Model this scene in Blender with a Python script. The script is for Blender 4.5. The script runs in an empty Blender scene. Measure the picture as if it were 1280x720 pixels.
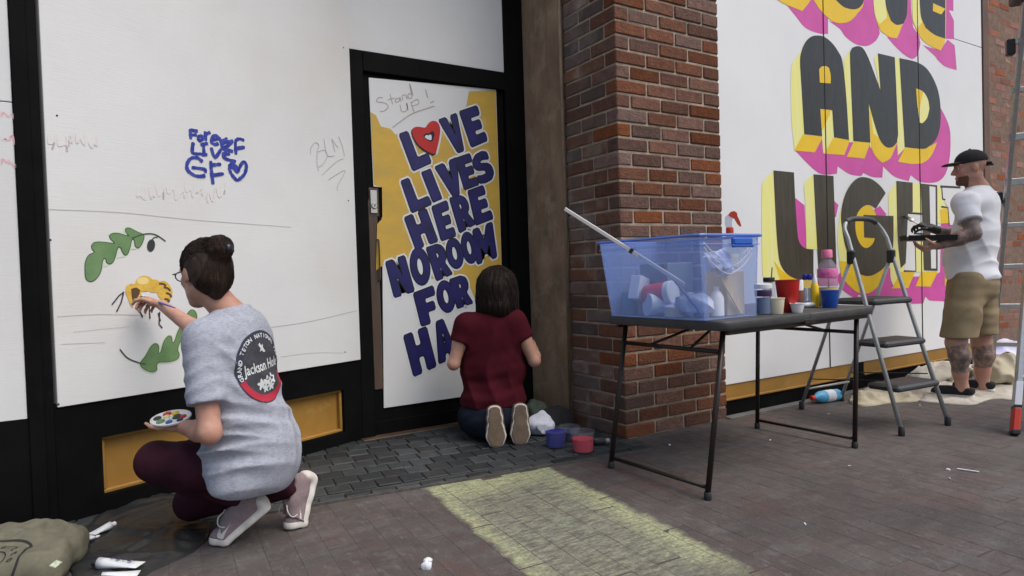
import bpy, bmesh, math, random
import numpy as np
from mathutils import Vector, Matrix
from mathutils.bvhtree import BVHTree
random.seed(7); rng = np.random.default_rng(7)
scene = bpy.context.scene
COL = scene.collection

# ------------------------------------------------------------------ camera
F_PX = 820.0; CAM_H = 1.0
yaw = math.radians(58.5); pitch = math.atan(19.0 / F_PX); roll = math.radians(1.8)
fh = np.array([math.cos(yaw), math.sin(yaw), 0.0]); r0 = np.array([math.sin(yaw), -math.cos(yaw), 0.0]); zz = np.array([0, 0, 1.0])
FW = fh * math.cos(pitch) - zz * math.sin(pitch); u0 = fh * math.sin(pitch) + zz * math.cos(pitch)
RT = r0 * math.cos(roll) - u0 * math.sin(roll); UP = u0 * math.cos(roll) + r0 * math.sin(roll)
CAM = np.array([0, 0, CAM_H])
cd = bpy.data.cameras.new('camera'); cam = bpy.data.objects.new('camera', cd); COL.objects.link(cam)
cd.sensor_width = 36.0; cd.lens = 36.0 * F_PX / 1280.0; cd.clip_start = 0.05; cd.clip_end = 3000
cam.matrix_world = Matrix(((RT[0], UP[0], -FW[0], 0), (RT[1], UP[1], -FW[1], 0), (RT[2], UP[2], -FW[2], CAM_H), (0, 0, 0, 1)))
scene.camera = cam

# ------------------------------------------------------------------ sky, sun, exposure
SUN_EL = math.radians(58); SUN_AZ = math.radians(-62)      # azimuth measured from +X, the sun stands out over the street
wd = bpy.data.worlds.new('World'); scene.world = wd; wd.use_nodes = True
nt = wd.node_tree; nt.nodes.clear()
sky = nt.nodes.new('ShaderNodeTexSky'); sky.sky_type = 'NISHITA'; sky.sun_disc = False
sky.sun_elevation = SUN_EL; sky.sun_rotation = math.pi / 2 - SUN_AZ; sky.air_density = 1.2; sky.dust_density = 3.0; sky.ozone_density = 1.0
bg = nt.nodes.new('ShaderNodeBackground'); bg.inputs[1].default_value = 0.092
ow = nt.nodes.new('ShaderNodeOutputWorld'); nt.links.new(sky.outputs[0], bg.inputs[0]); nt.links.new(bg.outputs[0], ow.inputs[0])
sl = bpy.data.lights.new('sun', 'SUN'); sl.energy = 1.40; sl.angle = math.radians(45); sl.color = (1.0, 0.95, 0.89)
sun = bpy.data.objects.new('sun', sl); COL.objects.link(sun)
sd = Vector((math.cos(SUN_EL) * math.cos(SUN_AZ), math.cos(SUN_EL) * math.sin(SUN_AZ), math.sin(SUN_EL)))
sun.rotation_euler = sd.to_track_quat('Z', 'Y').to_euler(); sun.location = (2, -4, 9)
vs = scene.view_settings; vs.view_transform = 'Standard'; vs.look = 'None'; vs.exposure = 0.80; vs.gamma = 1.0

# ------------------------------------------------------------------ geometry helpers
V = lambda *a: np.array(a, float)
def unit(v): v = np.asarray(v, float); return v / (np.linalg.norm(v) + 1e-12)
def ray(px, py): return FW * F_PX + RT * (px - 640) - UP * (py - 360)
def P(px, py, d): return CAM + ray(px, py) / F_PX * d                       # a point seen at a pixel, d metres ahead
def on_floor(px, py, z=0.0): r = ray(px, py); return CAM + r * ((z - CAM_H) / r[2])
def on_y(px, py, Y): r = ray(px, py); return CAM + r * (Y / r[1])
def on_plane(px, py, p0, n): r = ray(px, py); return CAM + r * (np.dot(p0 - CAM, n) / np.dot(r, n))

ORG = {}
def org(o): return ORG.get(o.name, V(0, 0, 0)) if o is not None else V(0, 0, 0)
def thing(name, label, cat, loc=(0, 0, 0), group=None):
    o = bpy.data.objects.new(name, None); COL.objects.link(o); o.location = loc; o.empty_display_size = 0.1
    ORG[o.name] = V(*loc); o['label'] = label; o['category'] = cat
    if group: o['group'] = group
    return o
def tag(o, label, cat, group=None):
    o['label'] = label; o['category'] = cat
    if group: o['group'] = group
    return o
def structure(o): o['kind'] = 'structure'; return o
def link(name, me, parent=None, loc=None):
    o = bpy.data.objects.new(name, me); COL.objects.link(o)
    if parent is not None: o.parent = parent
    if loc is not None: o.location = loc
    ORG[o.name] = org(parent)
    return o
def mesh(name, verts, faces, mat, parent=None, smooth=False, loc=None):
    """world-space verts; the origin is the parent's (or loc for a top-level mesh)"""
    off = org(parent) if parent is not None else (V(*loc) if loc is not None else V(0, 0, 0))
    v = np.asarray(verts, float).reshape(-1, 3) - off
    me = bpy.data.meshes.new(name); me.from_pydata(v.tolist(), [], [list(map(int, f)) for f in faces]); me.update()
    if isinstance(mat, (list, tuple)):
        for m in mat: me.materials.append(m)
    elif mat: me.materials.append(mat)
    if smooth: me.polygons.foreach_set('use_smooth', [True] * len(me.polygons))
    o = link(name, me, parent)
    if parent is None and loc is not None: o.location = loc; ORG[o.name] = V(*loc)
    return o
class MB:
    """collects shapes for ONE mesh"""
    def __init__(s): s.v = []; s.f = []
    def add(s, v, f):
        n = len(s.v); s.v += [tuple(map(float, q)) for q in v]; s.f += [tuple(i + n for i in q) for q in f]; return s
    def box(s, c, size, ax=None, bev=0.0):
        c = V(*c); h = V(*size) / 2; ax = np.eye(3) if ax is None else np.asarray(ax)
        b = min(bev, min(h) * 0.9)
        if b <= 0:
            vv = [c + (ax.T @ (V(x, y, z) * h)) for x in (-1, 1) for y in (-1, 1) for z in (-1, 1)]
            return s.add(vv, [(0, 1, 3, 2), (4, 6, 7, 5), (0, 4, 5, 1), (2, 3, 7, 6), (0, 2, 6, 4), (1, 5, 7, 3)])
        vv = []; idx = {}
        for x in (-1, 1):
            for y in (-1, 1):
                for z in (-1, 1):
                    for a in range(3):
                        q = V(x, y, z) * h; e = V(x, y, z) * b
                        for k in range(3):
                            if k != a: q[k] -= e[k]
                        idx[(x, y, z, a)] = len(vv); vv.append(c + ax.T @ q)
        ff = []
        for a in range(3):
            o1, o2 = (a + 1) % 3, (a + 2) % 3
            for sg in (-1, 1):
                ring = []
                for (p, q) in ((-1, -1), (1, -1), (1, 1), (-1, 1)):
                    k = [0, 0, 0]; k[a] = sg; k[o1] = p; k[o2] = q; ring.append(idx[(*k, a)])
                ff.append(ring if sg > 0 else ring[::-1])
        for a in range(3):
            o1, o2 = (a + 1) % 3, (a + 2) % 3
            for p in (-1, 1):
                for q in (-1, 1):
                    k0 = [0, 0, 0]; k1 = [0, 0, 0]; k0[a] = -1; k1[a] = 1
                    for k in (k0, k1): k[o1] = p; k[o2] = q
                    ff.append([idx[(*k0, o1)], idx[(*k1, o1)], idx[(*k1, o2)], idx[(*k0, o2)]])
        for x in (-1, 1):
            for y in (-1, 1):
                for z in (-1, 1): ff.append([idx[(x, y, z, 0)], idx[(x, y, z, 1)], idx[(x, y, z, 2)]])
        return s.add(vv, ff)
    def tube(s, pts, r, n=10, cap=True, flat=1.0):
        pts = [V(*p) for p in pts]; m = len(pts); rr = r if hasattr(r, '__len__') else [r] * m
        rings = []; up = None
        for i, p in enumerate(pts):
            t = unit((pts[min(i + 1, m - 1)] - pts[i]) + (pts[i] - pts[max(i - 1, 0)]))
            if up is None: up = unit(np.cross(t, V(0, 0, 1) if abs(t[2]) < 0.9 else V(1, 0, 0)))
            up = unit(up - t * np.dot(up, t)); w = np.cross(t, up)
            rings.append([p + rr[i] * (math.cos(a) * up + math.sin(a) * w * flat) for a in np.linspace(0, 2 * math.pi, n, endpoint=False)])
        vv = [q for R_ in rings for q in R_]; ff = []
        for i in range(m - 1):
            for j in range(n): ff.append((i * n + j, i * n + (j + 1) % n, (i + 1) * n + (j + 1) % n, (i + 1) * n + j))
        if cap: ff += [tuple(range(n))[::-1], tuple((m - 1) * n + j for j in range(n))]
        return s.add(vv, ff)
    def lathe(s, base, prof, n=20, axis=(0, 0, 1), closed=False, sx=1.0):
        """prof: list of (radius, height) along axis"""
        a = unit(axis); e1 = unit(np.cross(a, V(0, 0, 1) if abs(a[2]) < 0.9 else V(1, 0, 0))); e2 = np.cross(a, e1); b = V(*base)
        vv = []; ff = []
        for (r, h) in prof:
            for t in np.linspace(0, 2 * math.pi, n, endpoint=False): vv.append(b + a * h + r * (e1 * math.cos(t) * sx + e2 * math.sin(t)))
        m = len(prof)
        for i in range(m - 1):
            for j in range(n): ff.append((i * n + j, i * n + (j + 1) % n, (i + 1) * n + (j + 1) % n, (i + 1) * n + j))
        if not closed: ff += [tuple(range(n))[::-1], tuple((m - 1) * n + j for j in range(n))]
        return s.add(vv, ff)
    def prism(s, poly, d):
        """poly: list of 3D points, extruded by vector d"""
        n = len(poly); vv = [V(*p) for p in poly] + [V(*p) + V(*d) for p in poly]
        return s.add(vv, [tuple(range(n))[::-1], tuple(range(n, 2 * n))] + [(i, (i + 1) % n, n + (i + 1) % n, n + i) for i in range(n)])
    def build(s, name, mat, parent=None, smooth=False, loc=None, angle=None):
        o = mesh(name, s.v, s.f, mat, parent, smooth or angle is not None, loc)
        bm = bmesh.new(); bm.from_mesh(o.data); bmesh.ops.delete(bm, geom=[v for v in bm.verts if not v.link_faces], context='VERTS'); bmesh.ops.recalc_face_normals(bm, faces=bm.faces)
        if angle is not None:
            for e in bm.edges:
                if len(e.link_faces) == 2 and e.calc_face_angle(0) > math.radians(angle): e.smooth = False
        bm.to_mesh(o.data); bm.free()
        return o

# ------------------------------------------------------------------ materials
def srgb(r, g, b): return tuple(((c / 255) / 12.92 if c / 255 <= 0.04045 else ((c / 255 + 0.055) / 1.055) ** 2.4) for c in (r, g, b))
def M(name, c1, c2=None, scale=6, lo=0.35, hi=0.65, detail=6, rough=0.6, bump=0.0, bscale=80, metal=0.0, rand=0.0, stretch=(1, 1, 1), c3=None, scale3=2.0, lo3=0.55, hi3=0.75,
      spec=0.4, alpha=1.0, trans=0.0, coat=0.0, sheen=0.0, sss=0.0, bstretch=None, rvar=0.0):
    m = bpy.data.materials.new(name); m.use_nodes = True; nt = m.node_tree; N = nt.nodes; L = nt.links
    b = N['Principled BSDF']; b.inputs['Roughness'].default_value = rough; b.inputs['Metallic'].default_value = metal
    b.inputs['Specular IOR Level'].default_value = spec; b.inputs['Alpha'].default_value = alpha; b.inputs['Transmission Weight'].default_value = trans
    b.inputs['Coat Weight'].default_value = coat; b.inputs['Sheen Weight'].default_value = sheen
    if sss: b.inputs['Subsurface Weight'].default_value = sss; b.inputs['Subsurface Radius'].default_value = (0.012, 0.005, 0.003); b.inputs['Subsurface Scale'].default_value = 1.0
    geo = N.new('ShaderNodeNewGeometry'); mp = N.new('ShaderNodeMapping'); mp.inputs['Scale'].default_value = stretch; L.new(geo.outputs['Position'], mp.inputs['Vector'])
    def noise(sc, vec, det=detail):
        n = N.new('ShaderNodeTexNoise'); n.inputs['Scale'].default_value = sc; n.inputs['Detail'].default_value = det; n.inputs['Roughness'].default_value = 0.6; L.new(vec, n.inputs['Vector']); return n
    def ramp(src, a, z):
        r = N.new('ShaderNodeMapRange'); r.inputs['From Min'].default_value = a; r.inputs['From Max'].default_value = z; r.clamp = True; L.new(src, r.inputs['Value']); return r.outputs['Result']
    def mix(fac, a, c):
        x = N.new('ShaderNodeMix'); x.data_type = 'RGBA'; L.new(fac, x.inputs[0])
        for s_, q in ((6, a), (7, c)):
            if isinstance(q, tuple): x.inputs[s_].default_value = (*q[:3], 1)
            else: L.new(q, x.inputs[s_])
        return x.outputs[2]
    colr = c1
    n1 = None
    if c2 is not None:
        n1 = noise(scale, mp.outputs[0]); colr = mix(ramp(n1.outputs['Fac'], lo, hi), c1, c2)
    if c3 is not None:
        n3 = noise(scale3, geo.outputs['Position']); colr = mix(ramp(n3.outputs['Fac'], lo3, hi3), colr, c3)
    if rand:
        oi = N.new('ShaderNodeObjectInfo'); hs = N.new('ShaderNodeHueSaturation')
        mr = N.new('ShaderNodeMapRange'); mr.inputs['To Min'].default_value = 1 - rand; mr.inputs['To Max'].default_value = 1 + rand; L.new(oi.outputs['Random'], mr.inputs['Value'])
        L.new(mr.outputs[0], hs.inputs['Value'])
        m2 = N.new('ShaderNodeMath'); m2.operation = 'MULTIPLY'; m2.inputs[1].default_value = 7.31; L.new(oi.outputs['Random'], m2.inputs[0])
        m3 = N.new('ShaderNodeMath'); m3.operation = 'FRACT'; L.new(m2.outputs[0], m3.inputs[0])
        mr2 = N.new('ShaderNodeMapRange'); mr2.inputs['To Min'].default_value = 1 - rand * 1.3; mr2.inputs['To Max'].default_value = 1 + rand * 0.6; L.new(m3.outputs[0], mr2.inputs['Value']); L.new(mr2.outputs[0], hs.inputs['Saturation'])
        if isinstance(colr, tuple): hs.inputs['Color'].default_value = (*colr[:3], 1)
        else: L.new(colr, hs.inputs['Color'])
        colr = hs.outputs[0]
    if isinstance(colr, tuple): b.inputs['Base Color'].default_value = (*colr[:3], 1)
    else: L.new(colr, b.inputs['Base Color'])
    if rvar and n1 is not None:
        mr = N.new('ShaderNodeMapRange'); mr.inputs['To Min'].default_value = max(0.05, rough - rvar); mr.inputs['To Max'].default_value = min(1, rough + rvar); L.new(n1.outputs['Fac'], mr.inputs['Value']); L.new(mr.outputs[0], b.inputs['Roughness'])
    if bump:
        src = geo.outputs['Position']
        if bstretch: mb = N.new('ShaderNodeMapping'); mb.inputs['Scale'].default_value = bstretch; L.new(src, mb.inputs['Vector']); src = mb.outputs[0]
        nb = noise(bscale, src, 4); bp = N.new('ShaderNodeBump'); bp.inputs['Strength'].default_value = bump; bp.inputs['Distance'].default_value = 0.01
        L.new(nb.outputs['Fac'], bp.inputs['Height']); L.new(bp.outputs[0], b.inputs['Normal'])
    return m
def glassy(name, col, fac, rough=0.25, body=None):
    """clear or cloudy plastic: part of the light goes straight through, tinted, the rest meets a glossy coloured surface"""
    m = bpy.data.materials.new(name); m.use_nodes = True; nt = m.node_tree; N = nt.nodes; L = nt.links
    b = N['Principled BSDF']; b.inputs['Base Color'].default_value = (*(body or col), 1); b.inputs['Roughness'].default_value = rough
    t = N.new('ShaderNodeBsdfTransparent'); t.inputs[0].default_value = (*col, 1)
    x = N.new('ShaderNodeMixShader'); x.inputs[0].default_value = fac; L.new(t.outputs[0], x.inputs[1]); L.new(b.outputs[0], x.inputs[2]); L.new(x.outputs[0], N['Material Output'].inputs[0])
    return m

MAT = {}
def defmats():
    m = MAT
    m['white_ply'] = M('white painted plywood', (0.70, 0.70, 0.69), (0.62, 0.625, 0.625), scale=1.6, lo=0.3, hi=0.8, rough=0.55, bump=0.10, bscale=26, bstretch=(0.4, 0.4, 9), c3=(0.62, 0.59, 0.55), scale3=1.1, lo3=0.5, hi3=0.85)
    m['white_mural'] = M('white primed mural board', (0.74, 0.74, 0.74), (0.66, 0.66, 0.67), scale=1.2, lo=0.3, hi=0.8, rough=0.5, bump=0.05, bscale=30, bstretch=(3, 3, 0.6))
    m['black_paint'] = M('black storefront paint', (0.0040, 0.0040, 0.0042), (0.0065, 0.0063, 0.0063), scale=5, rough=0.6, spec=0.06, bump=0.05, bscale=40, c3=(0.014, 0.0135, 0.013), scale3=3.5, lo3=0.62, hi3=0.85)
    m['worn_wood'] = M('worn brown door stile', (0.05, 0.032, 0.022), (0.10, 0.065, 0.045), scale=9, stretch=(1, 1, 0.12), rough=0.55, bump=0.15, bscale=60, bstretch=(1, 1, 0.1))
    m['gold'] = M('ochre paint', (0.36, 0.19, 0.038), (0.29, 0.15, 0.028), scale=4, rough=0.5, bump=0.06, bscale=40, c3=(0.42, 0.26, 0.09), scale3=6, lo3=0.6, hi3=0.8)
    m['brick'] = M('red brick', (0.185, 0.074, 0.043), (0.100, 0.048, 0.033), scale=26, lo=0.3, hi=0.7, rough=0.9, spec=0.12, bump=0.9, bscale=70, rand=0.30, c3=(0.15, 0.092, 0.062), scale3=5, lo3=0.60, hi3=0.84)
    m['brick_worn'] = M('worn pale brick', (0.17, 0.075, 0.05), (0.10, 0.065, 0.05), scale=18, lo=0.3, hi=0.7, rough=0.9, bump=0.7, bscale=90, rand=0.35, c3=(0.25, 0.19, 0.15), scale3=6, lo3=0.50, hi3=0.72)
    m['brick_far'] = M('orange brick', (0.28, 0.095, 0.05), (0.20, 0.075, 0.045), scale=16, rough=0.85, bump=0.4, bscale=90, rand=0.30, c3=(0.33, 0.22, 0.16), scale3=7, lo3=0.62, hi3=0.8)
    m['mortar'] = M('lime mortar', (0.47, 0.38, 0.295), (0.27, 0.215, 0.16), scale=12, rough=0.95, bump=0.8, bscale=140, c3=(0.17, 0.14, 0.115), scale3=4, lo3=0.5, hi3=0.75)
    m['reveal'] = M('brown weathered boarding', (0.30, 0.205, 0.135), (0.17, 0.115, 0.078), scale=5, stretch=(1, 1, 0.6), rough=0.85, bump=0.6, bscale=30, c3=(0.38, 0.29, 0.205), scale3=7, lo3=0.5, hi3=0.75)
    m['slate'] = M('slate tile', (0.022, 0.027, 0.029), (0.036, 0.039, 0.040), scale=14, rough=0.6, bump=0.35, bscale=45, rand=0.45, c3=(0.10, 0.095, 0.085), scale3=9, lo3=0.62, hi3=0.82)
    m['grout'] = M('dirty grout', (0.075, 0.072, 0.066), (0.05, 0.048, 0.045), scale=30, rough=0.9, bump=0.5, bscale=120)
    m['ground'] = M('dusty ground', (0.075, 0.064, 0.058), (0.05, 0.044, 0.042), scale=4, rough=0.95, bump=0.5, bscale=90)
    m['concrete'] = M('concrete strip', (0.16, 0.155, 0.145), (0.11, 0.105, 0.10), scale=9, rough=0.9, bump=0.4, bscale=60)
    m['pink'] = M('pink mural paint', (0.62, 0.085, 0.36), (0.55, 0.07, 0.31), scale=5, rough=0.45, bump=0.06, bscale=30)
    m['yellow'] = M('yellow mural paint', (0.80, 0.53, 0.015), (0.74, 0.47, 0.012), scale=5, rough=0.45, bump=0.06, bscale=30)
    m['lemon'] = M('lemon mural paint', (0.78, 0.74, 0.22), (0.76, 0.75, 0.38), scale=7, lo=0.4, hi=0.7, stretch=(6, 1, 0.6), rough=0.5, bump=0.05, bscale=30)
    m['ink'] = M('black mural paint', (0.020, 0.020, 0.022), (0.034, 0.033, 0.031), scale=5, stretch=(8, 1, 1), rough=0.42, bump=0.1, bscale=30)
    m['ink_wet'] = M('first coat of black paint', (0.040, 0.032, 0.020), (0.062, 0.051, 0.034), scale=5, stretch=(9, 1, 0.8), rough=0.42, bump=0.12, bscale=30)
    m['seam'] = M('seam', (0.01, 0.01, 0.01), rough=0.7)
    m['door_yellow'] = M('ochre yellow wash', (0.62, 0.38, 0.05), (0.50, 0.33, 0.07), scale=6, stretch=(1, 1, 2), lo=0.3, hi=0.7, rough=0.5, bump=0.08, bscale=40, c3=(0.66, 0.48, 0.17), scale3=7, lo3=0.6, hi3=0.8)
    m['blue_ink'] = M('navy lettering', (0.022, 0.018, 0.13), (0.013, 0.012, 0.075), scale=9, rough=0.45)
    m['black_line'] = M('black outline', (0.008, 0.008, 0.010), rough=0.5)
    m['halo'] = M('white outline', (0.66, 0.68, 0.70), rough=0.5)
    m['heart_red'] = M('red heart', (0.52, 0.02, 0.018), (0.45, 0.016, 0.016), scale=8, rough=0.45)
    m['marker_blue'] = M('blue brush paint', (0.018, 0.03, 0.27), (0.06, 0.09, 0.42), scale=34, lo=0.45, hi=0.75, rough=0.45)
    m['pencil'] = M('grey pencil', (0.46, 0.445, 0.435), rough=0.8)
    m['pencil_brown'] = M('brown pencil', (0.42, 0.35, 0.33), rough=0.8)
    m['pink_faded'] = M('faded pink marker', (0.71, 0.665, 0.66), rough=0.6)
    m['pink_marker'] = M('pink marker', (0.72, 0.38, 0.43), (0.70, 0.55, 0.57), scale=30, rough=0.6)
    m['crack'] = M('crack line', (0.40, 0.39, 0.38), rough=0.9)
    m['leaf'] = M('painted leaf green', (0.115, 0.215, 0.085), (0.16, 0.27, 0.115), scale=14, rough=0.5)
    m['leaf_line'] = M('dark green line', (0.035, 0.075, 0.03), rough=0.5)
    m['leaf_glow'] = M('pale green edge', (0.58, 0.66, 0.50), rough=0.5)
    m['acorn'] = M('acorn', (0.03, 0.035, 0.035), rough=0.5)
    m['bee_yellow'] = M('bee yellow', (0.72, 0.47, 0.07), (0.60, 0.36, 0.05), scale=50, rough=0.5)
    m['bee_light'] = M('bee pale', (0.78, 0.62, 0.24), rough=0.5)
    m['bee_dark'] = M('bee brown', (0.10, 0.055, 0.025), rough=0.5)
    m['bee_leg'] = M('bee leg', (0.05, 0.03, 0.04), rough=0.5)
    m['steel'] = M('brushed steel', (0.55, 0.53, 0.50), rough=0.35, metal=1.0)
    m['alu'] = M('dull aluminium', (0.50, 0.50, 0.49), (0.42, 0.42, 0.41), scale=30, rough=0.45, metal=0.85, spec=0.5)
    m['alu_grey'] = M('grey ladder rail', (0.36, 0.37, 0.36), (0.30, 0.31, 0.30), scale=20, rough=0.5, metal=0.4)
    m['black_plastic'] = M('black plastic', (0.018, 0.018, 0.019), rough=0.45)
    m['grey_plastic'] = M('grey step tread', (0.035, 0.038, 0.040), (0.05, 0.052, 0.054), scale=40, rough=0.55, bump=0.2, bscale=200)
    m['table_top'] = M('charcoal blow moulded plastic', (0.040, 0.040, 0.042), (0.058, 0.056, 0.055), scale=12, rough=0.5, bump=0.15, bscale=150)
    m['table_leg'] = M('dark bronze steel tube', (0.022, 0.017, 0.015), (0.032, 0.022, 0.018), scale=20, rough=0.4, metal=0.3)
    m['conduit'] = M('painted conduit', (0.26, 0.185, 0.12), (0.18, 0.125, 0.085), scale=10, rough=0.6)
    m['skin'] = M('skin', (0.50, 0.285, 0.21), (0.41, 0.205, 0.145), scale=22, rough=0.55, sss=0.06, bump=0.18, bscale=260, c3=(0.46, 0.21, 0.155), scale3=9, lo3=0.5, hi3=0.7)
    m['skin_shaded'] = M('skin in shade', (0.46, 0.26, 0.19), (0.40, 0.21, 0.15), scale=16, rough=0.5, sss=0.12, bump=0.06, bscale=220)  # darker copy of skin: the doorway's shade is put into its colour
    m['tattoo'] = M('tattooed skin', (0.34, 0.21, 0.165), (0.12, 0.10, 0.095), scale=22, lo=0.40, hi=0.58, rough=0.5, bump=0.05, bscale=220, c3=(0.15, 0.115, 0.10), scale3=44, lo3=0.52, hi3=0.62)
    m['hair_brown'] = M('dark brown hair', (0.022, 0.013, 0.0095), (0.044, 0.027, 0.019), scale=60, stretch=(1, 1, 0.25), rough=0.6, spec=0.2, bump=0.5, bscale=160, bstretch=(1, 1, 0.2))
    m['hair_dark'] = M('long dark hair', (0.011, 0.007, 0.006), (0.022, 0.014, 0.011), scale=70, stretch=(1, 1, 0.12), rough=0.65, spec=0.15, bump=0.6, bscale=190, bstretch=(1, 1, 0.08))
    m['beard'] = M('short beard', (0.16, 0.075, 0.045), (0.10, 0.05, 0.03), scale=120, rough=0.8, bump=0.6, bscale=300)
    m['heather'] = M('heather grey jersey', (0.37, 0.385, 0.445), (0.26, 0.27, 0.32), scale=230, lo=0.38, hi=0.66, stretch=(0.3, 0.3, 1.2), rough=0.95, spec=0.15, bump=0.25, bscale=350, c3=(0.38, 0.395, 0.455), scale3=40, lo3=0.45, hi3=0.7)
    m['tee_white'] = M('white cotton jersey', (0.74, 0.75, 0.79), (0.68, 0.69, 0.73), scale=10, rough=0.9, bump=0.15, bscale=350, sheen=0.2, c3=(0.62, 0.56, 0.53), scale3=5, lo3=0.62, hi3=0.85)
    m['maroon'] = M('maroon blouse', (0.060, 0.0060, 0.012), (0.046, 0.0048, 0.0095), scale=12, rough=0.9, spec=0.1, bump=0.2, bscale=300)
    m['plum'] = M('plum leggings', (0.040, 0.010, 0.019), (0.030, 0.0078, 0.0145), scale=12, rough=0.85, spec=0.12, bump=0.12, bscale=300)
    m['denim'] = M('dark denim', (0.010, 0.014, 0.024), (0.015, 0.020, 0.031), scale=30, rough=0.9, spec=0.1, bump=0.25, bscale=300)
    m['khaki'] = M('khaki cotton', (0.28, 0.215, 0.125), (0.22, 0.165, 0.092), scale=9, rough=0.88, bump=0.25, bscale=260, c3=(0.13, 0.075, 0.045), scale3=9, lo3=0.66, hi3=0.78)
    m['cap'] = M('black cap', (0.016, 0.015, 0.015), rough=0.85, bump=0.2, bscale=300)
    m['shoe_mauve'] = M('mauve mesh', (0.27, 0.20, 0.21), (0.22, 0.165, 0.175), scale=70, rough=0.8, bump=0.4, bscale=420)
    m['shoe_white'] = M('white foam sole', (0.66, 0.62, 0.58), (0.52, 0.48, 0.44), scale=20, rough=0.6)
    m['shoe_tan'] = M('tan rubber outsole', (0.20, 0.135, 0.085), (0.13, 0.095, 0.065), scale=24, rough=0.75, bump=0.6, bscale=170)
    m['shoe_black'] = M('black canvas', (0.016, 0.016, 0.018), rough=0.85, bump=0.3, bscale=300)
    m['glove'] = M('black glove', (0.02, 0.02, 0.022), rough=0.5, bump=0.2, bscale=120)
    m['canvas'] = M('off white drop cloth', (0.52, 0.49, 0.43), (0.40, 0.365, 0.30), scale=5, rough=0.95, bump=0.08, bscale=200, c3=(0.30, 0.25, 0.19), scale3=7, lo3=0.56, hi3=0.72)
    m['canvas_tan'] = M('cream drop cloth', (0.52, 0.47, 0.35), (0.44, 0.38, 0.27), scale=6, rough=0.95, bump=0.08, bscale=200)
    m['olive'] = M('olive canvas bag', (0.150, 0.142, 0.100), (0.120, 0.114, 0.080), scale=30, rough=0.92, bump=0.3, bscale=350, c3=(0.18, 0.168, 0.12), scale3=8, lo3=0.5, hi3=0.75)
    m['olive_dark'] = M('dark olive webbing', (0.085, 0.082, 0.058), (0.070, 0.066, 0.046), scale=60, rough=0.92, bump=0.3, bscale=300)
    m['black_print'] = M('black print', (0.018, 0.018, 0.018), rough=0.8)
    m['plastic_sheet'] = M('black plastic sheet', (0.022, 0.024, 0.026), (0.034, 0.033, 0.031), scale=7, rough=0.35, rvar=0.15, bump=0.2, bscale=25)
    m['paper'] = M('white paper', (0.70, 0.71, 0.74), (0.62, 0.63, 0.67), scale=40, rough=0.8)
    m['tube_white'] = M('white tube', (0.66, 0.68, 0.70), rough=0.35)
    m['rag_white'] = M('white rag', (0.66, 0.67, 0.74), (0.52, 0.53, 0.60), scale=14, rough=0.95, bump=0.4, bscale=120)
    m['rag_blue'] = M('pale blue towel', (0.52, 0.60, 0.86), (0.44, 0.52, 0.80), scale=24, rough=0.95, bump=0.5, bscale=200)
    m['rag_green'] = M('dark green rag', (0.045, 0.060, 0.045), (0.08, 0.095, 0.075), scale=9, rough=0.95, bump=0.4, bscale=120)
    m['black_cloth'] = M('black cloth', (0.012, 0.012, 0.014), rough=0.9, bump=0.3, bscale=100)
    m['paint_blue'] = M('blue paint', (0.010, 0.010, 0.22), rough=0.3)
    m['paint_red'] = M('red paint', (0.62, 0.035, 0.06), rough=0.3)
    m['cup_red'] = M('red cup', (0.42, 0.014, 0.012), rough=0.35)
    m['cup_blue'] = M('blue cup', (0.012, 0.07, 0.36), rough=0.4)
    m['cup_cream'] = M('cream paper cup', (0.66, 0.60, 0.44), rough=0.7)
    m['cup_white'] = M('white cup', (0.70, 0.70, 0.70), rough=0.5)
    m['label_dark'] = M('dark label', (0.06, 0.03, 0.09), rough=0.5)
    m['label_pink'] = M('pink label', (0.66, 0.06, 0.27), (0.70, 0.22, 0.42), scale=40, rough=0.4)
    m['cap_pink'] = M('pink cap', (0.68, 0.16, 0.30), rough=0.4)
    m['yellow_liquid'] = M('yellow liquid', (0.72, 0.55, 0.12), rough=0.3)
    m['trigger_red'] = M('red trigger plastic', (0.60, 0.055, 0.02), rough=0.4)
    m['white_plastic'] = M('white plastic', (0.70, 0.70, 0.70), rough=0.35)
    m['blue_latch'] = M('blue latch plastic', (0.02, 0.10, 0.44), rough=0.35)
    m['wood_pale'] = M('pale wood', (0.55, 0.45, 0.33), (0.46, 0.36, 0.25), scale=20, stretch=(4, 4, 1), rough=0.7)
    m['pole_white'] = M('white painted pole', (0.70, 0.66, 0.63), rough=0.5)
    m['brush_blue'] = M('blue brush handle', (0.03, 0.11, 0.36), rough=0.3)
    m['bristle'] = M('brush bristles', (0.05, 0.03, 0.02), rough=0.8)
    m['detergent'] = M('light blue bottle', (0.10, 0.38, 0.62), rough=0.3)
    m['lilac'] = M('lilac cloth', (0.44, 0.43, 0.66), (0.62, 0.62, 0.74), scale=6, rough=0.95, bump=0.3, bscale=80)
    m['red_label'] = M('red warning label', (0.50, 0.04, 0.025), rough=0.5)
    m['glasses'] = M('dark glasses frame', (0.012, 0.012, 0.02), rough=0.3)
    m['eye_white'] = M('eye', (0.65, 0.62, 0.60), rough=0.2)
    m['iris'] = M('iris', (0.03, 0.02, 0.015), rough=0.2)
    m['emblem_dark'] = M('charcoal print', (0.040, 0.040, 0.050), (0.055, 0.055, 0.066), scale=60, rough=0.85)
    m['emblem_navy'] = M('navy print', (0.030, 0.034, 0.060), rough=0.85)
    m['emblem_red'] = M('red print', (0.40, 0.022, 0.045), rough=0.85)
    m['emblem_white'] = M('white print', (0.60, 0.62, 0.62), rough=0.85)
    m['bin'] = glassy('blue translucent tub', (0.82, 0.89, 1.0), 0.26, 0.25, (0.46, 0.57, 0.90))
    m['bin_clear'] = glassy('clear tub end', (0.96, 0.97, 1.0), 0.085, 0.2, (0.66, 0.72, 0.90))
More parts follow.
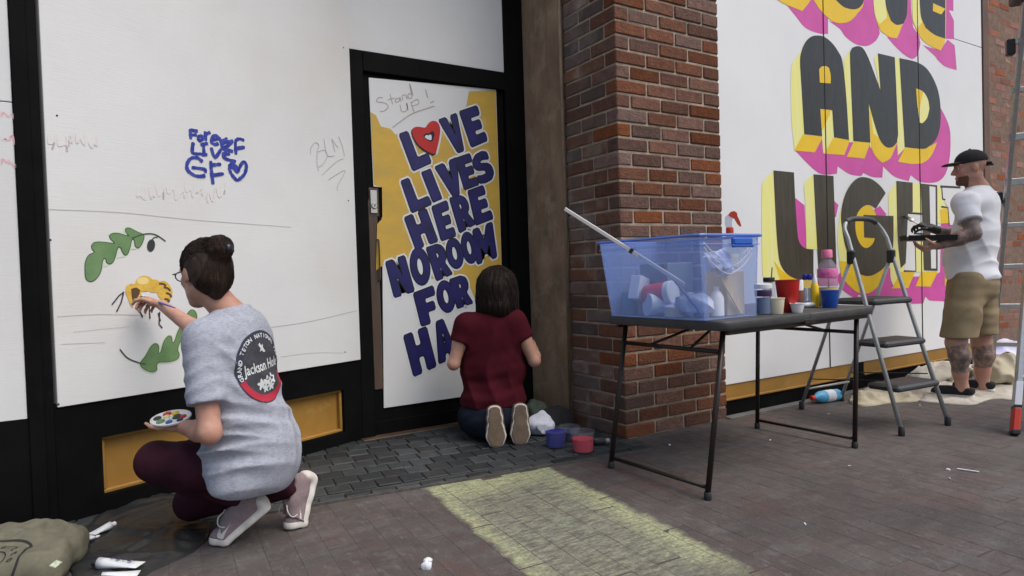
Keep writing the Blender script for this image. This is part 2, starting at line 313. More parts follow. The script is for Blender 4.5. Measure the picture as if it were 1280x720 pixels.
    m['clear'] = glassy('clear plastic', (0.93, 0.94, 0.97), 0.16, 0.12, (0.7, 0.72, 0.78))
    m['cloudy'] = glassy('cloudy plastic', (0.96, 0.96, 0.97), 0.06, 0.3, (0.62, 0.62, 0.66))
    m['lens'] = glassy('spectacle lens', (0.95, 0.96, 0.98), 0.06, 0.05, (0.8, 0.8, 0.85))
    m['vent'] = M('back of the shop', (0.02, 0.02, 0.02), rough=0.9)
defmats()
# ------------------------------------------------------------------ flat paint: outlines on a wall plane
class Plane:
    def __init__(s, p0, u): s.p0 = V(*p0); s.u = unit(V(u[0], u[1], 0)); s.n = V(s.u[1], -s.u[0], 0)      # n looks to the street
    def w(s, px, py): q = on_plane(px, py, s.p0, s.n); return (float((q - s.p0) @ s.u), float(q[2]))
    def p(s, a, z, off=0.0): return s.p0 * V(1, 1, 0) + s.u * a + V(0, 0, z) + s.n * off
def fill2d(polys, offset=0.0):
    cu = bpy.data.curves.new('tmp', 'CURVE'); cu.dimensions = '2D'; cu.fill_mode = 'FRONT'; cu.offset = offset
    for poly in polys:
        sp = cu.splines.new('POLY'); sp.points.add(len(poly) - 1); sp.use_cyclic_u = True
        for i, q in enumerate(poly): sp.points[i].co = (q[0], q[1], 0, 1)
    o = bpy.data.objects.new('tmp', cu); me = o.to_mesh()
    v = [tuple(q.co[:2]) for q in me.vertices]; f = [tuple(q.vertices) for q in me.polygons]
    o.to_mesh_clear(); bpy.data.objects.remove(o); bpy.data.curves.remove(cu)
    return v, f
def area(poly): return 0.5 * sum(poly[i][0] * poly[(i + 1) % len(poly)][1] - poly[(i + 1) % len(poly)][0] * poly[i][1] for i in range(len(poly)))
def ccw(poly): return poly if area(poly) > 0 else poly[::-1]
def chaikin(poly, n=2):
    for _ in range(n):
        q = []
        for i in range(len(poly)):
            a, b = V(*poly[i]), V(*poly[(i + 1) % len(poly)]); q += [tuple(a * 0.75 + b * 0.25), tuple(a * 0.25 + b * 0.75)]
        poly = q
    return poly
def soft(poly, d=0.18):
    """takes only the very tips off the corners"""
    q = []
    for i in range(len(poly)):
        a, b, c = V(*poly[i - 1]), V(*poly[i]), V(*poly[(i + 1) % len(poly)])
        l1, l2 = np.linalg.norm(a - b), np.linalg.norm(c - b); e = min(d, 0.3 * l1, 0.3 * l2)
        q += [tuple(b + (a - b) / l1 * e), tuple(b + (c - b) / l2 * e)]
    return q
def curvy(poly, k=4, lim=38):
    """rounds the run between true corners, keeps the corners"""
    n = len(poly); pts = [V(*p) for p in poly]; cor = []
    for i in range(n):
        a, b = pts[i] - pts[i - 1], pts[(i + 1) % n] - pts[i]; an = abs(math.degrees(math.atan2(a[0] * b[1] - a[1] * b[0], a @ b))); cor.append(an > lim)
    out = []
    for i in range(n):
        p0, p1, p2, p3 = pts[i - 1], pts[i], pts[(i + 1) % n], pts[(i + 2) % n]
        if cor[i]: p0 = p1
        if cor[(i + 1) % n]: p3 = p2
        L = np.linalg.norm(p2 - p1)
        if (cor[i] and cor[(i + 1) % n]): out.append(tuple(p1)); continue
        m1 = (p2 - p0) * .5; m2 = (p3 - p1) * .5
        m1 = unit(m1) * min(np.linalg.norm(m1), L * 1.1); m2 = unit(m2) * min(np.linalg.norm(m2), L * 1.1)
        for j in range(k):
            t = j / k; out.append(tuple((2 * t ** 3 - 3 * t * t + 1) * p1 + (t ** 3 - 2 * t * t + t) * m1 + (-2 * t ** 3 + 3 * t * t) * p2 + (t ** 3 - t * t) * m2))
    return out
def paint(name, plane, polys, off, mat, parent, offset=0.0):
    v, f = fill2d([ccw(polys[0])] + [ccw(h)[::-1] for h in polys[1:]], offset)
    return mesh(name, [plane.p(a, z, off) for a, z in v], f, mat, parent)
def ribbon(mb, plane, pts, w, off, jit=0.0):
    pts = [V(*p) for p in pts]; n = len(pts); L, R_ = [], []
    for i in range(n):
        t = unit((pts[min(i + 1, n - 1)] - pts[i]) + (pts[i] - pts[max(i - 1, 0)])); m = V(-t[1], t[0])
        ww = w * (1 + jit * (random.random() - 0.5)) * (0.75 if i in (0, n - 1) and jit else 1)
        L.append(pts[i] + m * ww / 2); R_.append(pts[i] - m * ww / 2)
    vv = [plane.p(q[0], q[1], off) for q in L + R_]
    mb.add(vv, [(i, i + 1, n + i + 1, n + i) for i in range(n - 1)])
def dense(pts, k=4):
    """a smooth line through the points"""
    pts = [V(*p) for p in pts]; out = []
    for i in range(len(pts) - 1):
        p0, p1, p2, p3 = pts[max(i - 1, 0)], pts[i], pts[i + 1], pts[min(i + 2, len(pts) - 1)]
        for j in range(k):
            t = j / k; out.append(0.5 * (2 * p1 + (p2 - p0) * t + (2 * p0 - 5 * p1 + 4 * p2 - p3) * t * t + (3 * p1 - p0 - 3 * p2 + p3) * t ** 3))
    return out + [pts[-1]]

# ------------------------------------------------------------------ ground
gx = [-400, -3, 12, 400]
structure(mesh('ground', [(-600, -600, -0.022), (600, -600, -0.022), (600, 600, -0.022), (-600, 600, -0.022)], [(0, 1, 2, 3)], MAT['ground']))
def paver_material():
    m = M('brick paver', (0.098, 0.073, 0.066), (0.066, 0.053, 0.050), scale=11, lo=0.3, hi=0.7, rough=0.72, bump=0.45, bscale=70, rand=0.10, c3=(0.085, 0.074, 0.070), scale3=2.2, lo3=0.42, hi3=0.66, rvar=0.12)
    nt = m.node_tree; N = nt.nodes; L = nt.links; b = N['Principled BSDF']; src = b.inputs['Base Color'].links[0].from_socket
    def math_(op, a, c=None):
        x = N.new('ShaderNodeMath'); x.operation = op
        for i, q in enumerate((a, c)):
            if q is None: continue
            if isinstance(q, (int, float)): x.inputs[i].default_value = q
            else: L.new(q, x.inputs[i])
        return x.outputs[0]
    def rng_(s, a, z, o0=0.0, o1=1.0):
        r = N.new('ShaderNodeMapRange'); r.clamp = True; L.new(s, r.inputs[0])
        for i, q in enumerate((a, z, o0, o1)): r.inputs[i + 1].default_value = q
        return r.outputs[0]
    def noise(sc, st, det=6):
        g = N.new('ShaderNodeNewGeometry'); mp = N.new('ShaderNodeMapping'); mp.inputs['Scale'].default_value = st; mp.inputs['Rotation'].default_value = (0, 0, math.radians(4)); L.new(g.outputs['Position'], mp.inputs[0])
        n = N.new('ShaderNodeTexNoise'); n.inputs['Scale'].default_value = sc; n.inputs['Detail'].default_value = det; n.inputs['Roughness'].default_value = 0.7; L.new(mp.outputs[0], n.inputs[0]); return n.outputs['Fac']
    def mixc(fac, a, c):
        x = N.new('ShaderNodeMix'); x.data_type = 'RGBA'; L.new(fac, x.inputs[0]); L.new(a, x.inputs[6])
        if isinstance(c, tuple): x.inputs[7].default_value = (*c, 1)
        else: L.new(c, x.inputs[7])
        return x.outputs[2]
    g = N.new('ShaderNodeNewGeometry'); sp = N.new('ShaderNodeSeparateXYZ'); L.new(g.outputs['Position'], sp.inputs[0]); X, Y = sp.outputs[0], sp.outputs[1]
    # grey scuffs, reddish worn spots and fine pale speckle of wear
    src = mixc(rng_(noise(26, (1.2, 0.5, 1)), 0.52, 0.70, 0, 0.75), src, (0.150, 0.138, 0.132))
    src = mixc(rng_(noise(6, (0.5, 1.4, 1)), 0.50, 0.66, 0, 0.6), src, (0.124, 0.115, 0.113))
    src = mixc(rng_(noise(1.7, (1, 1, 1)), 0.54, 0.68, 0, 0.7), src, (0.105, 0.050, 0.041))
    src = mixc(rng_(noise(0.9, (1, 1, 1)), 0.46, 0.62, 0, 0.60), src, (0.048, 0.041, 0.040))
    src = mixc(rng_(noise(3.3, (1, 0.8, 1)), 0.56, 0.66, 0, 0.5), src, (0.046, 0.038, 0.036))
    src = mixc(rng_(noise(120, (1, 0.8, 1), 2), 0.69, 0.76, 0, 0.5), src, (0.24, 0.23, 0.21))
    # the rectangle chalked yellow in front of the door
    u = math_('SUBTRACT', X, math_('MULTIPLY_ADD', Y, 0.085)); u.node.inputs[2].default_value = 0
    ma = N.new('ShaderNodeMath'); ma.operation = 'MULTIPLY_ADD'; L.new(Y, ma.inputs[0]); ma.inputs[1].default_value = 0.085; ma.inputs[2].default_value = 1.215 - 0.085 * 2.826
    u = math_('SUBTRACT', X, ma.outputs[0]); wob = rng_(noise(9, (1, 1, 1)), 0.3, 0.7, -0.024, 0.024); u = math_('ADD', u, wob); yy = math_('ADD', Y, wob)
    inside = math_('MULTIPLY', rng_(u, 0.0, 0.03), rng_(u, 0.690, 0.650)); inside = math_('MULTIPLY', inside, rng_(yy, 1.34, 1.60))
    edge = math_('MAXIMUM', rng_(u, 0.13, 0.03), rng_(u, 0.48, 0.62)); edge = math_('MAXIMUM', edge, rng_(Y, 2.52, 2.68)); edge = math_('MULTIPLY', edge, 0.42)
    strokes = rng_(noise(24, (0.6, 2.0, 1)), 0.40, 0.60); fine = rng_(noise(75, (1, 1, 1), 4), 0.34, 0.62)
    cov = math_('MULTIPLY', math_('ADD', math_('MULTIPLY', strokes, 0.58), edge), rng_(fine, 0, 1, 0.22, 1.0)); cov = math_('MINIMUM', math_('ADD', cov, 0.10), 0.88)
    cc = N.new('ShaderNodeRGB'); cc.outputs[0].default_value = (0.37, 0.395, 0.265, 1)
    tint = mixc(edge, cc.outputs[0], (0.50, 0.53, 0.235))
    src = mixc(math_('MULTIPLY', inside, cov), src, tint)
    L.new(src, b.inputs['Base Color'])
    return m
MAT['paver'] = paver_material()
def bevel_box_mesh(name, sx, sy, sz, bev, mat, jit=0.0, seed=0):
    mb = MB(); mb.box((0, 0, 0), (sx, sy, sz), bev=bev); r = random.Random(seed)
    if jit: mb.v = [(x + r.uniform(-jit, jit), y + r.uniform(-jit, jit), z + r.uniform(-jit, jit)) for x, y, z in mb.v]
    me = bpy.data.meshes.new(name); me.from_pydata(mb.v, [], mb.f); me.materials.append(mat)
    bm = bmesh.new(); bm.from_mesh(me); bmesh.ops.recalc_face_normals(bm, faces=bm.faces); bm.to_mesh(me); bm.free()
    return me
pave = structure(mesh('pavement', [(-6, -8, -0.0007), (14, -8, -0.0007), (14, 2.99, -0.0007), (-6, 2.99, -0.0007)], [(0, 1, 2, 3)], M('joint dirt', (0.056, 0.045, 0.041), (0.085, 0.070, 0.064), scale=30, rough=0.95, bump=0.4, bscale=150)))
def project(p):
    v = V(*p) - CAM; z = v @ FW
    return (640 + F_PX * (v @ RT) / z, 360 - F_PX * (v @ UP) / z, z)
PW, PL, PT = 0.104, 0.208, 0.05
pv = [bevel_box_mesh('paver', PW - 0.0014, PL - 0.0014, PT, 0.0011, MAT['paver'], 0.0003, s) for s in range(8)]
cands = []
ca, sa = math.cos(math.radians(-3.5)), math.sin(math.radians(-3.5))
for i in range(-70, 120):
    for j in range(-32, 40):
        lx, ly = i * PW, j * PL + (PL / 2 if i % 2 else 0) + random.uniform(-.006, .006)
        x, y = 2 + lx * ca - ly * sa, 1.5 + lx * sa + ly * ca
        if not (-2.5 < x < 11.5 and -2.5 < y < 2.92): continue
        if x > -0.3 and x < 2.5 and y > 2.99 - 0.133 * (x - 0.3) + 0.06: continue
        px, py, z = project((x, y, 0))
        seen = z > 1.2 and -60 < px < 1340 and py < 790
        cands.append((z if seen else 50 + abs(x - 2) + abs(y - 1.5), x, y, seen))
cands.sort()
rest = MB(); tops = MB()
for k, (z, x, y, seen) in enumerate(cands):
    if k < 300:
        o = link('brick_paver', pv[k % 8], pave, (x, y, -PT / 2 + random.uniform(-0.0003, 0.0006))); o.rotation_euler = (random.uniform(-.002, .002), random.uniform(-.003, .003), math.radians(-3.5 + random.uniform(-.4, .4)) + (math.pi if random.random() < .5 else 0))
    else: rest.box((x, y, -PT / 2 + random.uniform(-0.0003, 0.0006)), (PW - 0.0014, PL - 0.0014, PT), ax=[(ca, sa, 0), (-sa, ca, 0), (0, 0, 1)], bev=0.0011)
o = rest.build('brick_paving', MAT['paver'], pave); o['kind'] = 'stuff'

# entry floor of slate tiles, its front edge slightly askew to the street
E0, E1 = V(-0.30, 3.066, 0), V(2.56, 2.682, 0); eu = unit(E1 - E0); en = V(-eu[1], eu[0], 0)
entry = structure(mesh('entry_floor', [E0 + V(0, 0, -.03), E1 + V(0, 0, -.03), (2.56, 3.99, -.03), (1.2, 3.99, -.03), (-0.30, 3.40, -.03),
                       E0 + V(0, 0, .004), E1 + V(0, 0, .004), (2.56, 3.99, .004), (1.2, 3.99, .004), (-0.30, 3.40, .004)],
                       [(5, 6, 7, 8, 9), (0, 1, 6, 5), (1, 2, 7, 6), (4, 0, 5, 9), (2, 3, 8, 7), (3, 4, 9, 8)], MAT['grout']))
TS = 0.118
tm = [bevel_box_mesh('tile', TS - 0.007, TS - 0.007, 0.016, 0.003, MAT['slate'], 0.0012, s) for s in range(6)]
tmh = [bevel_box_mesh('tile', TS - 0.007, TS * 0.5 - 0.007, 0.016, 0.003, MAT['slate'], 0.001, 20 + s) for s in range(3)]
for j in range(0, 13):
    for i in range(0, 25):
        a, b_ = (i + 0.5) * TS + (0.04 if j % 2 else 0) + 0.012 * math.sin(j * 2.3), (j - 0.5) * TS + TS * 0.75
        half = j == 0
        if half: b_ = TS * 0.27
        q = E0 + eu * a + en * b_
        lim = 3.40 + 0.393 * (q[0] + 0.30) + 0.0
        if q[0] > 2.53 or q[1] > 3.96 or q[1] > lim + 0.03 or q[0] < -0.28: continue
        o = link('slate_tile', random.choice(tmh if half else tm), entry, (q[0], q[1], 0.004 + random.uniform(-.0015, .0015)))
        o.rotation_euler = (random.uniform(-.008, .008), random.uniform(-.008, .008), math.atan2(eu[1], eu[0]) + random.choice((0, math.pi)))
structure(MB().prism([E0 + V(0, 0, -.03), E1 + V(0, 0, -.03), E1 + V(0, 0, .010), E0 + V(0, 0, .010)], -en * 0.014).build('kerb_strip', M('metal edge', (0.05, 0.048, 0.045), (0.09, 0.08, 0.07), scale=30, rough=0.6)))

# ------------------------------------------------------------------ left shop front: splayed wall between the corner post and the door
PS = Plane((-0.127, 3.344, 0), (1.333, 0.524))
front = thing('shop_front', 'black shop front with white boarded window painted with bee and oak leaves', 'shop front', (-0.127, 3.344, 0))
TOP = 4.2
def wbox(mb, pl, a0, a1, z0, z1, o0, o1, bev=0.0):
    c = pl.p((a0 + a1) / 2, (z0 + z1) / 2, (o0 + o1) / 2); return mb.box(c, (abs(a1 - a0), abs(o1 - o0), z1 - z0), ax=[pl.u, pl.n, (0, 0, 1)], bev=bev)
A0, A1 = -0.085, 1.515
wbox(MB(), PS, -0.16, 1.55, 0, TOP, -0.16, -0.10).build('backing_wall', MAT['vent'], front)
# black base with two recessed ochre panels
mb = MB()
wbox(mb, PS, -0.15, A1, 0.0, 0.085, -0.10, 0.0); wbox(mb, PS, -0.15, A1, 0.338, 0.515, -0.10, 0.0)
for a0, a1 in ((-0.15, 0.078), (0.60, 0.80), (1.385, A1)): wbox(mb, PS, a0, a1, 0.085, 0.338, -0.10, -0.0)
mb.build('base', MAT['black_paint'], front)
for a0, a1 in ((0.078, 0.60), (0.80, 1.385)):
    ip = wbox(MB(), PS, a0, a1, 0.085, 0.338, -0.06, -0.045).build('inset_panel', MAT['gold'], front)
    mb = MB()
    for (p, q, r, s_) in ((a0, a1, 0.085, 0.103), (a0, a1, 0.322, 0.338), (a0, a0 + 0.018, 0.103, 0.322), (a1 - 0.018, a1, 0.103, 0.322)): wbox(mb, PS, p, q, r, s_, -0.045, -0.018, 0.004)
    mb.build('moulding', MAT['gold'], ip)
# corner post and the boarded window further left, which faces the street squarely
PL = Plane((-0.300, 3.274, 0), (1, 0.0))
mb = MB(); wbox(mb, PL, 0.0, 0.055, 0, TOP, -0.10, 0.005, 0.004); mb.build('corner_post', MAT['black_paint'], front)
mb = MB(); wbox(mb, PS, -0.150, -0.098, 0, TOP, -0.08, 0.012, 0.004); mb.build('corner_post', MAT['black_paint'], front)
mb = MB(); wbox(mb, PL, -2.2, 0.0, 0.0, 0.47, -0.10, -0.005); wbox(mb, PL, -2.2, 0, 0.47, TOP, -0.10, -0.06); mb.build('base', MAT['black_paint'], front)
for z0, z1 in ((0.472, 1.741), (1.745, TOP)):
    wbox(MB(), PL, -1.20, -0.004, z0, z1, -0.055, -0.004, 0.002).build('window_board', MAT['white_ply'], front)
board = wbox(MB(), PS, A0, A1, 0.500, TOP, -0.095, 0.010, 0.002).build('window_board', MAT['white_ply'], front)
board['label'] = 'white plywood board with painted bee, leaves and blue graffiti'
cv = lambda box, sc: (lambda x, y: (box[0] + x / sc, box[1] + y / sc))
OFF = 0.0115
# screws and faint cracks in the board
mb = MB()
for px, py in ((70, 145), (434, 251), (72, 505), (430, 440), (62, 300), (428, 60)):
    a, z = PS.w(px, py); MB().lathe(PS.p(a, z, 0.009), [(0.004, 0), (0.004, 0.0025)], n=8, axis=PS.n).build('screw', MAT['seam'], board)
mb = MB()
for pts, w in (([(60, 262), (150, 266), (240, 275), (362, 284)], .0020), ([(330, 410), (385, 402), (445, 388)], .0022), ([(70, 396), (120, 393), (180, 394)], .0018),
               ([(75, 430), (130, 428)], .0015), ([(350, 446), (390, 441), (428, 441)], .0015), ([(90, 415), (160, 408)], .0012)):
    mb = MB(); ribbon(mb, PS, dense([PS.w(*p) for p in pts]), w, OFF + 0.0002); mb.build('crack', MAT['crack'], board)
# blue brush lettering
c = cv((200, 140), 6.546); mb = MB(); k = 0
strokes = [[(238, 142), (242, 225)], [(235, 150), (300, 160)], [(240, 192), (292, 188)], [(320, 195), (302, 212), (312, 236), (332, 232), (336, 205), (318, 195)], [(358, 160), (366, 240)], [(362, 185), (402, 168)],
           [(415, 232), (462, 222), (450, 196), (416, 210), (412, 248), (440, 268), (470, 258)], [(474, 205), (500, 262), (538, 212)], [(540, 225), (500, 245), (500, 290), (545, 280), (580, 250)], [(520, 250), (590, 240)],
           [(612, 350), (608, 245), (640, 222), (680, 236)], [(600, 302), (684, 290)],
           [(262, 250), (258, 335), (330, 345)], [(345, 262), (352, 366)], [(322, 272), (382, 258)], [(330, 350), (378, 350)], [(408, 292), (440, 372), (492, 302)], [(500, 302), (588, 325)], [(545, 300), (520, 335)], [(505, 350), (562, 345)], [(508, 330), (520, 380), (612, 408)],
           [(338, 412), (300, 378), (245, 380), (212, 425), (216, 475), (262, 515), (312, 528), (362, 522)], [(248, 455), (352, 470), (362, 500)], [(404, 402), (412, 500), (424, 592)], [(395, 438), (490, 428)], [(408, 522), (512, 506)],
           [(622, 565), (578, 515), (556, 455), (576, 425), (612, 448), (628, 485), (650, 435), (676, 410), (696, 440), (680, 510), (622, 565)], [(556, 430), (600, 470), (630, 500)]]
for s_ in strokes:
    ribbon(mb, PS, dense([PS.w(*c(*p)) for p in s_], 5), 0.0165, OFF + 0.0004 + 0.00006 * k, 0.45); k += 1
mb.build('painted_lettering', MAT['marker_blue'], board)
c = cv((370, 150), 7.2); mb = MB()
for k, s_ in enumerate([[(120, 310), (125, 250), (165, 205), (195, 230), (185, 270)], [(180, 290), (250, 275), (270, 330), (230, 400), (185, 430)], [(180, 270), (178, 380), (192, 460)], [(240, 170), (270, 320), (340, 322)], [(310, 170), (340, 290)], [(310, 170), (350, 230), (370, 250)], [(372, 150), (410, 250), (425, 330)],
            [(220, 500), (350, 380), (415, 350)], [(280, 540), (400, 465), (430, 470), (365, 590), (362, 640)]]):
    ribbon(mb, PS, dense([PS.w(*c(*p)) for p in s_]), 0.0042, OFF + 0.0003 + 0.00003 * k, 0.5)
mb.build('pencil_scrawl', MAT['pencil'], board)
mb = MB(); k = 0
for base, n_, w_ in (((172, 236), 9, 12), ((60, 172), 5, 12)):
    mb = MB()
    for i in range(n_):
        x = base[0] + i * w_ + random.uniform(-2, 2); y = base[1] + 4 * math.sin(i * 2.1); J = lambda a, b: PS.w(x + a + random.uniform(-3, 3), y + b + random.uniform(-5, 5))
        ribbon(mb, PS, dense([J(0, 0), J(2, 10), J(6, 4), J(8, 12), J(10, -2)]), 0.007, OFF + 0.0002 + 0.00003 * k, 0.4); k += 1
    mb.build('faded_scrawl', MAT['pink_faded'], board)
mb = MB(); k = 0
for y in (146, 176, 205):
    mb = MB()
    for x in (-10, 2, 11):
        ribbon(mb, PL, dense([PL.w(x, y), PL.w(x + random.uniform(1, 5), y - random.uniform(2, 8)), PL.w(x + random.uniform(4, 8), y + random.uniform(-2, 6)), PL.w(x + 9, y - random.uniform(-2, 6))]), 0.007, -0.0035 + 0.00005 * k, 0.5); k += 1
    mb.build('pink_scrawl', MAT['pink_marker'], front)
# oak leaves, acorn and bee
c = cv((80, 270), 3.428)
leaf1 = [(85, 240), (85, 200), (100, 165), (130, 157), (115, 142), (112, 125), (130, 110), (180, 114), (218, 120), (192, 97), (190, 80), (215, 72), (250, 80), (278, 90), (258, 68), (258, 54), (275, 50), (310, 70), (340, 80), (335, 110), (315, 141), (299, 130), (297, 102), (286, 96), (275, 150), (262, 172), (246, 158), (238, 134), (225, 132), (212, 190), (195, 208), (176, 200), (175, 180), (160, 185), (155, 240), (130, 275), (105, 283), (88, 270)]
leaf2 = [(320, 628), (345, 600), (365, 560), (385, 543), (403, 555), (398, 588), (410, 586), (420, 540), (440, 512), (457, 515), (458, 545), (468, 540), (480, 500), (495, 470), (530, 405), (550, 400), (565, 420), (562, 460), (520, 500), (490, 540), (480, 575), (490, 590), (485, 612), (450, 625), (400, 625), (390, 640), (395, 660), (375, 670), (345, 660), (325, 645)]
for lf, stem in ((leaf1, [(286, 96), (340, 78), (385, 80), (430, 108)]), (leaf2, [(234, 570), (268, 608), (322, 630), (345, 635)])):
    q = chaikin([PS.w(*c(*p)) for p in lf], 2)
    g = paint('leaf_edge', PS, [q], OFF + 0.0002, MAT['leaf_glow'], board, 0.006)
    l = paint('painted_leaf', PS, [q], OFF + 0.0005, MAT['leaf_line'], board, 0.0018)
    paint('painted_leaf', PS, [q], OFF + 0.0008, MAT['leaf'], board, -0.0014)
    mb = MB(); ribbon(mb, PS, dense([PS.w(*c(*p)) for p in stem], 6), 0.0055, OFF + 0.0010); mb.build('leaf_stem', MAT['leaf_line'], board)
def ell(cx, cy, rx, ry, n=20, rot=0): return [(cx + rx * math.cos(t) * math.cos(rot) - ry * math.sin(t) * math.sin(rot), cy + rx * math.cos(t) * math.sin(rot) + ry * math.sin(t) * math.cos(rot)) for t in np.linspace(0, 2 * math.pi, n, endpoint=False)]
def bp(name, poly, off, mat, **kw): return paint(name, PS, [[PS.w(*c(*p)) for p in poly]], OFF + off, MAT[mat], board, **kw)
bp('painted_acorn', ell(368, 127, 17, 27, rot=0.15), 0.0005, 'acorn')
mb = MB(); ribbon(mb, PS, dense([PS.w(*c(*p)) for p in ((372, 104), (380, 94), (398, 90))]), 0.005, OFF + 0.0006); mb.build('painted_stem', MAT['leaf_line'], board)
bp('painted_bee', ell(425, 322, 33, 46, rot=-0.35), 0.0004, 'bee_yellow')
for k, (x0, y0, x1, y1) in enumerate(((402, 290, 432, 300), (422, 305, 450, 322), (432, 330, 455, 348), (425, 355, 446, 368))):
    mb = MB(); ribbon(mb, PS, dense([PS.w(*c(x0, y0)), PS.w(*c((x0 + x1) / 2 + 4, (y0 + y1) / 2 - 3)), PS.w(*c(x1, y1))]), 0.010, OFF + 0.0007 + k * 0.0001); mb.build('bee_stripe', MAT['bee_dark'], board)
bp('painted_bee', ell(340, 290, 40, 34), 0.0006, 'bee_yellow'); bp('painted_bee', ell(333, 278, 26, 16), 0.0008, 'bee_light'); bp('painted_bee', ell(380, 300, 34, 28), 0.0005, 'bee_yellow')
bp('painted_bee', [(262, 300), (280, 290), (310, 292), (330, 310), (325, 340), (305, 360), (288, 392), (278, 378), (268, 350), (258, 325)], 0.0010, 'bee_yellow')
bp('bee_face', [(282, 312), (305, 306), (322, 318), (318, 335), (292, 378), (284, 345)], 0.0012, 'bee_dark')
mb = MB()
for k, s_ in enumerate(([(252, 325), (230, 342), (200, 380)], [(250, 330), (240, 370), (220, 410)], [(338, 362), (306, 398), (322, 412), (332, 434)], [(360, 385), (363, 440)], [(405, 410), (402, 462), (416, 480)], [(398, 415), (408, 450)])):
    mb = MB(); ribbon(mb, PS, [PS.w(*c(*p)) for p in s_], 0.0055, OFF + 0.0013 + 0.00004 * k); mb.build('bee_leg', MAT['bee_leg'], board)

# ------------------------------------------------------------------ door at the back of the entry
DY = 3.93; PD = Plane((0, DY, 0), (1, 0))
door = thing('shop_door', 'black framed door with painted board reading LOVE LIVES HERE NO ROOM FOR', 'door', (1.86, DY, 0))
mb = MB(); wbox(mb, PD, 1.285, 2.60, 0.0, TOP, -0.12, -0.06); mb.build('backing_wall', MAT['vent'], door)
for nm, a0, a1, z0, z1, o0, o1 in (('door_frame', 1.283, 1.370, 0, 2.385, -0.06, 0.035), ('door_frame', 2.385, 2.552, 0, TOP, -0.06, 0.035), ('door_frame', 1.370, 2.385, 2.262, 2.385, -0.06, 0.035)):
    wbox(MB(), PD, a0, a1, z0, z1, o0, o1, 0.004).build(nm, MAT['black_paint'], door)
wbox(MB(), PD, 1.283, 2.385, 2.388, TOP, -0.06, 0.022, 0.002).build('transom_board', MAT['white_ply'], door)
wbox(MB(), PD, 1.374, 2.381, 0.012, 2.258, -0.05, 0.006, 0.003).build('door_leaf', MAT['black_paint'], door)
wbox(MB(), PD, 1.376, 2.379, 0.012, 0.10, 0.007, 0.012, 0.002).build('kick_plate', MAT['black_paint'], door)
wbox(MB(), PD, 1.378, 1.436, 0.30, 1.48, 0.0065, 0.013, 0.002).build('stile', MAT['worn_wood'], door)
wbox(MB(), PD, 1.27, 2.40, -0.0, 0.016, -0.02, 0.09, 0.004).build('threshold', MAT['worn_wood'], door)
PB = Plane((0, DY - 0.018, 0), (1, 0))
q = [PB.w(*p) for p in ((461, 97), (620, 112), (632, 488), (480, 510), (477.5, 272), (479, 272), (478.5, 234), (467, 233))]
nb = MB(); nb.prism([PB.p(a, z, -0.010) for a, z in ccw(q)], PB.n * 0.010)
dboard = nb.build('painted_board', MAT['white_ply'], door)
O2 = 0.0006
yel = [(463, 140), (470, 144), (476, 158), (488, 161), (494, 168), (508, 166), (530, 160), (556, 152), (576, 141), (583, 132), (586, 114), (619.5, 113), (628.5, 384), (612, 378), (600, 388), (588, 360), (560, 352), (520, 345), (500, 322), (484, 328), (470, 338), (471.5, 280), (478, 273), (477.5, 234), (467.5, 231)]
paint('yellow_wash', PB, [[PB.w(*p) for p in yel]], O2, MAT['door_yellow'], dboard)
cA, cB, cC = cv((470, 90), 5.541), cv((470, 200), 5.541), cv((470, 310), 4.235)
t_ = 0.30
def glyph(ch):
    t = 0.36; h = 0.21; e = lambda cx, cy, rx, ry, n=22: [(cx + rx * math.cos(a), cy + ry * math.sin(a)) for a in np.linspace(0, 2 * math.pi, n, endpoint=False)]
    return {'L': [[(0, 0), (.44, 0), (.44, .74), (1, .74), (1, 1), (0, 1)]], 'I': [[(0, 0), (1, 0), (1, 1), (0, 1)]],
            'V': [[(0, 0), (.40, 0), (.56, .55), (.66, 0), (1, 0), (.70, 1), (.32, 1)]],
            'E': [[(0, 0), (1, 0), (1, .25), (.46, .25), (.46, .38), (.92, .38), (.92, .62), (.46, .62), (.46, .76), (1, .76), (1, 1), (0, 1)]],
            'F': [[(0, 0), (1, 0), (1, .26), (.46, .26), (.46, .42), (.86, .42), (.86, .66), (.46, .66), (.46, 1), (0, 1)]],
            'S': [[(.98, .10), (.72, 0), (.3, .0), (.04, .14), (0, .34), (.16, .50), (.58, .60), (.60, .72), (.36, .74), (.04, .68), (.06, .94), (.4, 1), (.78, .97), (1, .8), (1, .58), (.84, .44), (.44, .34), (.46, .25), (.66, .25), (.98, .33)]],
            'H': [[(0, 0), (.37, 0), (.37, .36), (.63, .36), (.63, 0), (1, 0), (1, 1), (.63, 1), (.63, .62), (.37, .62), (.37, 1), (0, 1)]],
            'R': [[(0, 0), (.66, 0), (.92, .1), (1, .28), (.94, .48), (.76, .58), (1, 1), (.60, 1), (.42, .64), (.42, 1), (0, 1)], [(.42, .22), (.56, .24), (.60, .32), (.54, .40), (.42, .42)]],
            'N': [[(0, 0), (.38, 0), (.66, .52), (.64, 0), (1, 0), (1, 1), (.64, 1), (.35, .48), (.36, 1), (0, 1)]],
            'M': [[(0, 0), (.30, 0), (.50, .42), (.70, 0), (1, 0), (1, 1), (.74, 1), (.74, .50), (.50, .84), (.26, .50), (.26, 1), (0, 1)]],
            'O': [e(.5, .5, .5, .5), e(.5, .5, .17, .24)], 'A': [[(.30, 0), (.70, 0), (1, 1), (.66, 1), (.62, .82), (.40, .82), (.36, 1), (0, 1)], [(.44, .58), (.58, .58), (.51, .28)]]}[ch]
